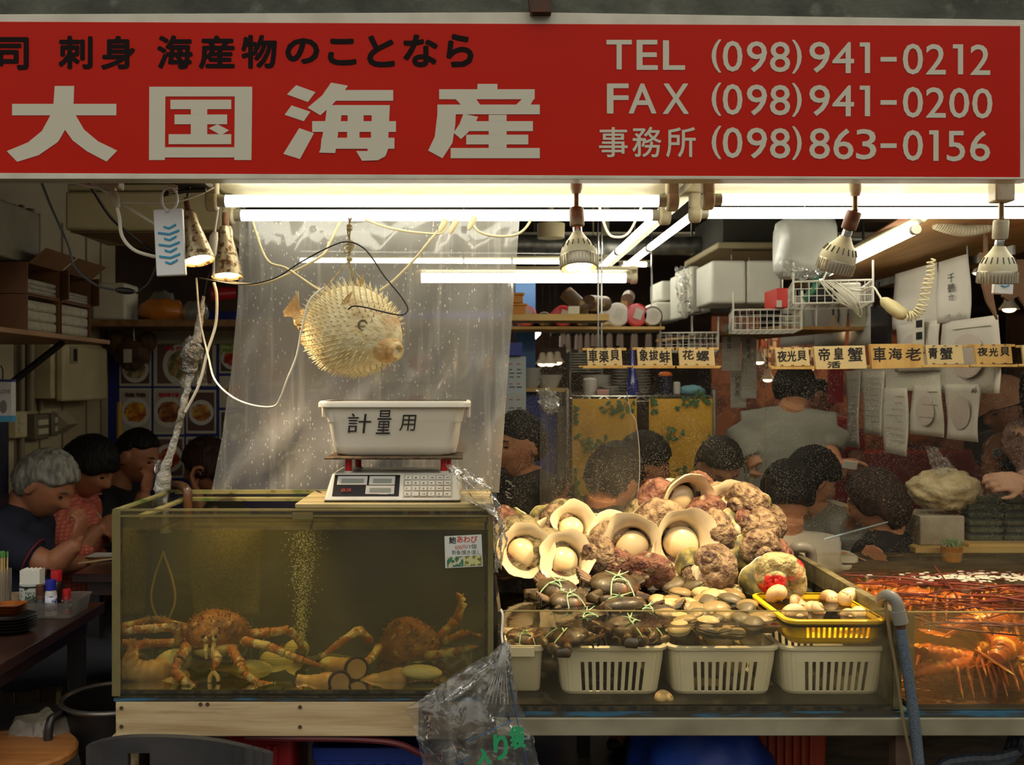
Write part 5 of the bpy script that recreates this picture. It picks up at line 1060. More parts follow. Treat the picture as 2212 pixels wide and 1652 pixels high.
mm = MB(); mm.ell(hd+upv*(-18*sc)+sd*(0*sc), (26*sc, 40*sc, 32*sc), Mf, 20, 14); mm.build('snout', pufd, pf, ang=180)
q = MB(); c = hd+fwd*25*sc+upv*(-20*sc); x, y, _ = frame(fwd)
ring = [c+x*(17*sc*math.cos(t))+y*(14*sc*math.sin(t)) for t in np.linspace(0, 6.283, 25)]
q.tube(ring, 7*sc, 10, cap=False); q.build('mouth', pufd, pf, ang=180); MB().tube([c-fwd*6*sc, c+fwd*1*sc], [12*sc, 12*sc], 14).build('teeth', M('fish_teeth', rgb(232, 222, 190), .35), pf)
for s in (-1, 1):
    e = pc+Mf @ Vector((RB*.78, s*RB*.62, RB*.20))
    if s == -1: e = pc+Mf @ Vector((RB*.78, RB*-.64, RB*.24))
    n_ = (e-pc).normalized(); x, y, _ = frame(n_); ey = MB(); ey.tube([e+n_*2*sc+x*(9*sc*math.cos(t))+y*(10*sc*math.sin(t)) for t in np.linspace(0, 6.283, 21)], 2.2*sc, 8, cap=False); ey.build('eye_ring', M('eye_ring', rgb(110, 96, 70), .4), pf)
    MB().ell(e, (8*sc, 8*sc, 5*sc), None, 14, 10).build('eye', M('cloudy_eye', rgb(206, 190, 140), .1, coat=.5), pf)
tl = pc-fwd*RB*1.0
m = MB(); tb0 = P(640, 690, PY+.03); m.tube(spline([tl+fwd*.02, tl.lerp(tb0, .6), tb0], 5), [34*sc]*4+[24*sc]*4+[14*sc]*2+[13*sc], 14); m.build('tail_stem', pufd, pf, ang=180)
def fin(nm, pts, th=.003):
    mb = MB(); n = len(pts); a = [p+Vector((0, th, 0)) for p in pts]; b = [p-Vector((0, th, 0)) for p in pts]; mb.add(a+b, [tuple(range(n)), tuple(reversed(range(n, 2*n)))]+[(i, n+i, n+(i+1) % n, (i+1) % n) for i in range(n)]); return mb.build(nm, pufd, pf)
fin('tail_fin', [P(u, v, PY+.02) for u, v in ((652, 690), (646, 662), (645, 628), (636, 640), (624, 656), (612, 672), (614, 684), (630, 684), (644, 700))])
fin('anal_fin', [P(u, v, PY+.0) for u, v in ((660, 722), (648, 728), (650, 742), (662, 752), (674, 748), (672, 732))])
fin('pectoral_fin', [P(u, v, PY-.098) for u, v in ((728, 670), (748, 640), (762, 628), (758, 640), (746, 660), (734, 672))])
fin('dorsal_fin', [P(u, v, PY+.01) for u, v in ((764, 628), (776, 604), (785, 592), (784, 606), (776, 626))])
st = M('string', rgb(214, 202, 160), .8, col2=rgb(170, 150, 100), scale=60)
m = MB()
for du in (-3, 2): m.tube(sp([(757+du, 470, PY), (753-du, 500, PY), (757+du, 530, PY), (754, 560, PY), (760+du, 590, PY), (762, 622, PY)], 6), .0022, 6)
m.tube(sp([(756, 562, PY), (730, 590, PY+.01), (690, 640, PY-.02)], 5), .0022, 6); m.tube(sp([(764, 584, PY), (785, 608, PY), (805, 632, PY)], 5), .0022, 6)
for v in (488, 494, 526, 534, 560): m.ell(P(755, v, PY), (.0085, .0085, .007), None, 8, 6)
m.tube(sp([(754, 524, PY), (742, 532, PY), (746, 546, PY-.01), (760, 540, PY-.01), (764, 524, PY), (752, 518, PY)], 6), .0022, 6)
o = m.build('hanging_string', st); tag(o, 'knotted cream string tying the pufferfish to the light', 'string')
# ---- plastic sheet behind the scale
film = clear('plastic_film', (.96, .94, .88), haze=.36, gloss=.06, rough=.07, dcol=(.92, .89, .82), bump=.6, bscale=5, stretch=(1, 1, .45), smudge=.12, glint_streak=.35, specks=.55, sscale=150)
fy = 2.95
def film_p(a, b):
    ul = 515+(-60)*b*b*1.0+(-2)*b if True else 0; ur = 1122-44*b; u = ul+(ur-ul)*a; v = 474+(590)*b
    w = .010*math.sin(a*17+b*3)+.016*mnoise.noise(Vector((a*5, b*3.0, 1)))+.010*mnoise.noise(Vector((a*13+b*5, b*4, 7)))+.02*mnoise.noise(Vector(((a+b*.6)*9, (b-a)*2, 3)))*(b if a < .4 else .6)
    p = P(u, v, fy); return Vector((p.x, fy+w+.012*math.cos(a*40)*(max(0, .12-a)/.12+max(0, a-.9)/.1), p.z))
m = MB(); m.grid(film_p, 90, 90)
o = m.build('plastic_sheet', film, recalc=False, ang=180); tag(o, 'clear wrinkled plastic sheet hung behind the scale and pufferfish', 'plastic sheet')
# ---- crumpled bag over the scale and down the tank end
bagm = clear('crumpled_film', (.95, .93, .86), haze=.10, gloss=.06, rough=.05, dcol=(.88, .82, .70), bump=.9, bscale=26, smudge=.2, glint_streak=.25)
def crumple(mb, rows, nu=26, nv=26, amp=.012, seed=0, f=9):
    """rows: list of polylines (top to bottom) of points; surface through them with creases"""
    R_ = [spline([P(*q) for q in r], 12) for r in rows]
    def at(poly, t): x = t*(len(poly)-1); i = min(int(x), len(poly)-2); return poly[i].lerp(poly[i+1], x-i)
    def fn(a, b):
        x = b*(len(R_)-1); i = min(int(x), len(R_)-2); f_ = x-i; p = at(R_[i], a).lerp(at(R_[i+1], a), f_)
        n = Vector((mnoise.noise(Vector((a*f, b*f, seed))), mnoise.noise(Vector((a*f, b*f, seed+9))), mnoise.noise(Vector((a*f, b*f, seed+5)))))
        n2 = Vector((abs(mnoise.noise(Vector((a*f*2.2, b*f*2.2, seed)))), abs(mnoise.noise(Vector((a*f*2.2, b*f*2.2, seed+3)))), 0)); return p+n*amp+n2*amp*.8
    return mb.grid(fn, nu, nv)
m = MB(); crumple(m, [[(962, 1000, 2.50), (996, 1008, 2.47), (1020, 1022, 2.46)], [(985, 1030, 2.45), (1020, 1040, 2.43), (1066, 1060, 2.44)], [(990, 1066, 2.44), (1046, 1090, 2.42), (1082, 1100, 2.44)], [(1064, 1112, 2.405), (1078, 1120, 2.40), (1088, 1130, 2.44)], [(1068, 1180, 2.405), (1080, 1170, 2.40), (1094, 1168, 2.44)], [(1066, 1240, 2.405), (1074, 1230, 2.40), (1080, 1226, 2.43)]], 24, 50, .010, 2, 8)
m.build('plastic_bag', bagm, recalc=False, ang=180); o = bpy.data.objects['plastic_bag']; tag(o, 'crumpled clear plastic draped from the scale down the tank corner', 'plastic sheet')
# ---- big clear bag hanging in front
bag = thing('plastic_bag', 'large clear bag with green lettering hung between the two tanks', 'plastic bag', P(1090, 1390, 2.36))
bagc = clear('clear_bag', (.95, .95, .92), haze=.04, gloss=.05, rough=.05, dcol=(.82, .80, .74), bump=.8, bscale=16, smudge=.09, glint_streak=.20)
m = MB(); rows = [[(1080, 1392, 2.36), (1090, 1386, 2.34), (1098, 1392, 2.36)], [(1050, 1420, 2.36), (1088, 1430, 2.32), (1104, 1430, 2.36)], [(962, 1470, 2.37), (1050, 1480, 2.32), (1112, 1480, 2.36)], [(874, 1530, 2.37), (1020, 1540, 2.30), (1126, 1540, 2.36)], [(900, 1590, 2.37), (1020, 1600, 2.29), (1142, 1590, 2.36)], [(912, 1650, 2.37), (1020, 1660, 2.29), (1164, 1650, 2.36)], [(900, 1740, 2.37), (1020, 1760, 2.29), (1180, 1740, 2.36)]]
crumple(m, rows, 44, 56, .013, 4, 8); m.build('bag_film', bagc, bag, recalc=False, ang=180)
m = MB(); crumple(m, [[(q[0], q[1], 2.40) for q in r] for r in rows], 30, 40, .008, 14, 6); m.build('bag_back', bagc, bag, recalc=False, ang=180)
m = MB()
for k in range(7): m.tube(sp([(1088+k*.8, 1388, 2.345), (1086+(k-4)*3, 1440, 2.315), (1080+(k-4)*9, 1520, 2.30)], 6), .0009, 4)
m.build('gathers', clear('white_gather', (.95, .95, .95), haze=.25, gloss=.1), bag)
blm = M('blue_seal_line', rgb(40, 84, 130), .5)
for pts in ([(1010, 1600, 2.283), (1060, 1578, 2.28), (1108, 1556, 2.31)], [(1100, 1460, 2.345), (1118, 1560, 2.343), (1140, 1652, 2.343)], [(985, 1652, 2.285), (1010, 1640, 2.28), (1020, 1632, 2.28)], [(1096, 1440, 2.35), (1106, 1500, 2.35), (1116, 1540, 2.35)]): MB().tube(sp(pts, 6), .0011, 5).build('seal_line', blm, bag)
gl_ = M('green_print', rgb(40, 150, 96), .5)
for ch, px, ro in (('り', (1066, 1584, 1098, 1642), .1), ('袋', (1100, 1568, 1134, 1618), .15), ('入', (1030, 1616, 1062, 1652), .0)):
    m = MB(); textp(m, ch, px, 2.272, bold=.0022, rot=ro); m.build('lettering', gl_, bag, smooth=False, recalc=False)['label'] = 'green lettering'
cable('white hooked cord holding the clear bag at the tray corner', [(1082, 1316, 2.41), (1086, 1330, 2.40), (1084, 1370, 2.39), (1088, 1400, 2.37)], .0028, wh)
# ---- pole wrapped in plastic
wrapm = M('crumpled_wrap', rgb(196, 192, 180), .25, spec=.7, col2=rgb(150, 140, 120), scale=24, bump=1.0, bscale=50, coat=.5); foil = M('foil_tape', rgb(190, 190, 188), .22, .8, bump=.9, bscale=60, col2=rgb(130, 124, 110), scale=14)
wpz = thing('wrapped_cable', 'cable bundled in plastic wrap rising from the tank corner to the lamps', 'wrapped cable', P(352, 1090, 2.80))
def rough_tube(pts, rs, nm, mat, seg=14, amp=.25, sd=0):
    m = MB(); m.tube(pts, rs, seg)
    c = pts; m.v = [v+Vector((mnoise.noise(v*60+Vector((sd, 0, 0))), mnoise.noise(v*60+Vector((0, sd, 9))), 0))*(max(rs)*amp) for v in m.v]; return m.build(nm, mat, wpz, ang=50)
a = sp([(352, 1150, 2.80), (350, 1090, 2.80), (350, 1050, 2.80), (362, 1000, 2.79), (380, 940, 2.79), (393, 890, 2.78), (404, 840, 2.78), (412, 800, 2.78)], 6); n = len(a)
rough_tube(a, [.021-.004*min(1, i/12)-.008*min(1, max(0, i-12)/12)+.006*(1 if 10 < i < 16 else 0) for i in range(n)], 'lower_wrap', wrapm, sd=1)
rough_tube(sp([(410, 812, 2.78), (408, 800, 2.78), (412, 770, 2.77), (418, 744, 2.77), (424, 736, 2.77)], 5), [.012]*5+[.024]*5+[.029]*5+[.024]*5+[.012], 'taped_plug', foil, sd=5)
rough_tube(sp([(424, 738, 2.77), (430, 700, 2.76), (436, 670, 2.75), (440, 640, 2.74)], 5), [.013-.0006*i for i in range(16)], 'upper_wrap', wrapm, sd=8)
for pts in ([(386, 822, 2.77), (400, 806, 2.77), (404, 834, 2.77), (394, 838, 2.77)], [(424, 812, 2.77), (446, 800, 2.77), (447, 832, 2.77), (426, 830, 2.77)], [(330, 994, 2.79), (352, 992, 2.79), (350, 1030, 2.79), (334, 1020, 2.79)]):
    m = MB(); q = [P(*p) for p in pts]; m.grid(lambda a, b: q[0].lerp(q[1], a).lerp(q[3].lerp(q[2], a), b)+Vector((0, .006*math.sin(a*5+b*4), 0)), 8, 8); m.build('tape_flap', bagm, wpz, recalc=False)
cable('black wire from the wrapped cable up to the cone lamps', [(440, 645, 2.74), (446, 610, 2.72), (455, 585, 2.70), (470, 570, 2.70)], .0016, bk)
# ================================================================ shelf of boxes on the wall at the wiring end
brn = M('carton', rgb(122, 84, 52), .8, col2=rgb(104, 70, 42), scale=5); wbd = M('shelf_board', rgb(150, 112, 70), .6, col2=rgb(120, 86, 50), scale=4, stretch=(6, 1, 6)); dk = M('near_black', rgb(26, 24, 24), .6)
sh = thing('wall_shelf', 'brown wooden shelf on the beige wall carrying cardboard cartons', 'shelf', (-1.56, 3.3, 1.655))
MB().bb(-1.765, -1.35, 2.75, 3.76, 1.652, 1.668).build('shelf_board', wbd, sh, bevel=.002)
MB().tube([(-1.762, 3.45, 1.36), (-1.40, 3.45, 1.648)], .012, 4).bb(-1.765, -1.745, 3.43, 3.47, 1.33, 1.65).build('bracket', dk, sh)
pk = clear('wrapped_plates', (.9, .88, .8), haze=.75, gloss=.12, rough=.08, dcol=rgb(226, 222, 206), bump=.8, bscale=40, smudge=.2)
whp = M('white_foam', rgb(228, 224, 206), .6, col2=rgb(208, 204, 184), scale=4)
def carton(label, x, y0, y1, z0, z1, fill=.8, flaps=True):
    t = thing('carton', label, 'cardboard box', ((x-.34+x)/2, (y0+y1)/2, z0), 'cartons on the wall shelf')
    m = MB(); th = .004; m.bb(x-.34, x-.335, y0, y1, z0, z1).bb(x-.335, x, y0, y0+th, z0, z1).bb(x-.335, x, y1-th, y1, z0, z1).bb(x-.335, x, y0+th, y1-th, z0, z0+th).bb(x-.335, x, y0+th, y1-th, z1-th, z1); m.build('carton_body', brn, t)
    if flaps:
        m = MB(); m.box((x+.012, y1+.006, (z0+z1)/2), (.05, th, z1-z0), (0, 0, -.5)); m.box((x+.03, (y0+y1)/2, z1+.02), (.07, y1-y0-.01, th), (0, -.7, 0)); m.build('flap', brn, t)
    n = 3; h = (z1-z0-2*th)*fill/n
    for i in range(n):
        MB().box((x-.16, (y0+y1)/2, z0+th+h*(i+.5)), (.31, (y1-y0)-.02, h*.97)).build('wrapped_pack', [pk], t, bevel=.008)
    MB().bb(x-.31, x-.02, y0+.018, y1-.018, z0+.007, z0+.007+h*n-.006).build('foam_plates', whp, t)
carton('lower carton with wrapped plates on the wall shelf, nearest the aisle', -1.385, 3.14, 3.385, 1.6685, 1.785, .9, False)
carton('lower carton with wrapped plates on the wall shelf, at the shelf end', -1.385, 3.40, 3.66, 1.6685, 1.785, .95, False)
carton('upper carton with one wrapped pack, nearest the aisle on the wall shelf', -1.385, 3.14, 3.385, 1.787, 1.885, .5)
carton('upper carton with open flaps at the shelf end', -1.385, 3.40, 3.66, 1.787, 1.885, .35)
o = MB().bb(-1.74, -1.48, 2.85, 3.13, 1.6685, 1.86).build('carton', brn, bevel=.002); tag(o, 'closed brown carton on the wall shelf at the picture edge', 'cardboard box', 'cartons on the wall shelf')
o = MB().bb(-1.74, -1.415, 3.0, 3.30, 1.889, 2.06).build('foam_box', M('grey_foam_box', rgb(140, 134, 118), .7, col2=rgb(120, 114, 98), scale=6), bevel=.006); tag(o, 'grey foam box on top of the stacked cartons', 'foam box')
# ---- air conditioner unit under the ceiling
ac = thing('air_conditioner', 'long cream air conditioner under the ceiling behind the cone lamps', 'air conditioner', (PX(300, 3.5), 3.6, 2.0))
acm = M('cream_enamel', rgb(196, 184, 140), .5, col2=rgb(180, 168, 124), scale=3)
ax0, ax1 = PX(140, 3.5), PX(475, 3.5)
MB().bb(ax0, ax1, 3.5, 3.9, PZ(497, 3.5), PZ(412, 3.5)).build('body', acm, ac, bevel=.01); MB().bb(ax0, ax1, 3.52, 3.9, PZ(409, 3.5), PZ(395, 3.5)).build('top_cover', acm, ac, bevel=.004)
MB().add([(ax0+.01, 3.52, PZ(500, 3.5)), (ax1-.01, 3.52, PZ(500, 3.5)), (ax1-.01, 4.1, PZ(500, 3.5)-.03), (ax0+.3, 4.1, PZ(500, 3.5)-.03), (ax0+.01, 3.52, PZ(498, 3.5)), (ax1-.01, 3.52, PZ(498, 3.5)), (ax1-.01, 4.1, PZ(498, 3.5)), (ax0+.3, 4.1, PZ(498, 3.5))], [(0, 1, 2, 3), (7, 6, 5, 4), (0, 4, 5, 1), (1, 5, 6, 2), (2, 6, 7, 3), (3, 7, 4, 0)]).build('underside', M('tan_underside', rgb(128, 106, 74), .7), ac)
for x in (ax0+.06, ax1-.06): MB().tube([(x, 3.7, 2.15), (x, 3.7, 2.795)], .008, 8).build('hanger_rod', steel, ac)
# ---- fuse box and wiring on the wall
fb = thing('fuse_box', 'cream metal fuse box with a hinged cover on the beige wall', 'fuse box', (-1.77, 4.3, 1.44))
cre = M('cream_metal', rgb(200, 186, 146), .5, col2=rgb(184, 170, 130), scale=4)
MB().bb(-1.769, -1.68, 4.03, 4.58, 1.445, 1.68).build('box_body', cre, fb, bevel=.008); MB().bb(-1.6795, -1.645, 4.06, 4.55, 1.435, 1.665).build('cover', cre, fb, bevel=.01)
MB().bb(-1.6445, -1.6425, 4.12, 4.20, 1.59, 1.66).build('recess_plate', M('recess_grey', rgb(150, 140, 112), .5), fb); MB().bb(-1.6422, -1.639, 4.155, 4.185, 1.60, 1.65).build('handle', dk, fb)
for y, r, z1, lab in ((3.92, .012, 2.2, 'thin grey conduit on the beige wall nearest the aisle'), (4.0, .016, 2.2, 'grey conduit going down to the switch boxes'), (4.10, .012, 1.44, 'grey conduit below the fuse box')):
    o = MB().tube([(-1.752, y, 1.40 if y > 3.95 else .9), (-1.752, y, z1)], r, 10).build('conduit_pipe', M('conduit_grey', rgb(128, 116, 92), .5)); tag(o, lab, 'pipe')
gm = M('grey_switch', rgb(108, 98, 78), .5)
for y0, y1, z0, z1, mt, lab in ((3.97, 4.10, 1.285, 1.385, gm, 'grey double switch box on the beige wall'), (4.13, 4.19, 1.29, 1.385, gm, 'small grey switch box with two white buttons'), (3.80, 3.90, 1.30, 1.40, cre, 'cream socket box on the beige wall')):
    t = thing('switch_box', lab, 'switch', (-1.77, (y0+y1)/2, z0)); MB().bb(-1.769, -1.72, y0, y1, z0, z1).build('box_body', mt, t, bevel=.004)
    for k in range(2): MB().bb(-1.7195, -1.714, y0+.02, y1-.02, z0+.02+.036*k, z0+.042+.036*k).build('button', M('switch_white', rgb(200, 190, 160), .5), t)
t = thing('wall_bracket', 'white folded plastic holder on the beige wall beside the switches', 'holder', (-1.77, 4.3, 1.30)); MB().add([(-1.769, 4.24, 1.29), (-1.769, 4.36, 1.29), (-1.70, 4.36, 1.335), (-1.70, 4.24, 1.335), (-1.769, 4.24, 1.39), (-1.769, 4.36, 1.39), (-1.755, 4.36, 1.39), (-1.755, 4.24, 1.39)], [(0, 1, 2, 3), (7, 6, 5, 4), (0, 4, 5, 1), (1, 5, 6, 2), (2, 6, 7, 3), (3, 7, 4, 0)]).build('holder_body', M('dirty_white', rgb(180, 168, 136), .5), t)
o = MB().tube([(-1.68, 4.80, FZ), (-1.68, 4.80, 1.42)], .012, 10).build('yellow_pipe', M('yellow_paint', rgb(190, 150, 50), .5)); tag(o, 'yellow pipe between the beige wall and the blue partition', 'pipe')
gb = thing('glove_pack', 'white packet with LOVE lettering and blue base hung at the picture edge', 'packet', P(8, 910, 3.3))
MB().box(P(8, 866, 3.3), (.068, .03, .136)).build('packet', M('packet_white', rgb(200, 198, 194), .5), gb, bevel=.003); MB().box(P(8, 904, 3.3)+Vector((0, -.0005, 0)), (.069, .031, .02)).build('blue_band', M('packet_blue', rgb(70, 150, 190), .5), gb); MB().box(P(8, 822, 3.3)+Vector((0, -.0005, 0)), (.069, .031, .008)).build('top_band', M('packet_navy', rgb(40, 44, 110), .5), gb)
m = MB(); textp(m, 'LOVE', (0, 841, 22, 850), 3.3-.0155); m.build('lettering', ik, gb, smooth=False, recalc=False); MB().ell(P(12, 878, 3.3)+Vector((0, -.0155, 0)), (.012, .001, .022)).build('picture', M('packet_grey', rgb(120, 116, 110), .5), gb)
MB().tube(sp([(6, 820, 3.3), (6, 800, 3.31), (2, 790, 3.32)], 4), .002, 6).build('hook', dk, gb)
o = MB().bb(PX(-60, 3.4), PX(7, 3.4), 3.36, 3.44, PZ(1180, 3.4), PZ(911, 3.4)).build('dark_signboard', M('navy_black', rgb(22, 22, 40), .5)); tag(o, 'dark panel with a scrap of white writing at the picture edge', 'panel')
# ---- shelf over the blue partition and the things on it
ps = thing('partition_shelf', 'long brown shelf over the blue partition behind the diners', 'shelf', (-.8, 4.7, 1.80)); MB().bb(-1.76, .16, 4.52, 4.95, 1.765, 1.795).build('shelf_board', wbd, ps); MB().bb(-1.76, .16, 4.86, 4.895, 1.70, 1.764).build('pale_rail', M('pale_rail', rgb(150, 142, 118), .6), ps)
o = MB().bb(PX(205, 4.6), PX(278, 4.6), 4.56, 4.74, 1.796, PZ(612, 4.6)).build('white_dispenser', whp, bevel=.012); tag(o, 'white plastic dispenser on the partition shelf behind the inline switch', 'dispenser')
for u0, u1, v0, mt, lab in ((300, 400, 645, M('orange_bag', rgb(214, 130, 40), .35, coat=.4, bump=.4, bscale=20), 'orange plastic bag lying on the partition shelf'), (298, 360, 622, clear('grey_bag', (.8, .8, .75), haze=.5, gloss=.1, dcol=(.6, .58, .5), bump=.6), 'clear crumpled bag standing on the partition shelf behind the orange one'), (395, 450, 650, clear('grey_bag2', (.8, .8, .75), haze=.4, gloss=.1, dcol=(.6, .58, .5), bump=.6), 'clear plastic bag on the partition shelf by the red canister')):
    z1 = PZ(v0, 4.65); c = Vector((PX((u0+u1)/2, 4.65), 4.65 if u0 != 298 else 4.80, 1.797+(z1-1.797)*.42)); w = (u1-u0)*4.65/FPX
    o = MB().ell(c, (w*.52, .06, (z1-1.797)*.58), None, 24, 14, lambda p, d: Vector((p.x, p.y, max(p.z, -(z1-1.797)*.42)))*(1+.18*mnoise.noise(d*3))).build('plastic_bag', mt, ang=180); tag(o, lab, 'plastic bag')
o = MB().cyl(P(455, 636, 4.62), P(508, 632, 4.66), .034, .028).build('red_canister', M('red_tin', rgb(170, 26, 40), .35)); o.location.z = 0; tag(o, 'red canister lying on the partition shelf by the film edge', 'canister')
# ---- menu posters on the partition
pap = M('poster_paper', rgb(196, 190, 176), .5); plt = M('plate_print', rgb(210, 206, 196), .5)
foods = [M('food_print_%d' % i, a, .5, col2=b, scale=28, lo=.45, hi=.58, col3=c, scale3=18) for i, (a, b, c) in enumerate([(rgb(206, 150, 70), rgb(150, 80, 34), rgb(226, 200, 120)), (rgb(170, 96, 52), rgb(110, 56, 34), rgb(204, 150, 96)), (rgb(216, 156, 44), rgb(170, 80, 30), rgb(230, 190, 60)), (rgb(190, 170, 120), rgb(110, 110, 70), rgb(200, 110, 70)), (rgb(196, 60, 40), rgb(150, 36, 24), rgb(210, 150, 110))])]
bgs = [M('poster_bg_%d' % i, c, .5) for i, c in enumerate([rgb(110, 84, 76), rgb(96, 66, 62), rgb(180, 174, 160), rgb(70, 60, 58)])]
pred = M('poster_red', rgb(196, 50, 50), .5); lgr = M('lime_note', rgb(180, 210, 110), .6)
yq = 4.896
def poster(label, u0, v0, u1, v1, fd_, bg=None, plate=.42, words=None, wc=None, py=.52, px=.5, yy=yq):
    Y = yy; t = thing('menu_poster', label, 'menu poster', P((u0+u1)/2, v1, Y), 'food photo posters on the blue partition')
    def rct(a, b, c, d, y, mt, nm): MB().bb(PX(a, Y), PX(c, Y), y-.0012, y, PZ(d, Y), PZ(b, Y)).build(nm, mt, t, smooth=False)
    rct(u0, v0, u1, v1, Y, pap, 'sheet'); w, h = u1-u0, v1-v0
    if bg is not None: rct(u0+w*.06, v0+h*.06, u1-w*.06, v1-h*.06, Y-.0016, bgs[bg], 'photo_ground')
    r = min(w, h)*plate*Y/FPX; c = P(u0+w*px, v0+h*py, Y-.0034)
    MB().tube([c, c-Vector((0, .0008, 0))], [r, r], 32).build('plate_print', plt, t, smooth=False)
    MB().ell(c-Vector((0, .001, 0)), (r*.74, .0006, r*.66), None, 28, 10, lambda p, d: p*(1+.25*mnoise.noise(d*3+Vector((u0, v0, 0))))).build('food_print', foods[fd_], t)
    if words:
        m = MB(); textp(m, words, (u0+w*.16, v0+h*.10, u0+w*.84, v0+h*.20), Y-.0046, bold=.0012); m.build('lettering', wc or pred, t, smooth=False, recalc=False)
poster('menu poster of a soup plate behind the dark hanging bundle', 258, 738, 327, 834, 3, 1, py=.62); poster('wide menu poster of grilled oysters with red words', 332, 738, 467, 834, 3, 0, .50, '焼きカキ'); poster('menu poster with a lime price note above red food, by the film edge', 474, 738, 530, 806, 4, 3, .44)
m = MB(); m.bb(PX(478, 4.89), PX(508, 4.89), 4.886, 4.888, PZ(762, 4.89), PZ(739, 4.89)); o = m.build('price_note', lgr, smooth=False); tag(o, 'lime paper note with 250g 3000円 handwritten above the posters', 'note')
m = MB(); textp(m, '250g', (480, 741, 500, 750), 4.885); textp(m, '3000円', (480, 751, 507, 761), 4.885); q = m.build('lettering', ik, o, smooth=False, recalc=False)
poster('menu poster of yellow and red fried food with a white oval', 258, 838, 327, 938, 2, 2, .46, '強強', M('brown_ink', rgb(90, 50, 40), .6)); poster('menu poster of brown fried crab with red words', 332, 838, 398, 938, 1, 2, .50, '特炒椰子蟹'); poster('menu poster of pale food with a green leaf on a round plate', 402, 842, 467, 936, 0, 1, .42); poster('menu poster of orange fried shrimp by the film edge', 474, 812, 540, 880, 2, None, .40); poster('menu poster half hidden by the plastic film, low', 474, 886, 545, 950, 3, 3)
poster('menu poster of a red bowl behind the eating man in black', 332, 943, 398, 1032, 4, 0, .46); poster('menu poster of red stew with black heading', 402, 943, 470, 1032, 4, 0, .52, '牛バター焼き', ik); poster('menu poster hidden behind the man in black', 258, 943, 327, 1032, 1, 2)
for i, (u, v, f) in enumerate([(560, 760, 0), (640, 760, 3), (560, 866, 4), (870, 740, 4), (950, 745, 3), (870, 830, 4), (950, 835, 1), (870, 925, 0), (950, 925, 2), (600, 960, 1), (1030, 745, 2), (790, 745, 1)]):
    poster('blurred menu poster seen through the plastic sheet', u, v, u+70, v+84, f, i % 3, .46)
hb = thing('hanging_bundle', 'dark brown bundle with a white label hanging on a white hook by the posters', 'bundle', P(285, 720, 4.7)); bdm = M('dark_dried', rgb(64, 46, 32), .7, col2=rgb(100, 66, 34), scale=8, bump=.6, bscale=20)
m = MB(); m.ell(P(285, 765, 4.72), (.08, .05, .075), None, 24, 16, lambda p, d: p*(1+.3*mnoise.noise(d*2.5))); m.ell(P(252, 742, 4.74), (.05, .04, .06), None, 18, 12); m.ell(P(318, 738, 4.74), (.045, .04, .05), None, 18, 12); m.build('bundle_body', bdm, hb)
MB().tube(sp([(290, 736, 4.68), (289, 715, 4.68), (291, 706, 4.70), (298, 704, 4.72)], 5), .003, 6).build('hook', wh, hb); MB().bb(PX(267, 4.655), PX(285, 4.655), 4.652, 4.655, PZ(783, 4.655), PZ(754, 4.655)).build('label_tag', M('bundle_tag', rgb(190, 184, 170), .6), hb)
# ================================================================ tables and the things on them
tabm = M('dark_lacquer', rgb(58, 36, 30), .3, col2=rgb(44, 28, 24), scale=4, stretch=(8, 1, 8), coat=.2)
def table(label, x0, x1, y0, y1, z):
    t = thing('dining_table', label, 'table', ((x0+x1)/2, (y0+y1)/2, FZ)); MB().bb(x0, x1, y0, y1, z-.03, z).build('table_top', tabm, t, bevel=.003)
    MB().bb(x0+.04, x1-.04, y0+.04, y1-.04, z-.08, z-.0305).build('apron', tabm, t)
    for x in (x0+.06, x1-.06):
        for y in (y0+.06, y1-.06): MB().bb(x-.02, x+.02, y-.02, y+.02, FZ, z-.081).build('table_leg', dk, t)
TBZ = .86
table('dark lacquered table with napkins and seasonings beside the tank', -1.70, -1.085, 2.30, 2.98, TBZ)
table('dark dining table where the three diners are eating', -1.36, -.72, 3.42, 4.66, TBZ)
nc_ = thing('napkin_can', 'white printed napkin can full of white paper napkins', 'napkin holder', P(70, 1312, 2.86)); c = Vector((PX(70, 2.86), 2.86, TBZ+.0005)); nz = PZ(1258, 2.86)
MB().lathe([(.001, 0), (.033, 0), (.034, .003), (.034, nz-TBZ), (.031, nz-TBZ), (.031, .01), (.001, .01)], c).build('can', M('printed_can', rgb(206, 208, 196), .4, col2=rgb(60, 80, 70), scale=70, lo=.60, hi=.63), nc_)
MB().lathe([(.0345, nz-TBZ-.010), (.0345, nz-TBZ-.006)], c).build('dotted_band', dk, nc_, solid=.001)
for i, (s, q) in enumerate(((('Side by'), (54, 1278, 80, 1285)), (('MUG'), (54, 1287, 82, 1300)))):
    m = MB(); textp(m, s, q, 2.86-.0355, shear=.2, bold=.0005 if i else 0); m.build('lettering', M('green_ink', rgb(40, 84, 64), .5), nc_, smooth=False, recalc=False)
m = MB(); n = 9; pts = []
for i in range(n+1): pts += [(-.028+.056*i/n, .048+(.004 if i % 2 else 0))]
m.prism([(-.028, 0), (.028, 0)]+[(x, z) for x, z in reversed(pts)], -.018, .018); m.v = [c+Vector((0, 0, nz-TBZ-.012))+p for p in m.v]; m.build('napkins', M('napkin_paper', rgb(226, 222, 208), .8), nc_)
trc = clear('clear_tray', (.92, .90, .86), haze=.22, gloss=.06, dcol=(.7, .66, .6)); tr = thing('seasoning_tray', 'clear plastic tray holding seasoning bottles on the dark table', 'tray', (PX(118, 2.80), 2.82, TBZ))
m = MB(); rbox_shell(m, [(.120, .13, .01, .0005), (.136, .15, .012, .045), (.142, .156, .013, .046), (.133, .147, .011, .045), (.117, .127, .009, .003)], (PX(116, 2.80), 2.83, TBZ)); m.build('tray_body', trc, tr)
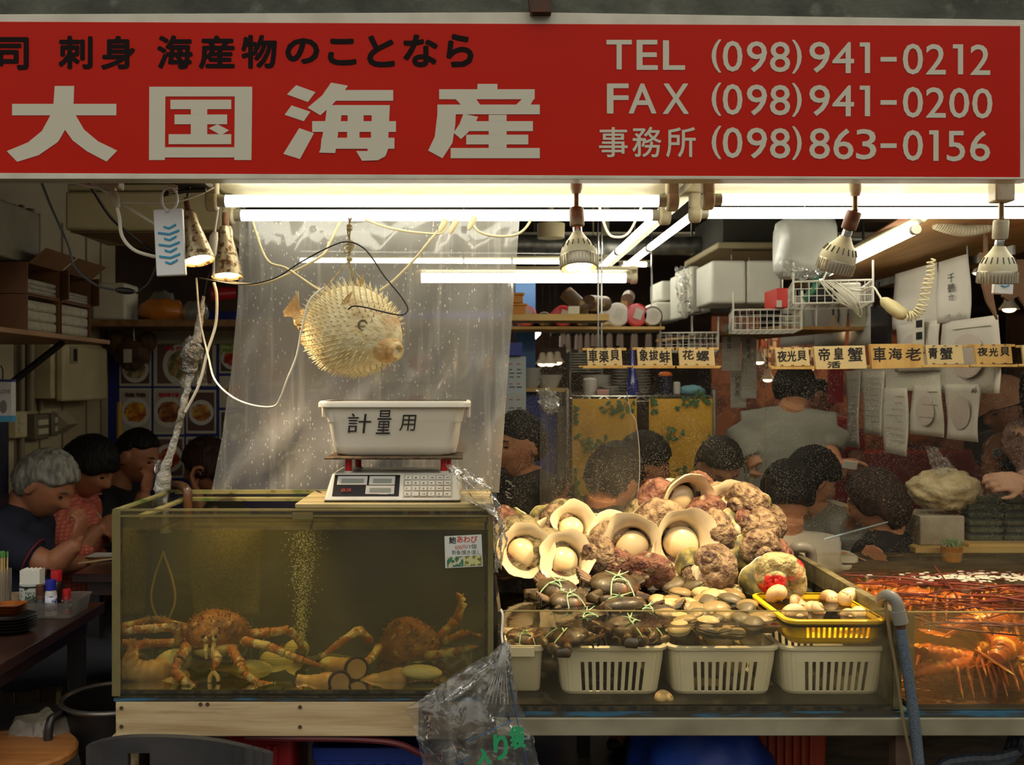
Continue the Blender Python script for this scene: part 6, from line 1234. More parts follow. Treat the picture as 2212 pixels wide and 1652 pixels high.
def bottle(label, u, Y, h, r, cap, body, lab=None, nm='seasoning_bottle', caph=.028):
    t = thing(nm, label, 'bottle', (PX(u, Y), Y, TBZ+.004), 'bottles in the seasoning tray'); c = (PX(u, Y), Y, TBZ+.004)
    MB().lathe([(.001, 0), (r, 0), (r, h*.62), (r*.8, h*.72), (r*.7, h-caph), (.001, h-caph)], c, 20).build('bottle_body', body, t); MB().lathe([(.001, h), (r*.86, h), (r*.9, h-.003), (r*.9, h-caph), (.001, h-caph)], c, 20).build('bottle_cap', cap, t)
    if lab: MB().lathe([(r*1.02, h*.14), (r*1.02, h*.56)], c, 20).build('bottle_label', lab, t, solid=.0006)
bcap = M('blue_cap', rgb(34, 40, 150), .4); rcap = M('red_cap', rgb(190, 26, 36), .4)
bottle('blue capped salt bottle in the seasoning tray', 110, 2.79, .098, .0155, bcap, M('salt_white', rgb(206, 200, 190), .4), M('blue_white_label', rgb(200, 200, 210), .5, col2=rgb(60, 70, 150), scale=60, lo=.54, hi=.58))
bottle('tall red capped bottle behind the blue capped one', 122, 2.85, .112, .017, rcap, M('soy_dark', rgb(40, 26, 20), .2, coat=.5)); bottle('small red shaker at the corner of the seasoning tray', 144, 2.82, .066, .0125, rcap, M('red_shaker', rgb(150, 30, 30), .4), M('shaker_label', rgb(60, 50, 46), .5, col2=rgb(220, 214, 200), scale=50, lo=.52, hi=.55), caph=.018); bottle('brown sauce bottle with black label in the seasoning tray', 88, 2.79, .084, .014, M('brown_cap', rgb(84, 44, 30), .4), M('brown_glass', rgb(90, 56, 36), .25), M('black_label', rgb(30, 28, 26), .5, col2=rgb(180, 170, 150), scale=40, lo=.56, hi=.6))
o = MB().lathe([(.001, 0), (.019, 0), (.021, .05), (.019, .05), (.017, .004), (.001, .004)], (PX(32, 2.86), 2.86, TBZ+.0005), 20).build('small_cup', M('tan_cup', rgb(170, 140, 110), .5)); tag(o, 'small tan cup beside the napkin can', 'cup')
ch = thing('chopstick_jar', 'clear jar of green tipped chopsticks at the picture edge', 'chopstick holder', (PX(2, 2.74), 2.74, TBZ)); c = Vector((PX(2, 2.74), 2.74, TBZ+.0005))
MB().lathe([(.001, 0), (.026, 0), (.027, .14), (.025, .14), (.024, .004), (.001, .004)], c, 22).build('jar', trc, ch); rg = random.Random(3)
for i in range(18):
    a = rg.uniform(0, 6.28); d = rg.uniform(0, .018); q = c+Vector((d*math.cos(a), d*math.sin(a), .006)); k = MB(); k.tube([q, q+Vector((d*.15*math.cos(a), d*.15*math.sin(a), .165))], [.0022, .0022], 5); st_ = k.build('chopstick', M('bamboo', rgb(200, 170, 110), .6), ch); MB().tube([q+Vector((d*.15*math.cos(a), d*.15*math.sin(a), .165)), q+Vector((d*.16*math.cos(a), d*.16*math.sin(a), .182))], .0024, 5).build('green_tip', M('green_tip', rgb(96, 150, 70), .6), st_)
def dish(nm, label, c, r, h, mat, sq=False, cat='plate', group=None):
    m = MB()
    if sq: rbox_shell(m, [(r*1.3, r*1.3, .01, 0), (r*1.9, r*1.9, .014, h), (r*1.96, r*1.96, .014, h+.001), (r*1.8, r*1.8, .012, h-.001), (r*1.25, r*1.25, .01, .003)], c)
    else: m.lathe([(.001, 0), (r*.6, 0), (r, h), (r*1.01, h+.0015), (r*.96, h), (r*.58, .003), (.001, .003)], c, 32)
    o = m.build(nm, mat, ang=50); return tag(o, label, cat, group)
blkp = M('black_plate', rgb(30, 26, 26), .3, coat=.3); brp = M('amber_dish', rgb(150, 84, 34), .25, col2=rgb(120, 60, 24), scale=20, coat=.5)
for k in range(5): dish('black_plate', 'black round plate in the stack on the dark table', (PX(26, 2.62), 2.62, TBZ+.0005+.0075*k), .060, .012, blkp, group='stack of black round plates')
for k in range(4): dish('amber_dish', 'amber glazed square dish stacked on the black plates', (PX(22, 2.62), 2.62, TBZ+.0435+.0065*k), .036, .009, brp, True, group='stack of amber dishes')
# on the diners' table
dish('white_plate', 'white square plate in front of the diners', (PX(218, 3.72), 3.74, TBZ+.0005), .05, .01, M('white_china', rgb(206, 204, 196), .25), True); dish('black_bowl', 'black bowl on the table in front of the diners', (PX(236, 3.78), 3.86, TBZ+.0005), .055, .03, blkp, cat='bowl')
o = MB().tube([(PX(168, 3.60), 3.60, TBZ+.004), (PX(246, 3.66), 3.70, TBZ+.006)], [.003, .0035], 6).build('chopstick', M('pale_wood', rgb(206, 180, 130), .6)); tag(o, 'loose wooden chopstick lying at the table edge', 'chopstick')
# ================================================================ below the counter
o = thing('round_stool', 'round wooden stool with dark legs at the bottom corner of the picture', 'stool', (-1.12, 2.46, FZ)); sz = PZ(1628, 2.46)
MB().lathe([(.001, 0), (.148, 0), (.154, .006), (.154, .020), (.148, .026), (.001, .026)], (-1.125, 2.46, sz-.013), 40).build('seat', M('stool_wood', rgb(176, 116, 62), .4, col2=rgb(150, 94, 46), scale=4, stretch=(1, 8, 1), coat=.2), o)
for a in (.7, 2.3, 3.9, 5.5): MB().tube([(-1.125+.10*math.cos(a), 2.46+.10*math.sin(a), sz-.014), (-1.125+.14*math.cos(a), 2.46+.14*math.sin(a), FZ)], .011, 8).build('leg', dk, o)
bk_ = thing('metal_pot', 'black metal pot with a steel rim standing behind the stand leg', 'pot', (PX(250, 2.70), 2.72, FZ)); pz = PZ(1512, 2.66); c = (PX(252, 2.70), 2.70, FZ)
MB().lathe([(.001, 0), (.12, 0), (.138, pz-FZ-.01), (.132, pz-FZ-.01), (.115, .01), (.001, .01)], c, 40).build('pot_body', M('dark_steel', rgb(44, 40, 38), .4, .6), bk_); MB().tube([Vector(c)+Vector((.139*math.cos(t), .139*math.sin(t), pz-FZ-.005)) for t in np.linspace(0, 6.2832, 41)], .007, 8, cap=False).build('pot_rim', M('worn_steel', rgb(120, 112, 104), .35, .8), bk_)
ct = thing('tubular_chair', 'dark tubular metal chair frame beside the pot', 'chair', (PX(115, 2.5), 2.55, FZ)); MB().tube(sp([(106, 1700, 2.52), (104, 1610, 2.52), (108, 1560, 2.53), (122, 1546, 2.56), (140, 1540, 2.66)], 6), .011, 10).tube(sp([(106, 1760, 2.60), (60, 1652, 2.9), (50, 1600, 3.0)], 4), .010, 8).build('chair_frame', M('black_steel_tube', rgb(70, 66, 64), .35, .7), ct); MB().ell(P(50, 1545, 2.75), (.14, .10, .012), None, 24, 8).build('chair_seat', dk, ct)
o = MB().ell(P(90, 1640, 2.60), (.11, .08, .12), None, 24, 16, lambda p, d: p*(1+.2*mnoise.noise(d*3))).build('plastic_sack', clear('pale_sack', (.9, .88, .8), haze=.55, gloss=.08, dcol=(.55, .5, .4), bump=.7)); tag(o, 'pale plastic sack on the floor behind the wooden stool', 'sack')
pc_ = thing('plastic_chair', 'dusty black plastic chair back with a hand slot in front of the stand', 'chair', (PX(352, 2.12), 2.16, FZ)); dst = M('dusty_black_plastic', rgb(44, 42, 42), .6, col2=rgb(70, 66, 62), scale=6, lo=.5, hi=.8)
def arch(u): return 1592+ (abs(u-340)/215)**2.2*70
m = MB(); us = list(np.linspace(150, 565, 25)); Yc = 2.13
for i in range(24):
    a, b = us[i], us[i+1]; ym = lambda u: Yc+.10*((u-350)/210)**2
    def seg_(z00, z01, z10, z11):
        m.add([(PX(a, Yc), ym(a), z00), (PX(b, Yc), ym(b), z10), (PX(b, Yc), ym(b)+.02, z10), (PX(a, Yc), ym(a)+.02, z00), (PX(a, Yc), ym(a), z01), (PX(b, Yc), ym(b), z11), (PX(b, Yc), ym(b)+.02, z11), (PX(a, Yc), ym(a)+.02, z01)], [(3, 2, 1, 0), (4, 5, 6, 7), (0, 1, 5, 4), (1, 2, 6, 5), (2, 3, 7, 6), (3, 0, 4, 7)])
    ta, tb_ = PZ(arch(a), Yc), PZ(arch(b), Yc)
    if 255 <= a and b <= 325: seg_(ta-.034, ta, tb_-.034, tb_); seg_(ta-.34, ta-.09, tb_-.34, tb_-.09)
    else: seg_(ta-.34, ta, tb_-.34, tb_)
m.build('backrest', dst, pc_, ang=60); MB().bb(PX(190, Yc), PX(520, Yc), Yc-.30, Yc+.02, .53, .55).build('seat', dst, pc_, bevel=.01)
for x in (PX(200, Yc), PX(510, Yc)-.03):
    for y in (Yc-.28, Yc): MB().bb(x, x+.03, y, y+.03, FZ, .529).build('leg', dst, pc_)
bcr = M('blue_crate_plastic', rgb(24, 50, 130), .45)
def crate_(label, x0, x1, y0, y1, z1, mat, nm='plastic_crate', cat='crate'):
    t = thing(nm, label, cat, ((x0+x1)/2, (y0+y1)/2, FZ)); m = MB(); rbox_shell(m, [(x1-x0-.03, y1-y0-.03, .02, .0), (x1-x0-.01, y1-y0-.01, .02, z1-FZ-.03), (x1-x0, y1-y0, .02, z1-FZ-.03), (x1-x0, y1-y0, .02, z1-FZ), (x1-x0-.02, y1-y0-.02, .02, z1-FZ), (x1-x0-.04, y1-y0-.04, .02, .02)], ((x0+x1)/2, (y0+y1)/2, FZ)); m.build('crate_body', mat, t)
    m = MB()
    for k in range(6): m.bb(x0+.04+k*(x1-x0-.08)/6, x0+.05+k*(x1-x0-.08)/6, y0-.004, y0+.004, FZ+.05, z1-.04)
    m.build('ribs', mat, t)
crate_('dark blue plastic crate under the wooden stand', -.40, -.10, 2.50, 2.80, .60, bcr); crate_('red plastic crate under the wooden stand behind the chair back', -.62, -.44, 2.52, 2.78, .64, M('red_crate_plastic', rgb(150, 24, 30), .45)); crate_('orange red crate under the shellfish table', .80, 1.02, 2.86, 3.16, .64, M('orange_crate_plastic', rgb(170, 60, 28), .5))
tp = M('blue_tarp', rgb(24, 66, 160), .5, col2=rgb(18, 50, 130), scale=4, bump=.3, bscale=8)
o = MB().ell((.62, 2.72, .40), (.20, .20, .28), None, 36, 24, lambda p, d: p*(1+.16*mnoise.noise(d*2.4))).build('blue_tarp', tp, ang=180); o['label'] = 'crumpled blue tarpaulin bundle under the shellfish table'; o['category'] = 'tarpaulin'
cable('dark red hose sagging under the wooden stand', [(530, 1592, 2.44), (640, 1594, 2.43), (760, 1596, 2.43), (850, 1604, 2.43), (900, 1624, 2.44), (930, 1652, 2.46), (940, 1800, 2.5)], .008, M('dark_red_hose', rgb(96, 30, 34), .5), nm='drain_hose', cat='hose')
for k in range(3): cable('grey ribbed hose coiled under the lobster tank, '+('outer', 'middle', 'inner')[k]+' loop', [(2010-10*k, 1760, 2.6), (2030+14*k, 1660, 2.6+.03*k), (2080, 1640+12*k, 2.6+.03*k), (2150, 1636+12*k, 2.6+.03*k), (2200-14*k, 1620+14*k, 2.6+.03*k), (2215-12*k, 1590, 2.6+.03*k), (2230, 1540, 2.9)], .014, M('ribbed_grey_hose', rgb(84, 90, 100), .5, col2=rgb(60, 66, 74), scale=90), nm='drain_hose', cat='hose')
# ================================================================ people
def sstep(a, b, x):
    t = max(0, min(1, (x-a)/(b-a))); return t*t*(3-2*t)
G_ = lambda x, s: math.exp(-(x/s)**2)
def head_pt(d):
    """skull and face, unit direction -> point; face looks along -Y"""
    p = Vector((d.x*.077, d.y*.097, d.z*.118)); f = -d.y
    if d.z < 0:
        k = -d.z; p.x *= 1-.30*k**1.5; 
        if d.y > 0: p.y *= 1-.42*sstep(0, .9, k)
        else: p.y *= 1+.02*k
    x, z = abs(p.x), p.z
    if f > .15:
        w = sstep(.15, .5, f)
        o = .024*G_(p.x, .011+.006*sstep(.02, -.03, z))*sstep(.035, -.022, z)*(1-sstep(-.028, -.043, z))
        o += .006*G_(z-.028, .011)*G_(p.x, .045)-.010*G_(x-.031, .015)*G_(z-.009, .012)
        o += .007*G_(p.x, .022)*(G_(z+.057, .0065)+.9*G_(z+.072, .007))-.004*G_(p.x, .026)*G_(z+.0645, .0035)+.008*G_(p.x, .02)*G_(z+.10, .014)+.005*G_(x-.046, .016)*G_(z+.022, .02)
        p.y -= o*w
    return p
def hair_pt(d, style):
    p = head_pt(d); az = math.degrees(math.atan2(abs(d.x), -d.y)); front, side, nape, vol = style[:4]
    lim = front+(side-front)*sstep(20, 70, az)+(nape-side)*sstep(82, 112, az)
    k = sstep(lim-.05, lim+.07, d.z)
    n = mnoise.noise(Vector((d.x*9, d.y*9, d.z*5)))*.004+mnoise.noise(Vector((d.x*24, d.y*24, d.z*9)))*.0035
    q = Vector((d.x*.077, d.y*.099, d.z*.118)) if d.z > -.3 else p
    nd = Vector((d.x, d.y, d.z*.9)).normalized()
    if k > 0 and len(style) > 4 and d.z < 0: q = Vector((d.x*.078*(1+.25*-d.z), d.y*.10*(1+.25*-d.z), d.z*.118*style[4]))
    return (q+nd*(vol+n))*k+(p-nd*.006)*(1-k)
SHORT = (.58, .34, -.42, .013); FRINGE = (.40, .10, -.55, .018); BOWL = (.30, -.02, -.60, .020); LONG = (.55, -.75, -1.1, .018, 1.45); CROP = (.62, .42, -.32, .009)
def hand(m, w, d, pn, curl=.8, thumb=1, k=1.0):
    d = Vector(d).normalized(); pn = Vector(pn); pn = (pn-d*pn.dot(d)).normalized(); s = d.cross(pn)
    Mx = Matrix((s, pn, d)).transposed(); c = w+d*.045*k
    m.ell(c, (.040*k, .015*k, .050*k), Mx, 14, 10); m.tube([w-d*.03*k, w+d*.02*k], [.024*k, .024*k], 10, flat=.8)
    for i, (o, L) in enumerate(((-.028, .072), (-.010, .082), (.009, .077), (.027, .060))):
        b = w+d*(.083-.004*abs(i-1.3))*k+s*o*k; pts = [b-d*.012*k, b]; a = 0; q = b
        for j, f in enumerate((.46, .30, .24)):
            a += curl*(.75, 1.0, .8)[j]*(1+.10*(i-1.5)); q = q+(d*math.cos(a)+pn*math.sin(a))*L*f*k; pts.append(q)
        m.tube(pts, [.0085*k, .0088*k, .008*k, .0072*k, .0055*k], 8); m.ell(q, (.0055*k,)*3, None, 8, 6)
    b = w+d*.025*k-s*thumb*.030*k; q1 = b+(d*.6-s*thumb*.55+pn*.35)*.038*k; q2 = q1+(d*.8+pn*.5)*.030*k
    m.tube([w+d*.012*k-s*thumb*.012*k, b, q1, q2], [.013*k, .012*k, .0095*k, .007*k], 8); m.ell(q2, (.007*k,)*3, None, 8, 6)
def remesh(mb, vox, smooth=2):
    me = mb.mesh('tmp'); o = bpy.data.objects.new('tmp', me); COL.objects.link(o); md = o.modifiers.new('r', 'REMESH'); md.mode = 'VOXEL'; md.voxel_size = vox; md.use_smooth_shade = True
    if smooth: s = o.modifiers.new('s', 'SMOOTH'); s.iterations = smooth; s.factor = .5
    out = bpy.data.meshes.new_from_object(o.evaluated_get(bpy.context.evaluated_depsgraph_get())); bpy.data.objects.remove(o); bpy.data.meshes.remove(me); return out
def put(me, name, mat, par):
    me.transform(Matrix.Translation(-WL[par.name])); o = link(name, me, mat, par, ang=180); return o
skin_ = [M('skin_%d' % i, c, .5, col2=c2, scale=14, sss=.12) for i, (c, c2) in enumerate([(rgb(206, 150, 112), rgb(190, 130, 94)), (rgb(176, 118, 84), rgb(158, 102, 72)), (rgb(224, 178, 146), rgb(210, 158, 126))])]
hblack = M('black_hair', spec=.15, col=rgb(22, 19, 17), rough=.5, col2=rgb(32, 27, 23), scale=60, stretch=(1, 1, .2), bump=.5, bscale=90); hbrown = M('brown_hair', spec=.15, col=rgb(40, 28, 22), rough=.5, col2=rgb(64, 44, 34), scale=60, stretch=(1, 1, .2), bump=.5, bscale=90); hgrey = M('grey_hair', rgb(150, 146, 134), .5, col2=rgb(96, 92, 84), scale=60, stretch=(1, 1, .25), bump=.5, bscale=90)
browm = M('eyebrow', rgb(30, 24, 20), .7)
def person(label, head, yaw, pitch, neck, byaw, style, hair, shirt, skin=0, roll=0, arms=None, sleeve=.55, pelvis=None, standing=False, vox=.0055, build=1.0, collar=None, trousers=None, face=True, k=1.0, hs=1.0):
    H = P(*head); NB = P(*neck); t = thing('person', label, 'person', (NB.x, NB.y, FZ))
    Rh = (Matrix.Rotation(R(yaw), 3, 'Z') @ Matrix.Rotation(R(pitch), 3, 'X') @ Matrix.Rotation(R(roll), 3, 'Y')); Rb = Matrix.Rotation(R(byaw), 3, 'Z')
    fw = Rb @ Vector((0, -1, 0)); sd = Rb @ Vector((1, 0, 0)); sk = skin_[skin]
    pel = Vector(pelvis) if pelvis else NB-fw*.10+Vector((0, 0, -.50)); up = (NB-pel).normalized()
    if pel.z < FZ+.40: pel.z = FZ+.42
    b = build; m = MB()
    m.ell(H, (1, 1, 1), Rh, 44, 40, lambda p, d: head_pt(d)*hs)
    for s in (-1, 1): m.ell(H+Rh @ Vector((s*.078, .012, -.006))*hs, (.011*hs, .020*hs, .033*hs), Rh @ Euler((.15, 0, s*.35)).to_matrix(), 14, 10)
    for s in (-1, 1): m.tube([H+Rh @ Vector((s*.083, .012+.017*math.cos(a), -.004+.028*math.sin(a)))*hs for a in np.linspace(0, 6.28, 13)], .0045, 6, cap=False)
    nk = H+Rh @ Vector((0, .028, -.075))*hs
    m.tube([nk, nk.lerp(NB, .5), NB-up*.03], [.054, .056, .066], 16)
    sh = {s: NB-up*.055+sd*(s*.175*b)+fw*.0 for s in (-1, 1)}
    ch = NB-up*.17
    def torso(q, g):
        q.tube([NB-up*.015, NB-up*.05, ch, NB.lerp(pel, .62), pel, pel-up*.10], [.07+g, .135*b+g, .165*b+g, .150*b+g, .165*b+g, .12+g], 22, flat=.68, up=fw)
        q.tube([sh[-1]-sd*-.0, NB-up*.035-fw*.0, sh[1]], [.062*b+g, .075+g, .062*b+g], 14)
    torso(m, 0); am = {}
    arms = arms or {}
    for s in (-1, 1):
        if s in arms: el, wr = P(*arms[s][0]), P(*arms[s][1]); ex = arms[s][2] if len(arms[s]) > 2 else {}
        else: el = sh[s]+Vector((0, 0, -.25))+fw*.08+sd*(s*.04); wr = el+fw*.21+Vector((0, 0, .01))-sd*(s*.07); ex = {}
        am[s] = (el, wr); d = (wr-el).normalized()
        m.tube([sh[s], sh[s].lerp(el, .5), el], [.052*b, .046*b, .040*b], 14); m.tube([el, el.lerp(wr, .3), wr], [.040*b, .041*b, .027*b], 14)
        hd_ = Vector(ex.get('dir', d)); hand(m, wr, hd_, ex.get('palm', Vector((0, 0, -1)) if abs(hd_.z) < .8 else -sd*s), ex.get('curl', .75), -s, .98)
    lg = []
    for s in (-1, 1):
        hip = pel+sd*(s*.085)-Vector((0, 0, .03))
        if standing: kn = Vector((hip.x, hip.y, (hip.z+FZ)/2))+fw*.02; an = Vector((hip.x, hip.y, FZ+.08))
        else: kn = hip+fw*.40+Vector((0, 0, .0)); an = Vector((kn.x, kn.y, FZ+.08))-fw*.03
        lg.append((hip, kn, an)); m.tube([hip, hip.lerp(kn, .5), kn, kn.lerp(an, .35), an], [.085, .072, .054, .052, .036], 14)
        m.tube([an-fw*.04-Vector((0, 0, .045)), an+fw*.06-Vector((0, 0, .05)), an+fw*.16-Vector((0, 0, .06))], [.032, .034, .024], 10)
    put(remesh(m, vox), 'body', sk, t)
    c = MB(); torso(c, .012)
    for s in (-1, 1):
        el, wr = am[s]
        if sleeve <= 1: c.tube([sh[s], sh[s].lerp(el, sleeve*.5), sh[s].lerp(el, sleeve)], [.066*b, .062*b, .060*b], 16)
        else: c.tube([sh[s], sh[s].lerp(el, .5), el, el.lerp(wr, (sleeve-1)*.5), el.lerp(wr, sleeve-1)], [.066*b, .060*b, .054*b, .052*b, .043*b], 16)
    me = remesh(c, .009, 2)
    cs = [v.co.copy() for v in me.vertices]; ns = [v.normal.copy() for v in me.vertices]
    me.vertices.foreach_set('co', [x for p, q in zip(cs, ns) for x in p+q*(mnoise.noise(p*9)*.006+mnoise.noise(Vector((p.x*22, p.y*22, p.z*14)))*.003)])
    put(me, 'shirt', shirt, t)
    if collar:
        q = MB(); q.tube([NB-up*.002+(sd*math.cos(a)+fw*math.sin(a))*.070+fw*.012 for a in np.linspace(0, 6.283, 25)], .011, 8, cap=False); q.build('collar', collar, t)
    q = MB()
    for hip, kn, an in lg: q.tube([hip+Vector((0, 0, .0)), hip.lerp(kn, .5), kn, kn.lerp(an, .4), an+Vector((0, 0, .02))], [.098, .084, .066, .062, .050], 14)
    q.ell(pel-up*.04, (.16*b, .15*b, .12), None, 16, 10); put(remesh(q, .012, 1), 'trousers', trousers or M('dark_trousers', rgb(36, 38, 48), .8), t)
    for hip, kn, an in lg: MB().ell(an+fw*.05-Vector((0, 0, .05)), (.045, .13, .032), Rb, 14, 10).build('shoe', M('dark_shoes', rgb(30, 28, 28), .6), t)
    if style: MB().ell(H, (1, 1, 1), Rh, 72, 60, lambda p, d: hair_pt(d, style)*hs).build('hair', hair, t, ang=180)
    if face:
        for s in (-1, 1):
            MB().ell(H+Rh @ Vector((s*.031, -.082, .006))*hs, (.014*hs, .007*hs, .0038*hs), Rh, 12, 8).build('eye', M('dark_eye', rgb(20, 14, 12), .2), t); MB().tube([H+Rh @ Vector((s*x, y, z))*hs for x, y, z in ((.015, -.093, .026), (.030, -.089, .031), (.045, -.076, .027))], [.003, .0035, .002], 6).build('eyebrow', browm if hair is not hgrey else hgrey, t)
        MB().ell(H+Rh @ Vector((0, -.093, -.0645))*hs, (.021*hs, .006*hs, .005*hs), Rh, 14, 8).build('lips', M('lips', rgb(150, 84, 72), .45), t)
    t['np'] = 0; del t['np']; return t, H, Rh, am
navy = M('navy_cotton', rgb(26, 30, 52), .85, col2=rgb(20, 24, 42), scale=6); blackc = M('black_cotton', rgb(26, 25, 26), .85); greyc = M('grey_cotton', rgb(150, 150, 140), .85, col2=rgb(138, 138, 128), scale=6); whitec = M('white_cotton', rgb(206, 200, 184), .85, col2=rgb(190, 184, 166), scale=5); greyd = M('dark_grey_cotton', rgb(92, 90, 88), .85)
def check_mat(nm, a, b, sc):
    m = M(nm, a, .85); nt = m.node_tree; N = nt.nodes; L = nt.links; t = N.new('ShaderNodeTexCoord'); outs = []
    for ax in ('X', 'Z'):
        w = N.new('ShaderNodeTexWave'); w.bands_direction = ax; w.inputs['Scale'].default_value = sc; L.new(t.outputs['Object'], w.inputs['Vector']); outs.append(w.outputs['Fac'])
    mu = N.new('ShaderNodeMath'); mu.operation = 'MULTIPLY'; L.new(outs[0], mu.inputs[0]); L.new(outs[1], mu.inputs[1]); mx = N.new('ShaderNodeMix'); mx.data_type = 'RGBA'; mx.inputs['A'].default_value = (*a, 1); mx.inputs['B'].default_value = (*b, 1); L.new(mu.outputs[0], mx.inputs['Factor']); L.new(mx.outputs['Result'], N['Principled BSDF'].inputs['Base Color']); return m
salmon = check_mat('salmon_check', rgb(196, 92, 76), rgb(220, 140, 116), 22); floral = M('pink_floral', rgb(220, 178, 172), .85, col2=rgb(176, 110, 120), scale=70, lo=.56, hi=.62, col3=rgb(236, 210, 200), scale3=90); redc = M('red_cotton', rgb(170, 30, 36), .8)
# ---- the diners on the wall side
t, H, Rh, am = person('grey haired person in navy short sleeves with red piping, hand raised to the mouth', (96, 1046, 3.5), 88, 34, (30, 1110, 3.5), 90, (.50, .22, -.50, .016), hgrey, navy, 1, arms={-1: ((112, 1222, 3.33), (166, 1172, 3.33), {'dir': (.2, .1, 1), 'palm': (-1, .2, .1), 'curl': 1.15}), 1: ((80, 1225, 3.75), (190, 1215, 3.72))}, sleeve=.72, pelvis=(-1.56, 3.5, .60))
el, wr = am[-1]; 
for s in (-1,):
    a = P(20, 1150, 3.36); 
    dirn = (el-(P(30, 1110, 3.5)+Vector((0, -.175, -.05)))); c = el-dirn*.30; x, y, _ = frame(dirn); MB().tube([c+x*(.0625*math.cos(q))+y*(.0625*math.sin(q)) for q in np.linspace(0, 6.283, 25)], .003, 6, cap=False).build('sleeve_piping', M('red_piping', rgb(130, 30, 46), .7), t)
person('dark haired person in a salmon checked shirt looking down, eating with chopsticks', (190, 1010, 3.95), 84, 30, (140, 1078, 3.96), 88, BOWL, hblack, salmon, 1, arms={-1: ((160, 1196, 3.78), (214, 1140, 3.80), {'dir': (1, 0, .35), 'palm': (0, 1, -.3), 'curl': 1.0}), 1: ((190, 1190, 4.15), (225, 1165, 4.05))}, sleeve=1.5, pelvis=(-1.54, 3.96, .60), collar=salmon)
o = MB().tube([P(208, 1106, 3.78), P(240, 1144, 3.86)], [.003, .002], 6).build('chopstick', M('pale_wood', rgb(206, 180, 130), .6)); tag(o, 'chopstick held by the person in the salmon shirt', 'chopstick')
person('short haired person in a black long sleeved shirt with fist at the mouth', (294, 985, 4.4), 80, 22, (246, 1064, 4.4), 86, CROP, hblack, blackc, 1, arms={-1: ((286, 1150, 4.24), (312, 1066, 4.22), {'dir': (.2, .1, 1), 'palm': (-1, .3, 0), 'curl': 1.1}), 1: ((300, 1150, 4.55), (330, 1120, 4.50))}, sleeve=1.75, pelvis=(-1.52, 4.4, .60), build=1.08)
t, H, Rh, am = person('dark haired person with a bob and glasses behind the film edge, facing the diners', (450, 1006, 4.55), -78, 16, (474, 1084, 4.55), -85, (.35, -.35, -.85, .020), hbrown, blackc, 1, arms={1: ((446, 1150, 4.42), (424, 1064, 4.42), {'dir': (-.3, 0, 1), 'palm': (1, .2, 0), 'curl': 1.0})}, sleeve=.7, pelvis=(-1.03, 4.55, .60))
def glasses(t, H, Rh, mat):
    m = MB()
    for s in (-1, 1):
        m.tube([H+Rh @ Vector((s*.033+.020*math.cos(a), -.098, .006+.015*math.sin(a))) for a in np.linspace(0, 6.283, 19)], .0018, 6, cap=False); m.tube([H+Rh @ Vector((s*.053, -.096, .008)), H+Rh @ Vector((s*.084, -.01, .006))], .002, 6)
    m.tube([H+Rh @ Vector((-.014, -.102, .008)), H+Rh @ Vector((.014, -.102, .008))], .0018, 6); m.build('glasses', mat, t)
glasses(t, H, Rh, M('gold_frame', rgb(196, 160, 90), .3, .8))
# ---- the people behind the shell heap
t, H, Rh, am = person('short haired person in a black printed t-shirt by the blue panel, facing the scale', (1122, 962, 3.78), -58, 6, (1134, 1036, 3.80), -40, (.46, .26, -.50, .016), hblack, blackc, 1, sleeve=.7, arms={1: ((1158, 1118, 3.82), (1186, 1098, 3.66), {'dir': (.7, -.6, .1)}), -1: ((1108, 1130, 3.72), (1140, 1150, 3.62))})
m = MB(); pr = M('white_print', rgb(176, 174, 166), .7); rg = random.Random(8)
for i in range(7):
    x = 1088+rg.uniform(0, 18); y = 1038+i*6; a = P(x, y, 3.62); m.tube([a, a+Vector((rg.uniform(.008, .02), -.004, rg.uniform(-.008, .008)))], [.0025, .0012], 5)
m.v = [v+Vector((0, .0, 0)) for v in m.v]; m.build('shirt_print', pr, t)
person('person with thick dark hair seen from behind in front of the yellow curtain', (1326, 1034, 3.52), 128, 24, (1296, 1112, 3.50), 140, FRINGE, hblack, blackc, 1)
person('dark haired person in profile between the two yellow curtains', (1388, 1004, 3.92), 92, 14, (1378, 1080, 3.94), 95, FRINGE, hblack, M('dark_blue_cotton', rgb(30, 40, 84), .85), 1)
person('person in a grey t-shirt with cropped hair looking down towards the shells', (1553, 1008, 3.95), 8, 38, (1536, 1082, 4.02), 12, (.50, .34, -.40, .014), hblack, greyd, 1, build=1.12)
person('standing person in a pale grey t-shirt seen from behind, holding out a sheet', (1716, 842, 4.4), 160, 24, (1702, 900, 4.38), 165, (.5, .3, -.48, .016), hblack, greyc, 0, arms={-1: ((1786, 975, 4.30), (1805, 1000, 4.16), {'dir': (.9, -.1, .1), 'palm': (0, 0, -1), 'curl': .6}), 1: ((1640, 1010, 4.3), (1650, 1080, 4.4))}, standing=True, sleeve=.8, build=1.1)
person('person in a white t-shirt with red ears seen from behind, nearest the shell heap', (1700, 1074, 3.52), 168, 16, (1694, 1166, 3.50), 170, (.5, .3, -.30, .018), hblack, whitec, 0, face=False)
person('dark haired person in profile beyond the one in the white t-shirt', (1752, 1036, 3.86), 105, 22, (1780, 1108, 3.90), 110, FRINGE, hblack, greyc, 0)
t, H, Rh, am = person('person with long dark brown hair and glasses in black seen from behind', (1894, 1082, 3.62), -112, 18, (1908, 1164, 3.62), -130, (.45, -.35, -.95, .013, 1.0), hbrown, blackc, 0, hs=.96, sleeve=1.5); glasses(t, H, Rh, M('gold_frame', rgb(196, 160, 90), .3, .8))
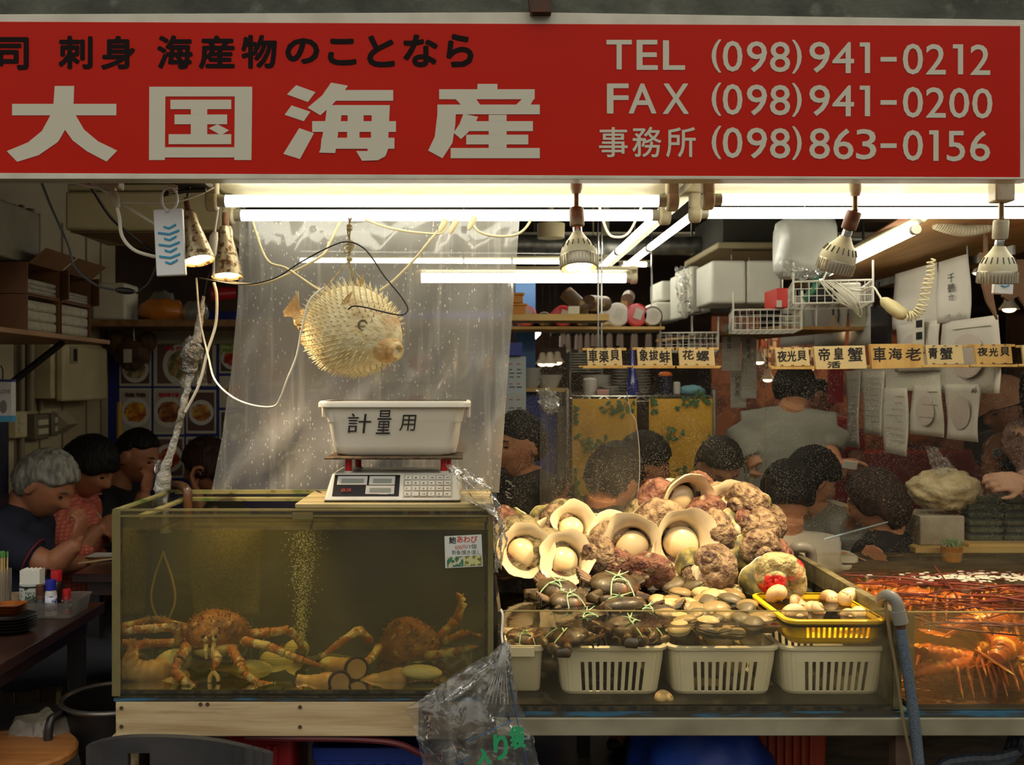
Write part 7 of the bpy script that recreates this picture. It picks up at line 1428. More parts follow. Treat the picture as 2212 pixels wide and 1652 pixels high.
t, H, Rh, am = person('person in a tan cap and black clothes looking down at a phone', (2178, 884, 4.1), -84, 18, (2190, 946, 4.1), -80, (.3, .2, -.5, .010), hblack, blackc, 1, arms={1: ((2150, 1060, 3.95), (2136, 985, 3.90), {'dir': (.3, -.2, .8), 'palm': (1, 0, .3), 'curl': .8}), -1: ((2200, 1060, 4.25), (2160, 1000, 4.1), {'dir': (-.6, -.3, .5), 'palm': (.3, 0, 1), 'curl': .8})}, standing=True, sleeve=.9)
capmt = M('tan_cap', rgb(206, 150, 110), .8, col2=rgb(190, 134, 96), scale=20)
c_ = MB(); c_.ell(H, (1, 1, 1), Rh, 40, 30, lambda p, d: (Vector((d.x*.094, d.y*.114, max(d.z*.145, .030)))))
c_.build('cap', capmt, t); b_ = MB(); b_.ell(H+Rh @ Vector((0, -.135, .034)), (.072, .075, .006), Rh @ Euler((.22, 0, 0)).to_matrix(), 24, 8); b_.build('cap_brim', capmt, t)
ph = thing('smartphone', 'smartphone held by the person in the tan cap', 'phone', P(2160, 975, 3.86)); MB().box(P(2163, 974, 3.85), (.075, .008, .036), (.5, -.25, .1)).build('phone_body', M('phone_silver', rgb(150, 156, 164), .3, .3), ph, bevel=.003); MB().box(P(2163, 974, 3.85)+Vector((0, -.0044, .0)), (.066, .001, .028), (.5, -.25, .1)).build('screen', M('phone_screen', rgb(110, 120, 132), .15), ph)
person('person in a pink floral long sleeved blouse at the picture edge', (2275, 850, 3.62), -80, 10, (2285, 925, 3.62), -80, LONG, hblack, floral, 2, arms={1: ((2250, 1050, 3.50), (2212, 1042, 3.44), {'dir': (-1, -.1, .05), 'palm': (0, 1, -.4), 'curl': .8}), -1: ((2230, 1000, 3.8), (2220, 960, 3.75))}, sleeve=1.95, standing=True, build=1.15)
person('stallholder in red far back under the market lamps', (1772, 862, 6.4), -30, 10, (1776, 908, 6.4), -20, SHORT, hblack, redc, 1, standing=True, vox=.008)
person('person in a dark red top far back by the lit stall', (1806, 935, 6.9), 200, 0, (1806, 985, 6.9), 200, LONG, hbrown, M('maroon_cotton', rgb(110, 36, 40), .8), 1, standing=True, vox=.008)
# ================================================================ behind the shell heap: panels, curtains, rack
bcol = M('blue_panel_paint', rgb(46, 62, 150), .5); creamb = M('cream_board', rgb(214, 180, 110), .55, col2=rgb(196, 158, 88), scale=3, stretch=(1, 8, 8))
o = MB().bb(PX(1136, 4.6), PX(1202, 4.6), 4.6, 4.66, FZ, PZ(856, 4.6)).build('blue_partition_board', bcol); tag(o, 'tall blue panel standing beside the wire rack', 'panel')
o = MB().bb(PX(1202, 4.66), PX(1224, 4.66), 4.62, 4.66, FZ, PZ(880, 4.6)).build('grey_panel', M('grey_panel_paint', rgb(120, 112, 96), .6)); tag(o, 'narrow grey panel between the blue panel and the wire rack', 'panel')
sh2 = thing('dish_shelf', 'cream shelf with bowls beside the wire rack', 'shelf', P(1175, 840, 4.6)); MB().bb(PX(1080, 4.6), PX(1226, 4.6), 4.55, 4.78, PZ(846, 4.6), PZ(838, 4.6)).build('shelf_board', creamb, sh2); zs_ = PZ(838, 4.6)
china = M('white_china', rgb(206, 204, 196), .25)
def bowls(u, Y, z, r, h, n, label, group, step=.012, mat=None, cat='bowl', nm='china_bowl'):
    for k in range(n): dish(nm, label, (PX(u, Y), Y, z+.0005+step*k), r, h, mat or china, cat=cat, group=group)
bowls(1146, 4.62, zs_, .052, .03, 4, 'white bowl in the small stack by the price sheets', 'small stack of white bowls', .020)
bowls(1186, 4.64, zs_, .062, .058, 1, 'cream deep bowl on the cream shelf', None)
nt_ = thing('price_sheet', 'blue white price sheet with red and black lines hanging by the plastic sheet edge', 'notice', P(1108, 900, 4.3))
pbl = M('pale_blue_paper', rgb(176, 186, 190), .6); MB().bb(PX(1070, 4.3), PX(1136, 4.3), 4.298, 4.30, PZ(906, 4.3), PZ(770, 4.3)).build('sheet', pbl, nt_, smooth=False)
m = MB(); rg = random.Random(4)
for v, mt in ((785, 0), (797, 1), (805, 1), (813, 1), (828, 0), (835, 1), (862, 0), (880, 1)):
    for u in (1082, 1100, 1116):
        q = MB(); q.bb(PX(u, 4.297), PX(u+rg.uniform(6, 13), 4.297), 4.2965, 4.2972, PZ(v+2, 4.3), PZ(v, 4.3)); q.build('printed_line', pred if mt == 0 else ik, nt_, smooth=False)
bx_ = MB().bb(PX(1086, 4.3), PX(1127, 4.3), 4.27, 4.36, PZ(769, 4.3), PZ(741, 4.3)).build('blue_box', bcol, bevel=.003); tag(bx_, 'blue box above the hanging price sheet', 'box')
MB().bb(PX(1080, 4.3), PX(1130, 4.3), 4.30, 4.62, PZ(772, 4.3), PZ(769.5, 4.3)).build('x', creamb).name = 'box_ledge'; tag(bpy.data.objects['box_ledge'], 'thin ledge carrying the blue box and price sheet', 'shelf')
rk = thing('wire_rack', 'chrome wire rack with a zigzag edge carrying plates and cups', 'rack', (PX(1384, 4.55), 4.6, FZ)); RY = 4.42; rz = PZ(856, RY); rx0, rx1 = PX(1226, RY), PX(1542, RY)
m = MB()
for y in (RY, RY+.36): m.tube([(rx0, y, rz), (rx1, y, rz)], .004, 6).tube([(rx0, y, rz-.022), (rx1, y, rz-.022)], .003, 6)
n = 16
m.tube([(rx0+(rx1-rx0)*i/n, RY, rz-(.022 if i % 2 else 0)) for i in range(n+1)], .003, 6)
for i in range(30): x = rx0+(rx1-rx0)*(i+.5)/30; m.tube([(x, RY, rz), (x, RY+.36, rz)], .0018, 4)
m.build('wire_shelf', chrome, rk)
for x in (rx0, rx1):
    for y in (RY, RY+.36): MB().tube([(x, y, FZ), (x, y, rz+.03)], .011, 10).build('rack_post', chrome, rk)
rz += .005; RY2 = RY+.12
bowls(1364, RY2+.05, rz, .085, .012, 10, 'white plate in the tall stack in the middle of the wire rack', 'stack of white plates on the wire rack', .0135, cat='plate', nm='china_plate'); bowls(1316, RY2, rz, .05, .012, 3, 'white dish in the low stack on the wire rack', 'low stack of dishes on the wire rack', .012, cat='plate', nm='china_plate')
bowls(1290, RY2+.14, rz, .075, .05, 3, 'large white bowl nested on the wire rack behind the tray', 'nested bowls on the wire rack', .02)
o = MB().lathe([(.001, 0), (.028, 0), (.030, .01), (.026, .06), (.018, .10), (.013, .15), (.010, .20), (.001, .20)], (PX(1366, RY2-.07), RY2-.07, rz), 22).build('blue_bottle', M('cobalt_glass', rgb(30, 40, 140), .15, coat=.5)); tag(o, 'tall cobalt blue bottle before the plate stack', 'bottle')
cu_ = thing('lidded_cup', 'dark tumbler with an orange lid on the wire rack', 'cup', (PX(1437, RY2), RY2, rz)); MB().lathe([(.001, 0), (.022, 0), (.029, .085), (.001, .085)], cu_.location, 22).build('cup_body', M('dark_blue_plastic', rgb(30, 30, 56), .35), cu_); MB().lathe([(.001, .106), (.022, .103), (.031, .094), (.031, .0855), (.001, .0855)], cu_.location, 22).build('cup_lid', M('orange_plastic', rgb(226, 110, 40), .4), cu_)
o = MB().ell((PX(1494, RY2), RY2, rz+.016), (.060, .05, .028), None, 24, 14, lambda p, d: Vector((p.x, p.y, max(p.z, -.015)))*(1+.2*mnoise.noise(d*3))).build('blue_cloth', M('sky_cloth', rgb(110, 160, 176), .85), ang=180); tag(o, 'folded pale blue cloth at the end of the wire rack', 'cloth')
o = MB().lathe([(.001, 0), (.024, 0), (.03, .03), (.032, .068), (.024, .075), (.001, .078)], (PX(1274, RY2-.06), RY2-.06, rz), 20).build('white_jar', china); tag(o, 'white lidded jar at the blue panel end of the wire rack', 'jar')
o = MB().bb(PX(1288, RY2-.08), PX(1314, RY2-.08), RY2-.1, RY2-.05, rz, rz+.025).build('pink_box', M('pink_plastic', rgb(206, 150, 150), .5), bevel=.003); tag(o, 'small pink box beside the white jar', 'box')
o = MB().box((PX(1460, RY2), RY2-.02, rz+.03), (.03, .03, .06)).build('white_mug', china, bevel=.008); tag(o, 'white mug between the lidded cup and the blue cloth', 'mug')
st2 = thing('tray_stack_holder', 'steel stand of thin trays behind the first name board', 'tray stand', (PX(1264, RY2+.2), RY2+.2, rz)); 
for k in range(8): MB().bb(PX(1228, RY2+.2), PX(1300, RY2+.2), RY2+.15, RY2+.25, rz+.105+.012*k, rz+.110+.012*k).build('tray', steel, st2)
MB().bb(PX(1228, RY2+.2), PX(1231, RY2+.2), RY2+.15, RY2+.25, rz, rz+.2).bb(PX(1297, RY2+.2), PX(1300, RY2+.2), RY2+.15, RY2+.25, rz, rz+.2).build('stand_frame', steel, st2)
nor = M('yellow_curtain', rgb(206, 160, 40), .8, col2=rgb(190, 142, 32), scale=6); leafm = M('green_leaf_print', rgb(70, 110, 60), .8); brm = M('branch_print', rgb(110, 90, 40), .8)
for (u0, u1, v1, lab, sd_) in ((1236, 1376, 1150, 'yellow curtain printed with green leaf sprays, by the blue panel', 5), (1402, 1540, 1150, 'yellow curtain printed with an arched green branch, at the far rack end', 6)):
    c = thing('yellow_curtain', lab, 'curtain', P((u0+u1)/2, 862, 4.405), 'yellow curtains below the wire rack'); Y = 4.402; rg = random.Random(sd_)
    def cf(a, b): return Vector((PX(u0+(u1-u0)*a, Y), Y+.006*math.sin(a*14), PZ(861+(v1-861)*b, Y)))
    MB().grid(cf, 40, 4).build('cloth', nor, c, solid=.002, recalc=False)
    lf = MB(); bn = MB()
    for k in range(10):
        a0 = (.08+.84*(k % 3)/2, .06+.24*(k//3)+rg.uniform(-.03, .03)); pts = [a0]
        for j in range(5): pts.append((pts[-1][0]+rg.uniform(.01, .10)*(1 if k % 2 else -1), pts[-1][1]+rg.uniform(-.05, .06)))
        pts = [(min(.96, max(.04, x)), y) for x, y in pts]
        q = [cf(x, y)-Vector((0, .010, 0)) for x, y in pts]; bn.tube(q, .0022, 5)
        for x, y in pts:
            for _ in range(2):
                l = cf(min(.95, max(.05, x+rg.uniform(-.07, .07))), y+rg.uniform(-.035, .035))-Vector((0, .010, 0)); lf.ell(l, (.012, .0012, .007), (0, rg.uniform(0, 3), 0), 10, 5)
    lf.build('leaf_print', leafm, c); bn.build('branch_print', brm, c)
# ---- hung plank shelf with rolls
hsf = thing('hung_shelf', 'cream plank shelf hung on steel rods under the ceiling lights', 'shelf', P(1210, 690, 4.2)); hy = 4.15
MB().bb(PX(1100, hy), PX(1316, hy), hy, hy+.2, PZ(692, hy), PZ(678, hy)).build('shelf_board', creamb, hsf)
for u in (1292, 1303):
    MB().tube([(PX(u, hy), hy+.05*(u > 1295), PZ(750, hy)), (PX(u, hy), hy+.05*(u > 1295), 2.795)], .0035, 6).build('rod', chrome, hsf)
hsg = thing('back_shelf', 'long plank shelf carrying red and white plastic rolls', 'shelf', P(1260, 710, 4.55)); MB().bb(PX(1098, 4.5), PX(1436, 4.5), 4.5, 4.77, PZ(711, 4.5), PZ(705, 4.5)).build('shelf_board', creamb, hsg); zr = PZ(705, 4.5)
for x in (PX(1110, 4.5), PX(1425, 4.5)): MB().tube([(x, 4.7, zr), (x, 4.7, 2.795)], .004, 6).build('rod', chrome, hsg)
def roll(label, u, v, Y, r, cap, body, L=.26, tiltx=0, nm='plastic_roll'):
    t = thing(nm, label, 'roll', P(u, v, Y)); a = P(u, v, Y); b = a+Vector((tiltx, L, 0)); d = (b-a).normalized(); MB().tube([a, a+d*.004, b-d*.004, b], [r*.9, r, r, r*.9], 24).build('roll_body', body, t); MB().tube([a-d*.0015, a-d*.0003], [r*.84, r*.84], 24).build('roll_end', cap, t); MB().box(a+Vector((.006, -.0035, .004)), (r*.7, .001, r*.9), (0, .35, 0)).build('roll_label', pap, t)
redr = M('red_film', rgb(196, 40, 50), .3, coat=.5); whr = M('white_film', rgb(206, 200, 190), .35, coat=.3); dkr2 = M('brown_patterned', rgb(84, 66, 50), .5, col2=rgb(150, 120, 70), scale=30, lo=.56, hi=.62)
rr_ = 24*4.5/FPX
for u, r, cp, bd_, lab in ((1137, 23, redr, redr, 'red plastic roll nearest the blue pillar on the back shelf'), (1216, 23, redr, redr, 'red plastic roll in the middle of the back shelf'), (1376, 25, redr, redr, 'red plastic roll with a white label at the shelf end'), (1334, 26, whr, whr, 'white plastic roll beside the end red roll'), (1176, 16, dkr2, dkr2, 'small dark roll between two red rolls'), (1258, 17, dkr2, dkr2, 'brown patterned roll on the back shelf by the rods'), (1410, 22, whr, dkr2, 'dim roll wrapped in clear film beyond the end red roll')):
    r_ = r*4.53/FPX; roll(lab, u, 705-r*1.0, 4.53, r_, cp, bd_)
for (a, b, r, lab) in (((1222, 632, 4.34), (1266, 672, 4.30), 16, 'brown patterned cloth roll leaning on the hung shelf'), ((1272, 654, 4.28), (1306, 656, 4.42), 17, 'gold patterned cloth roll in clear film by the rods'), ((1355, 648, 4.62), (1358, 640, 4.80), 15, 'gold topped roll in clear film resting on the white roll')):
    t = thing('cloth_roll', lab, 'roll', P(*a)); MB().tube([P(*a), P(*b)], [r*4.3/FPX]*2, 22).build('roll_body', dkr2, t)
orw = M('orange_wood', rgb(206, 140, 60), .55, col2=rgb(180, 112, 44), scale=5, stretch=(1, 8, 8))
for u0, u1, v0, v1, y, lab in ((1106, 1136, 655, 678, hy+.03, 'orange wooden box on the hung shelf by the plastic sheet'), (1106, 1130, 632, 654, hy+.04, 'smaller orange wooden box on top of another')):
    t = thing('wooden_box', lab, 'box', P((u0+u1)/2, v1, y)); MB().bb(PX(u0, y), PX(u1, y), y, y+.10, PZ(v1-.3, y), PZ(v0+5, y)).build('box_body', orw, t, bevel=.002); MB().bb(PX(u0-3, y), PX(u1+3, y), y-.006, y+.106, PZ(v0+4.6, y), PZ(v0, y)).build('box_lid', orw, t, bevel=.002)
o = MB().bb(PX(1229, hy+.03), PX(1252, hy+.03), hy+.03, hy+.07, PZ(677.5, hy+.03), PZ(661, hy+.03)).build('white_box', whp); tag(o, 'small white box on the hung shelf', 'box')
# ---- round detector, air conditioner
o = MB().cyl(P(1190, 500, 4.6)-Vector((0, 0, .03)), P(1190, 500, 4.6)+Vector((0, 0, .035)), .062, .064, 32).tube([P(1190, 490, 4.6), (PX(1190, 4.6), 4.6, 2.8)], .012, 8).build('ceiling_speaker', cre); tag(o, 'round cream ceiling speaker behind the hanging bulb', 'speaker')
ac2 = thing('cassette_air_conditioner', 'cream ceiling cassette air conditioner above the styrofoam stack', 'air conditioner', P(1580, 540, 4.9)); zz = PZ(545, 4.9)
MB().bb(PX(1550, 4.75), PX(1700, 4.75)+.1, 4.75, 5.5, zz, zz+.03).build('panel', cre, ac2, bevel=.008); MB().bb(PX(1570, 4.75), PX(1690, 4.75)+.08, 4.82, 5.43, zz+.031, zz+.2).build('body', darkceil, ac2); m = MB()
for y in (4.80, 5.42): m.bb(PX(1590, 4.75), PX(1690, 4.75)+.05, y, y+.03, zz-.0015, zz-.0005)
m.build('air_slot', dk, ac2)
# ---- the long shelf with styrofoam boxes
e1 = Vector((1.265, 2.88, 1.985)); e2 = Vector((1.60, 5.0, 1.985)); shd = (e2-e1); tanb = M('tan_board', rgb(190, 146, 86), .6, col2=rgb(172, 126, 70), scale=3, stretch=(8, 1, 8))
ls = thing('long_shelf', 'long tan board shelf running back under the ceiling with tubes and boxes', 'shelf', tuple((e1+e2)/2))
MB().add([e1, e1+Vector((.62, .05, 0)), e2+Vector((.62, 0, 0)), e2, e1+Vector((0, 0, .018)), e1+Vector((.62, .05, .018)), e2+Vector((.62, 0, .018)), e2+Vector((0, 0, .018))], [(0, 3, 2, 1), (4, 5, 6, 7), (0, 1, 5, 4), (1, 2, 6, 5), (2, 3, 7, 6), (3, 0, 4, 7)]).build('shelf_board', tanb, ls)
MB().tube([e1+Vector((-.004, 0, .009)), e2+Vector((-.004, 0, .009))], [.012, .012], 4).build('edge_strip', M('edge_wood', rgb(150, 96, 50), .6), ls)
for q in (.08, .92): MB().tube([e1+shd*q+Vector((.3, 0, .018)), e1+shd*q+Vector((.3, 0, .64))], .006, 6).build('rod', chrome, ls)
e3 = Vector((1.30, 4.3, 1.74)); e4 = Vector((1.02, 5.6, 1.74))
ls2 = thing('low_shelf', 'tan board shelf carrying the styrofoam boxes', 'shelf', tuple(e3)); MB().add([e3, e3+Vector((.4, .08, 0)), e4+Vector((.4, .08, 0)), e4, e3+Vector((0, 0, .014)), e3+Vector((.4, .08, .014)), e4+Vector((.4, .08, .014)), e4+Vector((0, 0, .014))], [(0, 3, 2, 1), (4, 5, 6, 7), (0, 1, 5, 4), (1, 2, 6, 5), (2, 3, 7, 6), (3, 0, 4, 7)]).build('shelf_board', tanb, ls2)
for p in (e3+Vector((.2, .1, .014)), e4+Vector((.2, 0, .014))): MB().tube([p, (p.x, p.y, 2.795)], .006, 6).build('rod', chrome, ls2)
foam = M('styrofoam', rgb(222, 220, 206), .6, col2=rgb(206, 204, 190), scale=5, bump=.05, bscale=80)
def styro(label, px, Y, dep, rotz=0, n=2):
    u0, v0, u1, v1 = px; x0, x1, z0, z1 = PX(u0, Y), PX(u1, Y), PZ(v1, Y), PZ(v0, Y); t = thing('styrofoam_box', label, 'styrofoam box', ((x0+x1)/2, Y+dep/2, z0), 'styrofoam boxes along the shelf'); Rz = Euler((0, 0, rotz)).to_matrix()
    for k in range(n):
        w = (x1-x0)/n; MB().box(((x0+w*(k+.5)), Y+dep/2, (z0+z1)/2), (w-.004, dep, z1-z0), Rz).build('foam_shell', foam, t, bevel=.012, seg=3)
    return t
styro('big pair of white styrofoam boxes at the near end of the row', (1536, 562, 1690, 655), 4.30, .30, .0, 2); styro('white styrofoam boxes in clear film, second from the near end', (1486, 574, 1532, 674), 4.66, .26, .1, 2); styro('white styrofoam boxes in crinkled film, third from the near end', (1468, 590, 1484, 688), 4.72, .2, .1, 1); styro('grey white styrofoam box under another at the far end of the row', (1412, 652, 1466, 694), 4.95, .24, .05, 1); styro('small grey white styrofoam box on top at the far end of the row', (1424, 606, 1466, 648), 5.0, .24, .05, 1)
wf = clear('foam_film', (.95, .95, .92), haze=.22, gloss=.10, dcol=(.85, .84, .78), bump=1.0, bscale=22)
m = MB(); crumple(m, [[(1460, 578, 4.60), (1490, 572, 4.58)], [(1462, 640, 4.58), (1492, 620, 4.57)], [(1470, 690, 4.60), (1500, 672, 4.58)]], 14, 20, .02, 8, 7); o = m.build('film_wrap', wf, recalc=False); tag(o, 'crinkled clear film wrapped over the styrofoam boxes', 'plastic sheet')
hb2 = thing('hanging_plastic_bag', 'big pale plastic bag hanging under the tube lights beside the tilted bulb', 'plastic bag', P(1738, 540, 3.6)); m = MB(); bgp = M('milky_bag', rgb(196, 196, 186), .4, col2=rgb(180, 180, 168), scale=4, coat=.2, bump=.3, bscale=14)
m.ell(P(1738, 535, 3.62), (.105, .11, .125), None, 36, 24, lambda p, d: Vector((math.copysign(abs(d.x)**.45, d.x)*.100, math.copysign(abs(d.y)**.5, d.y)*.10, math.copysign(abs(d.z)**.4, d.z)*.112))*(1+.04*mnoise.noise(d*4))); m.build('bag_body', bgp, hb2, ang=180)
m = MB(); crumple(m, [[(1690, 560, 3.50), (1740, 580, 3.49), (1790, 570, 3.52)], [(1692, 596, 3.50), (1740, 604, 3.49), (1784, 588, 3.52)]], 20, 8, .012, 3, 8); m.build('loose_film', wf, hb2, recalc=False); MB().tube([P(1738, 470, 3.62), (PX(1738, 3.62), 3.62, 2.64)], .003, 6).build('tie', wh, hb2)
# ---- wire baskets and their contents
wwm = M('white_wire', rgb(226, 222, 208), .4)
def wire_basket(label, c, w, d, h, rz):
    t = thing('wire_basket', label, 'basket', c); Rz = Matrix.Rotation(rz, 3, 'Z'); q = lambda x, y, z: Vector(c)+Rz @ Vector((x*w/2, y*d/2, z*h)); m = MB()
    for z, r in ((0, .0025), (1, .004)): m.tube([q(-1, -1, z), q(1, -1, z), q(1, 1, z), q(-1, 1, z), q(-1, -1, z)], r, 6)
    for i in range(11): x = -1+.2*i; m.tube([q(x, -1, 1), q(x, -1, 0), q(x, 1, 0), q(x, 1, 1)], .0015, 4)
    for i in range(7): y = -1+i/3; m.tube([q(-1, y, 1), q(-1, y, 0), q(1, y, 0), q(1, y, 1)], .0015, 4)
    for z in (.33, .66): m.tube([q(-1, -1, z), q(1, -1, z), q(1, 1, z), q(-1, 1, z), q(-1, -1, z)], .0015, 4)
    m.build('wire_frame', wwm, t)
    for x, y in ((-1, -1), (1, -1)): MB().tube([q(x, y, 0), q(x, y, 1.9)], .004, 6).build('hanger', wwm, t)
    return t
wire_basket('white wire basket with packets hung under the long shelf beside the handset', (1.28, 3.62, 1.785), .26, .30, .075, -.25); wire_basket('white wire basket hung under the long shelf near the red box', (1.20, 4.15, 1.72), .26, .32, .08, -.2); wire_basket('white wire basket full of film scraps under the styrofoam boxes', (1.02, 4.75, 1.66), .26, .3, .08, -.2)
o = MB().box((1.245, 3.60, 1.823), (.09, .2, .06), (0, 0, -.25)).build('black_packet', dk, bevel=.004); tag(o, 'black packet lying in the basket beside the handset', 'packet')
o = MB().box((1.345, 3.63, 1.825), (.08, .2, .07), (0, 0, -.25)).build('white_packet', whp, bevel=.006); tag(o, 'white packet lying in the basket beside the handset', 'packet')
o = MB().tube(spline([(1.16, 3.52, 1.80), (1.19, 3.50, 1.84), (1.21, 3.55, 1.87), (1.22, 3.64, 1.86)], 5), [.012]*16, 8).build('green_bundle', M('green_plastic', rgb(60, 120, 84), .5)); tag(o, 'green plastic strip drooping from the basket', 'strip')
rbx = thing('red_box', 'bright red box hung between two wire baskets', 'box', P(1690, 660, 3.95)); MB().bb(PX(1678, 3.95), PX(1702, 3.95), 3.95, 4.12, PZ(664, 3.95), PZ(622, 3.95)).build('box_body', M('red_card', rgb(206, 44, 30), .45), rbx, bevel=.003); MB().bb(PX(1679, 3.94), PX(1690, 3.94), 3.946, 3.949, PZ(663, 3.94), PZ(648, 3.94)).build('box_label', pap, rbx); MB().tube([P(1690, 622, 4.03), (PX(1690, 4.03), 4.03, 1.975)], .003, 6).build('hook_wire', wwm, rbx)
m = MB()
for k in range(6):
    a = k*1.05; m.tube(spline([(1.20+.01*k, 3.48, 1.86), (1.24+.012*k, 3.46-.01*k, 1.80+.01*math.sin(a)), (1.30+.006*k, 3.45, 1.765-.006*k), (1.27, 3.46, 1.80)], 5), .0026, 6)
tag(m.build('cable_loops', wh, recalc=False), 'loops of white flex tangled over the wire basket', 'cable')
cable('white flex arching from the basket to the handset', [(1838, 625, 3.4), (1860, 628, 3.36), (1885, 620, 3.30), (1898, 636, 3.27), (1906, 650, 3.25)], .0035, wh); cable('white flex rising from the basket to the tube end', [(1786, 585, 3.5), (1778, 610, 3.48), (1800, 630, 3.46), (1815, 650, 3.45)], .003, wh)
hs_ = thing('call_handset', 'cream handset with an orange button on a coiled cord', 'handset', P(1932, 668, 3.22)); a_, b_ = P(1904, 646, 3.24), P(1956, 684, 3.20); hm = M('yellowed_plastic', rgb(214, 202, 150), .4)
MB().tube([a_, a_.lerp(b_, .12), a_.lerp(b_, .45), a_.lerp(b_, .85), b_], [.010, .022, .029, .029, .018], 18, flat=.75).build('handset_body', hm, hs_, ang=180); MB().box(a_.lerp(b_, .42)+Vector((-.004, -.023, -.012)), (.016, .004, .007), (0, .6, 0)).build('button', M('orange_button', rgb(226, 120, 40), .4), hs_)
cp = sp([(1957, 684, 3.20), (1976, 680, 3.19), (1992, 660, 3.18), (2002, 620, 3.17), (2010, 590, 3.16), (2012, 560, 3.15)], 30); pts = []
for i, c in enumerate(cp):
    d = (cp[min(i+1, len(cp)-1)]-cp[max(i-1, 0)]).normalized(); x, y, _ = frame(d); r_ = .014*min(1, i/6+.3)*(1 if i < 110 else .8); a = i*.68; pts.append(c+x*r_*math.cos(a)+y*r_*math.sin(a))
MB().tube(pts, .003, 6).build('coiled_cord', M('cord_cream', rgb(226, 214, 172), .5), hs_)
dct = MB(); pts = sp([(2020, 482, 3.05), (2050, 492, 3.05), (2090, 498, 3.06), (2140, 488, 3.07), (2190, 470, 3.08)], 14); dct.tube(pts, [.017+.0022*(i % 2) for i in range(len(pts))], 14); o = dct.build('corrugated_duct', M('duct_cream', rgb(196, 186, 156), .6), ang=20); tag(o, 'cream corrugated duct over the menu sheets', 'duct')
cb = M('brown_board', rgb(120, 88, 60), .8, col2=rgb(100, 72, 48), scale=6)
for k, (pts, lab) in enumerate(([[(2118, 545), (2128, 545), (2128, 486), (2134, 486), (2134, 543), (2150, 540), (2150, 600), (2146, 640), (2156, 690), (2132, 650), (2120, 600)], 'brown curved cardboard horn hanging behind the chevron tag'], [[(2166, 640), (2200, 560), (2230, 560), (2230, 680), (2200, 640), (2180, 650)], 'brown cardboard piece behind the bulb at the picture edge'])):
    Y = 3.1+.1*k; o = MB().prism([(PX(u, Y), PZ(v, Y)) for u, v in pts], Y, Y+.012).build('brown_card', cb); tag(o, lab, 'card')
# ---- menu sheets hung in a row running back
MXX = 1.72
shm = M('menu_sheet', rgb(226, 222, 210), .6, col2=rgb(212, 208, 194), scale=3); shl = clear('sheet_sleeve', (.95, .95, .93), haze=.10, gloss=.07, rough=.08, bump=.35, bscale=14)
mr = thing('menu_rail', 'steel rail holding the row of hanging menu sheets', 'rail', (MXX, 3.6, 1.93)); MB().bb(MXX-.004, MXX+.004, 3.2, 5.5, 1.915, 1.945).build('rail_bar', steel, mr); MB().tube([(MXX, 3.5, 1.945), (MXX, 3.5, 1.984)], .004, 6).build('rail_hook', steel, mr); MB().tube([(MXX, 5.3, 1.945), (MXX, 5.3, 2.795)], .004, 6).build('rail_hook', steel, mr)
def yd(u): return MXX*FPX/(u-CU)
def sheet(label, u0, u1, vt, vb, dx=0.0, words=None, stain=None, lines=0, mat=None):
    """paper between pixel columns u0..u1; vt, vb: top and bottom rows at u1"""
    y0_, y1_ = yd(u1), yd(u0); zt_, zb2 = PZ(vt, y0_), PZ(vb, y0_); x = MXX-.006-dx; t = thing('menu_sheet', label, 'menu sheet', (x, (y0_+y1_)/2, zb2), 'menu sheets hung in a row')
    MB().grid(lambda a, b: Vector((x+.006*math.sin(3*a+4*b+u0), y0_+(y1_-y0_)*a, zb2+(zt_-zb2)*b)), 8, 8).build('paper', mat or shm, t, solid=.0012, recalc=False)
    if lines:
        m = MB(); rg = random.Random(u0)
        for k in range(lines): z = zt_-(zt_-zb2)*(.12+.76*k/lines); w = (y1_-y0_)*rg.uniform(.3, .75); m.bb(x-.0085, x-.008, y0_+.1*(y1_-y0_), y0_+.1*(y1_-y0_)+w, z-.0025, z)
        m.build('faint_line', M('faint_ink', rgb(150, 144, 132), .6), t, smooth=False)
    if stain: MB().ell((x-.0072, (y0_+y1_)/2, (zt_+zb2)/2), (.001, (y1_-y0_)*.3, (zt_-zb2)*.3), None, 20, 10).build('faint_picture', stain, t)
    if words:
        for s, q in words:
            m = MB(); vs, fs = text_geo(s); a0, a1, b0, b1 = q; m.add([Vector((x-.009, y1_-(y1_-y0_)*(a0+(a1-a0)*p[0]), zb2+(zt_-zb2)*(b0+(b1-b0)*p[1]))) for p in vs], fs); m.build('lettering', ik, t, smooth=False, recalc=False)
fp1 = M('faint_pink', rgb(212, 200, 190), .6); fp2 = M('faint_green', rgb(190, 192, 160), .6)
sheet('tall menu sheet with large brush characters near the bulb', 2036, 2106, 548, 690, .012, [('千', (.40, .62, .62, .76)), ('鶴', (.40, .62, .46, .60)), ('合', (.42, .60, .34, .44)), ('上野', (.30, .5, .06, .12)), ('山', (.7, .82, .06, .13))]); sheet('broad white sheet in a sleeve behind the handset cord', 1936, 2034, 566, 700, .004); sheet('white sheet beside the black panel above the name boards', 1838, 1892, 610, 745, .006, stain=fp2, lines=4); sheet('menu sheet with pale green circle over the crab board', 1692, 1762, 630, 742, .006, stain=fp2); sheet('menu sheet hanging beside the small lamp', 1764, 1836, 612, 745, .010, stain=fp1)
sheet('white sheet over the prawn board with taped edges', 1944, 2040, 690, 800, .010, stain=fp1); sheet('white sheet with faint oval print over the mud crab board', 2042, 2168, 680, 850, .008, stain=fp1, lines=3)
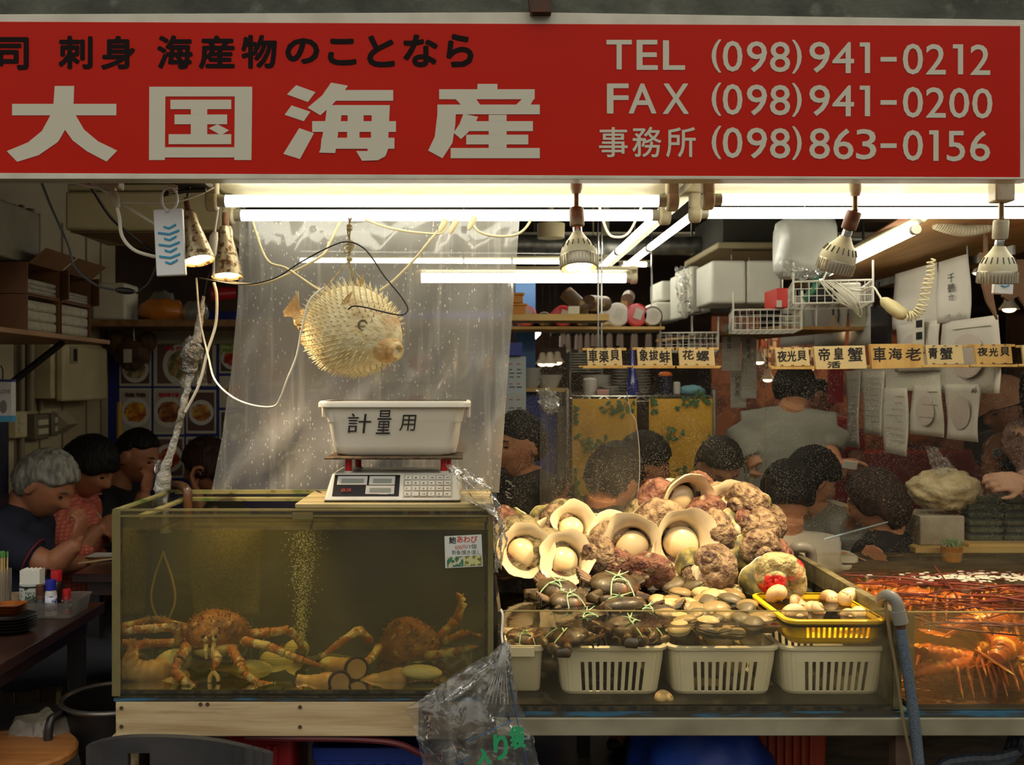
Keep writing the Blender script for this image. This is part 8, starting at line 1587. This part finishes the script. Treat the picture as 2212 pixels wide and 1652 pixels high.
sheet('long narrow sheet at the far end of the lower row', 1838, 1868, 800, 968, .016, lines=7); sheet('menu sheet with print, second in the lower row', 1870, 1916, 800, 940, .010, lines=9); sheet('long low sheet in the middle of the lower row', 1922, 1974, 838, 986, .020, lines=8); sheet('sheet with round print in the lower row', 1980, 2048, 832, 945, .014, stain=fp1, lines=3); sheet('sheet at the near end of the lower row', 2052, 2124, 830, 955, .008, stain=fp1); sheet('wide sheet behind the two lower sheets', 1846, 2040, 780, 845, .002)
o = MB().bb(MXX-.03, MXX-.015, yd(1934), yd(1896), PZ(745, yd(1934)), PZ(655, yd(1934))).build('black_board', M('black_speckled', rgb(26, 26, 30), .4, col2=rgb(60, 60, 64), scale=120, lo=.6, hi=.66)); tag(o, 'narrow black panel hanging under the handset', 'panel')
o = MB().tube(spline([(MXX-.03, yd(1915), 1.93), (MXX-.035, yd(1912), 1.87), (MXX-.03, yd(1905), 1.82), (MXX-.022, yd(1915), 1.765)], 6), .005, 8).build('black_hook', dk); tag(o, 'black hook above the narrow black panel', 'hook')
bc_ = thing('calendar_strip', 'white strip with black squares beside the name boards', 'card', (MXX-.03, yd(2005), 1.62)); MB().bb(MXX-.032, MXX-.03, yd(2014), yd(1990), PZ(760, yd(2014)), PZ(688, yd(2014))).build('strip', whp, bc_)
for k in range(3): MB().bb(MXX-.034, MXX-.0325, yd(2011), yd(1998), PZ(706+26*k, yd(2014)), PZ(690+26*k, yd(2014))).build('black_square', dk, bc_)
# far sheets beyond the name boards, in the middle
for i, (u0, v0, u1, v1, lab) in enumerate(((1560, 700, 1600, 800, 'far hanging sheet with a dark vertical word, beside the styrofoam row'), (1602, 720, 1634, 860, 'far hanging sheet nearest the standing person'), (1578, 800, 1612, 880, 'far hanging sheet under another, behind the name boards'))):
    Y = 5.0+.1*i; t = thing('menu_sheet', lab, 'menu sheet', P((u0+u1)/2, v1, Y)); MB().bb(PX(u0, Y), PX(u1, Y), Y, Y+.002, PZ(v1, Y), PZ(v0, Y)).build('paper', shm, t); m = MB()
    for k, ch in enumerate('刺身丼'): textp(m, ch, (u0+10, v0+10+k*16, u0+20, v0+24+k*16), Y-.001)
    m.build('lettering', ik, t, smooth=False, recalc=False)
    MB().tube([P((u0+u1)/2, v0, Y), (PX((u0+u1)/2, Y), Y, 2.795)], .002, 5).build('cord', wh, t)
# ---- name boards clipped along the top of the acrylic guard
nbm = M('pine_board', rgb(222, 182, 106), .5, col2=rgb(204, 160, 84), scale=4, stretch=(8, 8, 1)); nbl = M('pale_board', rgb(226, 202, 146), .55, col2=rgb(214, 186, 126), scale=4); kn_ = M('notch_brown', rgb(120, 70, 30), .6)
GY = 3.30; BY = 3.255
def nameboard(label, poly, chars, mat, strips=True, thick=.010):
    us = [p[0] for p in poly]; vs = [p[1] for p in poly]; t = thing('name_board', label, 'name board', P(sum(us)/4, max(vs), BY), 'wooden seafood name boards')
    MB().prism([(PX(u, BY), PZ(v, BY)) for u, v in poly], BY, BY+thick).build('board', mat, t, bevel=.001)
    if strips:
        for v in (min(vs)+2, max(vs)+2): MB().bb(PX(min(us)-9, BY), PX(max(us)+9, BY), BY-.004 if v > min(vs)+5 else BY+.011, BY+.018, PZ(v+3.5, BY), PZ(v-2.0, BY)).build('rail_strip', nbm, t, bevel=.001)
        for v in (min(vs)+2, max(vs)-3):
            for f in (.2, .5, .8): u = min(us)+(max(us)-min(us))*f; MB().bb(PX(u-3, BY), PX(u+3, BY), BY-.0012, BY-.0002, PZ(v+1, BY), PZ(v-1, BY)).build('notch', kn_, t)
    for ch, q in chars: m = MB(); textp(m, ch, q, BY-.0008, rot=.03, bold=.0009); m.build('lettering', ik, t, smooth=False, recalc=False)
nameboard('pine name board reading 車渠貝, nearest the plastic sheet', [(1268, 753), (1342, 751), (1345, 790), (1270, 790)], [('車', (1271, 755, 1291, 783)), ('渠', (1294, 757, 1315, 783)), ('貝', (1318, 756, 1338, 779))], nbl)
nameboard('pine name board reading 象拔蚌, in the middle of three', [(1376, 751), (1450, 750), (1453, 790), (1378, 790)], [('象', (1381, 754, 1400, 780)), ('拔', (1402, 756, 1422, 778)), ('蚌', (1424, 757, 1448, 784))], nbl)
nameboard('pine name board reading 花螺, third in the first row', [(1466, 750), (1542, 751), (1545, 790), (1468, 790)], [('花', (1474, 756, 1499, 777)), ('螺', (1504, 757, 1532, 780))], nbl)
nameboard('pine name board reading 夜光貝 beside the king crab board', [(1674, 752), (1746, 750), (1750, 790), (1678, 792)], [('夜', (1679, 757, 1700, 782)), ('光', (1700, 757, 1720, 781)), ('貝', (1722, 757, 1742, 779))], nbl)
nameboard('large pine name board reading 帝皇蟹活', [(1758, 748), (1868, 746), (1873, 796), (1763, 798)], [('帝', (1768, 751, 1793, 780)), ('皇', (1801, 750, 1822, 776)), ('蟹', (1831, 750, 1864, 781)), ('活', (1787, 780, 1816, 795))], nbl, False, .016)
nameboard('large pine name board reading 車海老 with a shiny smear', [(1880, 743), (1992, 742), (1998, 794), (1884, 797)], [('車', (1886, 749, 1914, 782)), ('海', (1919, 751, 1949, 777)), ('老', (1956, 751, 1990, 779))], nbm, False, .018)
nameboard('pine name board reading 青蟹', [(2000, 745), (2078, 745), (2083, 786), (2004, 788)], [('青', (2005, 750, 2026, 775)), ('蟹', (2030, 750, 2058, 777))], nbl)
nameboard('pine name board reading 夜光貝 at the lobster end', [(2104, 744), (2184, 743), (2188, 785), (2110, 787)], [('夜', (2111, 750, 2134, 769)), ('光', (2136, 751, 2156, 770)), ('貝', (2160, 749, 2181, 769))], nbm)
nameboard('pine name board cut by the picture edge', [(2208, 745), (2280, 745), (2284, 786), (2212, 786)], [('花', (2214, 752, 2236, 776))], nbl)
o = MB().bb(PX(1250, BY+.03), PX(1556, BY+.03), BY+.0185, BY+.026, PZ(793, BY), PZ(789, BY)).bb(PX(1660, BY+.03), PX(2300, BY+.03), BY+.0185, BY+.026, PZ(793, BY), PZ(789, BY)).build('board_rail', nbm); tag(o, 'thin pine rail clipped to the acrylic guard behind the name boards', 'rail')
# ---- acrylic guard and flexible film in front of the diners
gm_ = clear('acrylic_guard', (.97, .96, .93), haze=.004, gloss=.004, rough=.03, dcol=(.8, .74, .62), specks=.6, sscale=300, smudge=.015, fres=1.15, bscale=6)
def guard_pane(label, u0, u1, v0, v1, y):
    o = MB().bb(PX(u0, y), PX(u1, y), y, y+.005, PZ(v1, y), PZ(v0, y)).build('acrylic_guard', gm_, smooth=False); tag(o, label, 'acrylic screen')
guard_pane('clear water spotted acrylic screen behind the shell heap', 1165, 1655, 752, 1215, GY); guard_pane('clear water spotted acrylic screen behind the lobster tank', 1657, 2320, 750, 1200, GY); guard_pane('narrow clear acrylic strip beside the plastic sheet', 1076, 1163, 850, 1215, GY)
flx = clear('flexible_film', (.95, .94, .90), haze=.045, gloss=.03, rough=.08, dcol=(.75, .68, .55), smudge=.10, bscale=4, bump=.35, glint_streak=.10)
def fx(a, b): v = 846+300*b; ur = 1362+20*math.sin(b*3.0)-(8 if b < .2 else 0); return P(1166+(ur-1166)*a, v, GY-.03-.012*math.sin(5*a+3*b))
o = MB().grid(fx, 30, 24).build('flexible_film', flx, recalc=False, ang=180); tag(o, 'soft clear film hanging before the acrylic screen by the yellow curtain', 'plastic sheet')
m = MB(); e_ = [fx(1, t/20) for t in range(21)]; m.tube(e_, .0012, 5); q = m.build('film_edge', clear('film_edge_m', (.9, .9, .9), haze=.5, gloss=.2), o); q.parent = o
tw = clear('gathered_film', (.95, .95, .95), haze=.3, gloss=.15, bump=1.0, bscale=30); m = MB(); crumple(m, [[(1160, 842, 3.24), (1180, 838, 3.22), (1200, 846, 3.24)], [(1164, 870, 3.24), (1184, 880, 3.22), (1206, 872, 3.24)], [(1176, 890, 3.25), (1192, 892, 3.24), (1204, 884, 3.25)]], 16, 16, .012, 6, 8); o = m.build('gathered_film', tw, recalc=False); tag(o, 'gathered knot of clear film at the top corner of the soft film', 'plastic sheet')
o = MB().tube([P(1782, 1164, 3.22), P(1996, 1106, 3.75)], [.0035, .003], 6).build('acrylic_edge', M('acrylic_edge_glint', rgb(190, 206, 206), .2, coat=.5)); tag(o, 'bright acrylic sheet edge slanting behind the lobster tank', 'acrylic edge')  # the tube's reflection along the edge is put into its pale colour
# ---- tables, bag of noodles, food packs behind the guard
table('dark table between the people behind the shell heap', .35, 1.02, 3.64, 3.80, .86)
ctr = thing('back_counter', 'pale wooden counter behind the lobster tank', 'counter', (1.9, 3.75, FZ)); MB().bb(1.54, 2.6, 3.50, 4.05, .918, .936).build('counter_top', creamb, ctr); MB().bb(1.58, 2.58, 3.56, 4.0, FZ, .9175).build('counter_body', M('counter_grey', rgb(140, 126, 104), .6, col2=rgb(116, 102, 84), scale=3), ctr)
o = MB().bb(PX(1988, 3.55), PX(2084, 3.55), 3.55, 3.75, .9365, 1.040).build('white_crate', M('scuffed_white', rgb(186, 176, 154), .6, col2=rgb(140, 126, 100), scale=6), bevel=.004); tag(o, 'scuffed white crate under the bag of noodles', 'crate')
nd = thing('bag_of_noodles', 'big clear bag of pale noodles on the counter', 'bag', P(2040, 1100, 3.62)); m = MB(); m.ell(P(2040, 1058, 3.62), (.125, .09, .075), None, 48, 30, lambda p, d: Vector((p.x, p.y, max(p.z, -.066)))*(1+.16*mnoise.noise(d*3)+.08*mnoise.noise(d*8))); m.build('noodles', M('pale_noodle', rgb(216, 200, 156), .5, col2=rgb(190, 170, 122), scale=30, bump=.6, bscale=40, coat=.4), nd, ang=180)
m = MB(); crumple(m, [[(1996, 962, 3.58), (2020, 966, 3.56)], [(2010, 1000, 3.56), (2044, 990, 3.54)], [(2020, 1030, 3.55), (2070, 1016, 3.54)]], 12, 14, .012, 3, 7); m.build('bag_neck', wf, nd, recalc=False)
pkc = clear('clear_pack', (.92, .95, .92), haze=.16, gloss=.12, dcol=(.7, .76, .7)); grf = M('green_food', rgb(90, 110, 66), .5, col2=rgb(60, 80, 44), scale=40)
pkt = thing('food_pack', 'x', 'food pack', (0, 0, 0)); MB().bb(-.06, .06, -.045, .045, .002, .016).build('green_food', grf, pkt, bevel=.004); m = MB(); rbox_shell(m, [(.12, .09, .012, 0), (.134, .104, .014, .018), (.140, .110, .014, .019), (.134, .104, .014, .021), (.11, .08, .012, .026)]); m.build('clear_pack', pkc, pkt)
fu = False; pz0 = .9365
tr_ = MB().bb(PX(2078, 3.56), PX(2300, 3.56), 3.51, 3.72, pz0, pz0+.012).build('wooden_tray', creamb); tag(tr_, 'pale wooden tray under the stacked clear food packs', 'tray')
for c in range(3):
    for k in range(6):
        o = pkt if not fu else copy_tree(pkt); fu = True; o.location = (PX(2122+c*78, 3.6)+.004*(k % 2), 3.62, pz0+.0125+.027*k); o['label'] = ('clear food pack of greens in the stack beside the noodle bag', 'clear food pack of greens in the middle stack on the tray', 'clear food pack of greens in the stack at the picture edge')[c]; o['group'] = ('packs beside the noodle bag', 'packs in the middle stack', 'packs at the picture edge')[c]
pot = thing('green_pot', 'small pot of pale green sprouts under the counter edge', 'pot', (PX(2056, 3.44), 3.44, .90)); MB().lathe([(.001, 0), (.03, 0), (.036, .05), (.001, .05)], (PX(2056, 3.44), 3.44, .9005), 18).build('pot_body', orw, pot); m = MB(); rg = random.Random(2)
for k in range(50): a = rg.uniform(0, 6.28); d = rg.uniform(0, .03); q = Vector((PX(2056, 3.44)+d*math.cos(a), 3.44+d*math.sin(a), .946)); m.tube([q, q+Vector((rg.gauss(0, .008), rg.gauss(0, .008), .03))], [.003, .001], 4)
m.build('sprouts', M('pale_green', rgb(150, 176, 120), .6), pot); o = MB().bb(1.05, 2.5, 3.40, 3.48, FZ, .90).build('back_ledge', woodd); tag(o, 'dark ledge between the lobster tank and the pale counter', 'ledge')
fc = thing('grill_counter', 'white counter with grilled skewers behind the grey shirted person', 'counter', (PX(1620, 4.7), 4.75, FZ)); MB().bb(PX(1560, 4.7), PX(1700, 4.7), 4.7, 5.0, FZ, PZ(975, 4.7)).build('counter_body', whp, fc); MB().bb(PX(1580, 4.7), PX(1680, 4.7), 4.72, 4.8, PZ(974.8, 4.7), PZ(930, 4.7)).build('blue_case', bcol, fc)
for k in range(6): o = MB().tube(spline([P(1590+k*3, 938+k*5, 4.66), P(1610+k*2, 944+k*5, 4.66), P(1644, 946+k*5, 4.66)], 4), [.004]*4+[.009]*4+[.006], 8).build('grilled_prawn', M('grilled_orange', rgb(206, 104, 40), .4, col2=rgb(150, 66, 24), scale=20)); tag(o, 'grilled orange prawn piled on the far counter', 'prawn', 'grilled prawns on the far counter')
o = MB().box(P(1836, 1004, 4.05), (.055, .004, .035), (.5, .15, 0)).build('paper_sheet', M('white_paper', rgb(230, 228, 220), .6)); tag(o, 'white sheet of paper held out by the standing person', 'paper')
o = MB().bb(1.30, 1.52, 4.0, 4.5, FZ, 1.02).build('service_counter', M('service_white', rgb(170, 160, 140), .6)); o.location = (0, 0, 0); tag(o, 'pale service counter beyond the standing person', 'counter')
# ---- far market: lit stall, lamps, signs
far = thing('far_stall', 'far market stall with orange lit shelves', 'stall', (3.0, 7.9, FZ)); MB().bb(1.9, 3.9, 8.0, 8.06, FZ, 2.2).build('stall_back', M('stall_orange', rgb(150, 92, 60), .6, col2=rgb(84, 48, 36), scale=6, lo=.42, hi=.6), far); MB().bb(1.7, 4.0, 7.5, 7.9, 2.04, 2.09).build('stall_canopy', dk, far); MB().bb(1.9, 3.9, 7.4, 7.9, FZ, 1.0).build('stall_counter', M('stall_red', rgb(130, 40, 34), .6), far)
rg = random.Random(12); tgs = [M('tag_a', rgb(226, 200, 160), .6), M('tag_b', rgb(190, 90, 60), .6), M('tag_c', rgb(206, 170, 150), .6)]
for i in range(46):
    u = rg.uniform(1642, 1830); v = rg.uniform(695, 790); Y = 7.985; o = MB().bb(PX(u, Y), PX(u+rg.uniform(6, 16), Y), Y, Y+.01, PZ(v+rg.uniform(8, 18), Y), PZ(v, Y)).build('price_tag', tgs[i % 3]); tag(o, 'small price tag hanging in the far orange stall', 'price tag', 'price tags of the far stall')
for i in range(34):
    u = rg.uniform(1210, 1560); v = 719+rg.uniform(0, 2); Y = 7.0; o = MB().cyl(P(u, v, Y), P(u, v+rg.uniform(24, 44), Y), .012, .016, 8).build('hanging_tag', M('pale_tag', rgb(200, 176, 160), .6)); tag(o, 'pale tag in the hanging row deep in the market', 'tag', 'row of pale tags deep in the market')
o = MB().tube([P(1190, 722, 7.0), P(1640, 718, 7.0)], .012, 6).tube([P(1200, 722, 7.0), (PX(1200, 7), 7, 2.795)], .01, 5).tube([P(1630, 718, 7.0), (PX(1630, 7), 7, 2.795)], .01, 5).build('tag_rail', dk); tag(o, 'dark rail with pale tags deep in the market', 'rail')
lampm = light_mat('far_lamp', (1, .72, .42), 8.0)
def pend(label, u, v, Y, r, on=True):
    t = thing('pendant_lamp', label, 'lamp', P(u, v, Y), 'small lamps in the far market'); c = P(u, v, Y); MB().lathe([(.001, r*1.5), (r*.35, r*1.4), (r*.5, r*.7), (r, 0), (r*.92, 0), (.001, r*.3)], c, 20).build('shade', M('lamp_white', rgb(220, 200, 176), .5), t); MB().ell(c, (r*.6, r*.6, r*.3), None, 12, 8).build('bulb', lampm, t); MB().tube([c+Vector((0, 0, r*1.5)), (c.x, c.y, 2.795)], .004, 5).build('cord', dk, t)
for i, (u, v, Y, r, lab) in enumerate(((1800, 706, 4.6, .036, 'white lamp shade hanging beside the menu sheets'), (1658, 820, 6.8, .05, 'far lamp over the white haired stall, by the standing person'), (1740, 800, 7.2, .06, 'far lamp glowing past the standing persons head'), (1640, 782, 6.6, .05, 'far lamp beside the standing persons shoulder'), (1188, 786, 6.2, .05, 'far lamp cluster lamp nearest the blue panel'), (1172, 786, 6.5, .05, 'far lamp cluster lamp hidden behind the acrylic edge'), (1204, 783, 6.7, .05, 'far lamp cluster lamp next to the tray stand'), (1250, 710, 8.2, .05, 'tiny amber lamp deep under the back shelf'), (2110, 590, 5.5, .03, 'small lamp glowing beside the brown cardboard'), (2180, 668, 6.0, .06, 'long lamp glow behind the chevron tag'), (2175, 938, 7.0, .03, 'tiny red orange light behind the phone'))): pend(lab, u, v, Y, r)
o = MB().bb(PX(1790, 6.0), PX(1822, 6.0), 6.0, 6.02, PZ(870, 6.0), PZ(690, 6.0)).build('red_banner', M('red_banner', rgb(196, 34, 50), .6)); tag(o, 'red banner hanging in the far market behind the standing person', 'banner')
dsh = thing('dark_awning', 'dark awning across the far market above the orange stall', 'awning', (2.4, 6.6, 1.9)); MB().add([P(1640, 660, 6.4), P(1820, 640, 6.4), P(1830, 672, 6.4), P(1640, 720, 6.4), P(1640, 650, 7.2), P(1820, 634, 7.2), P(1830, 664, 7.2), P(1640, 712, 7.2)], [(0, 1, 2, 3), (7, 6, 5, 4), (0, 4, 5, 1), (1, 5, 6, 2), (2, 6, 7, 3), (3, 7, 4, 0)]).build('awning_cloth', dk, dsh)
l = bpy.data.lights.new('stall_fill_light', 'POINT'); l.energy = 14; l.color = (1, .7, .42); l.shadow_soft_size = .1; o = bpy.data.objects.new('stall_fill_light', l); COL.objects.link(o); o.location = (2.6, 7.2, 1.95)  # added warm light under the canopy, no lamp is seen there
for x, y in ((1.0, 6.2), (2.6, 5.4), (-.4, 6.4)):
    tube_light('fluorescent_light', 'ceiling tube light over the far diners, '+{1.0: 'middle of three', 2.6: 'towards the lobster side', -.4: 'towards the blue partition'}[x], [((x-.5, y, 2.70), (x+.5, y, 2.70))], MB().bb(x-.55, x+.55, y-.05, y+.05, 2.735, 2.798))
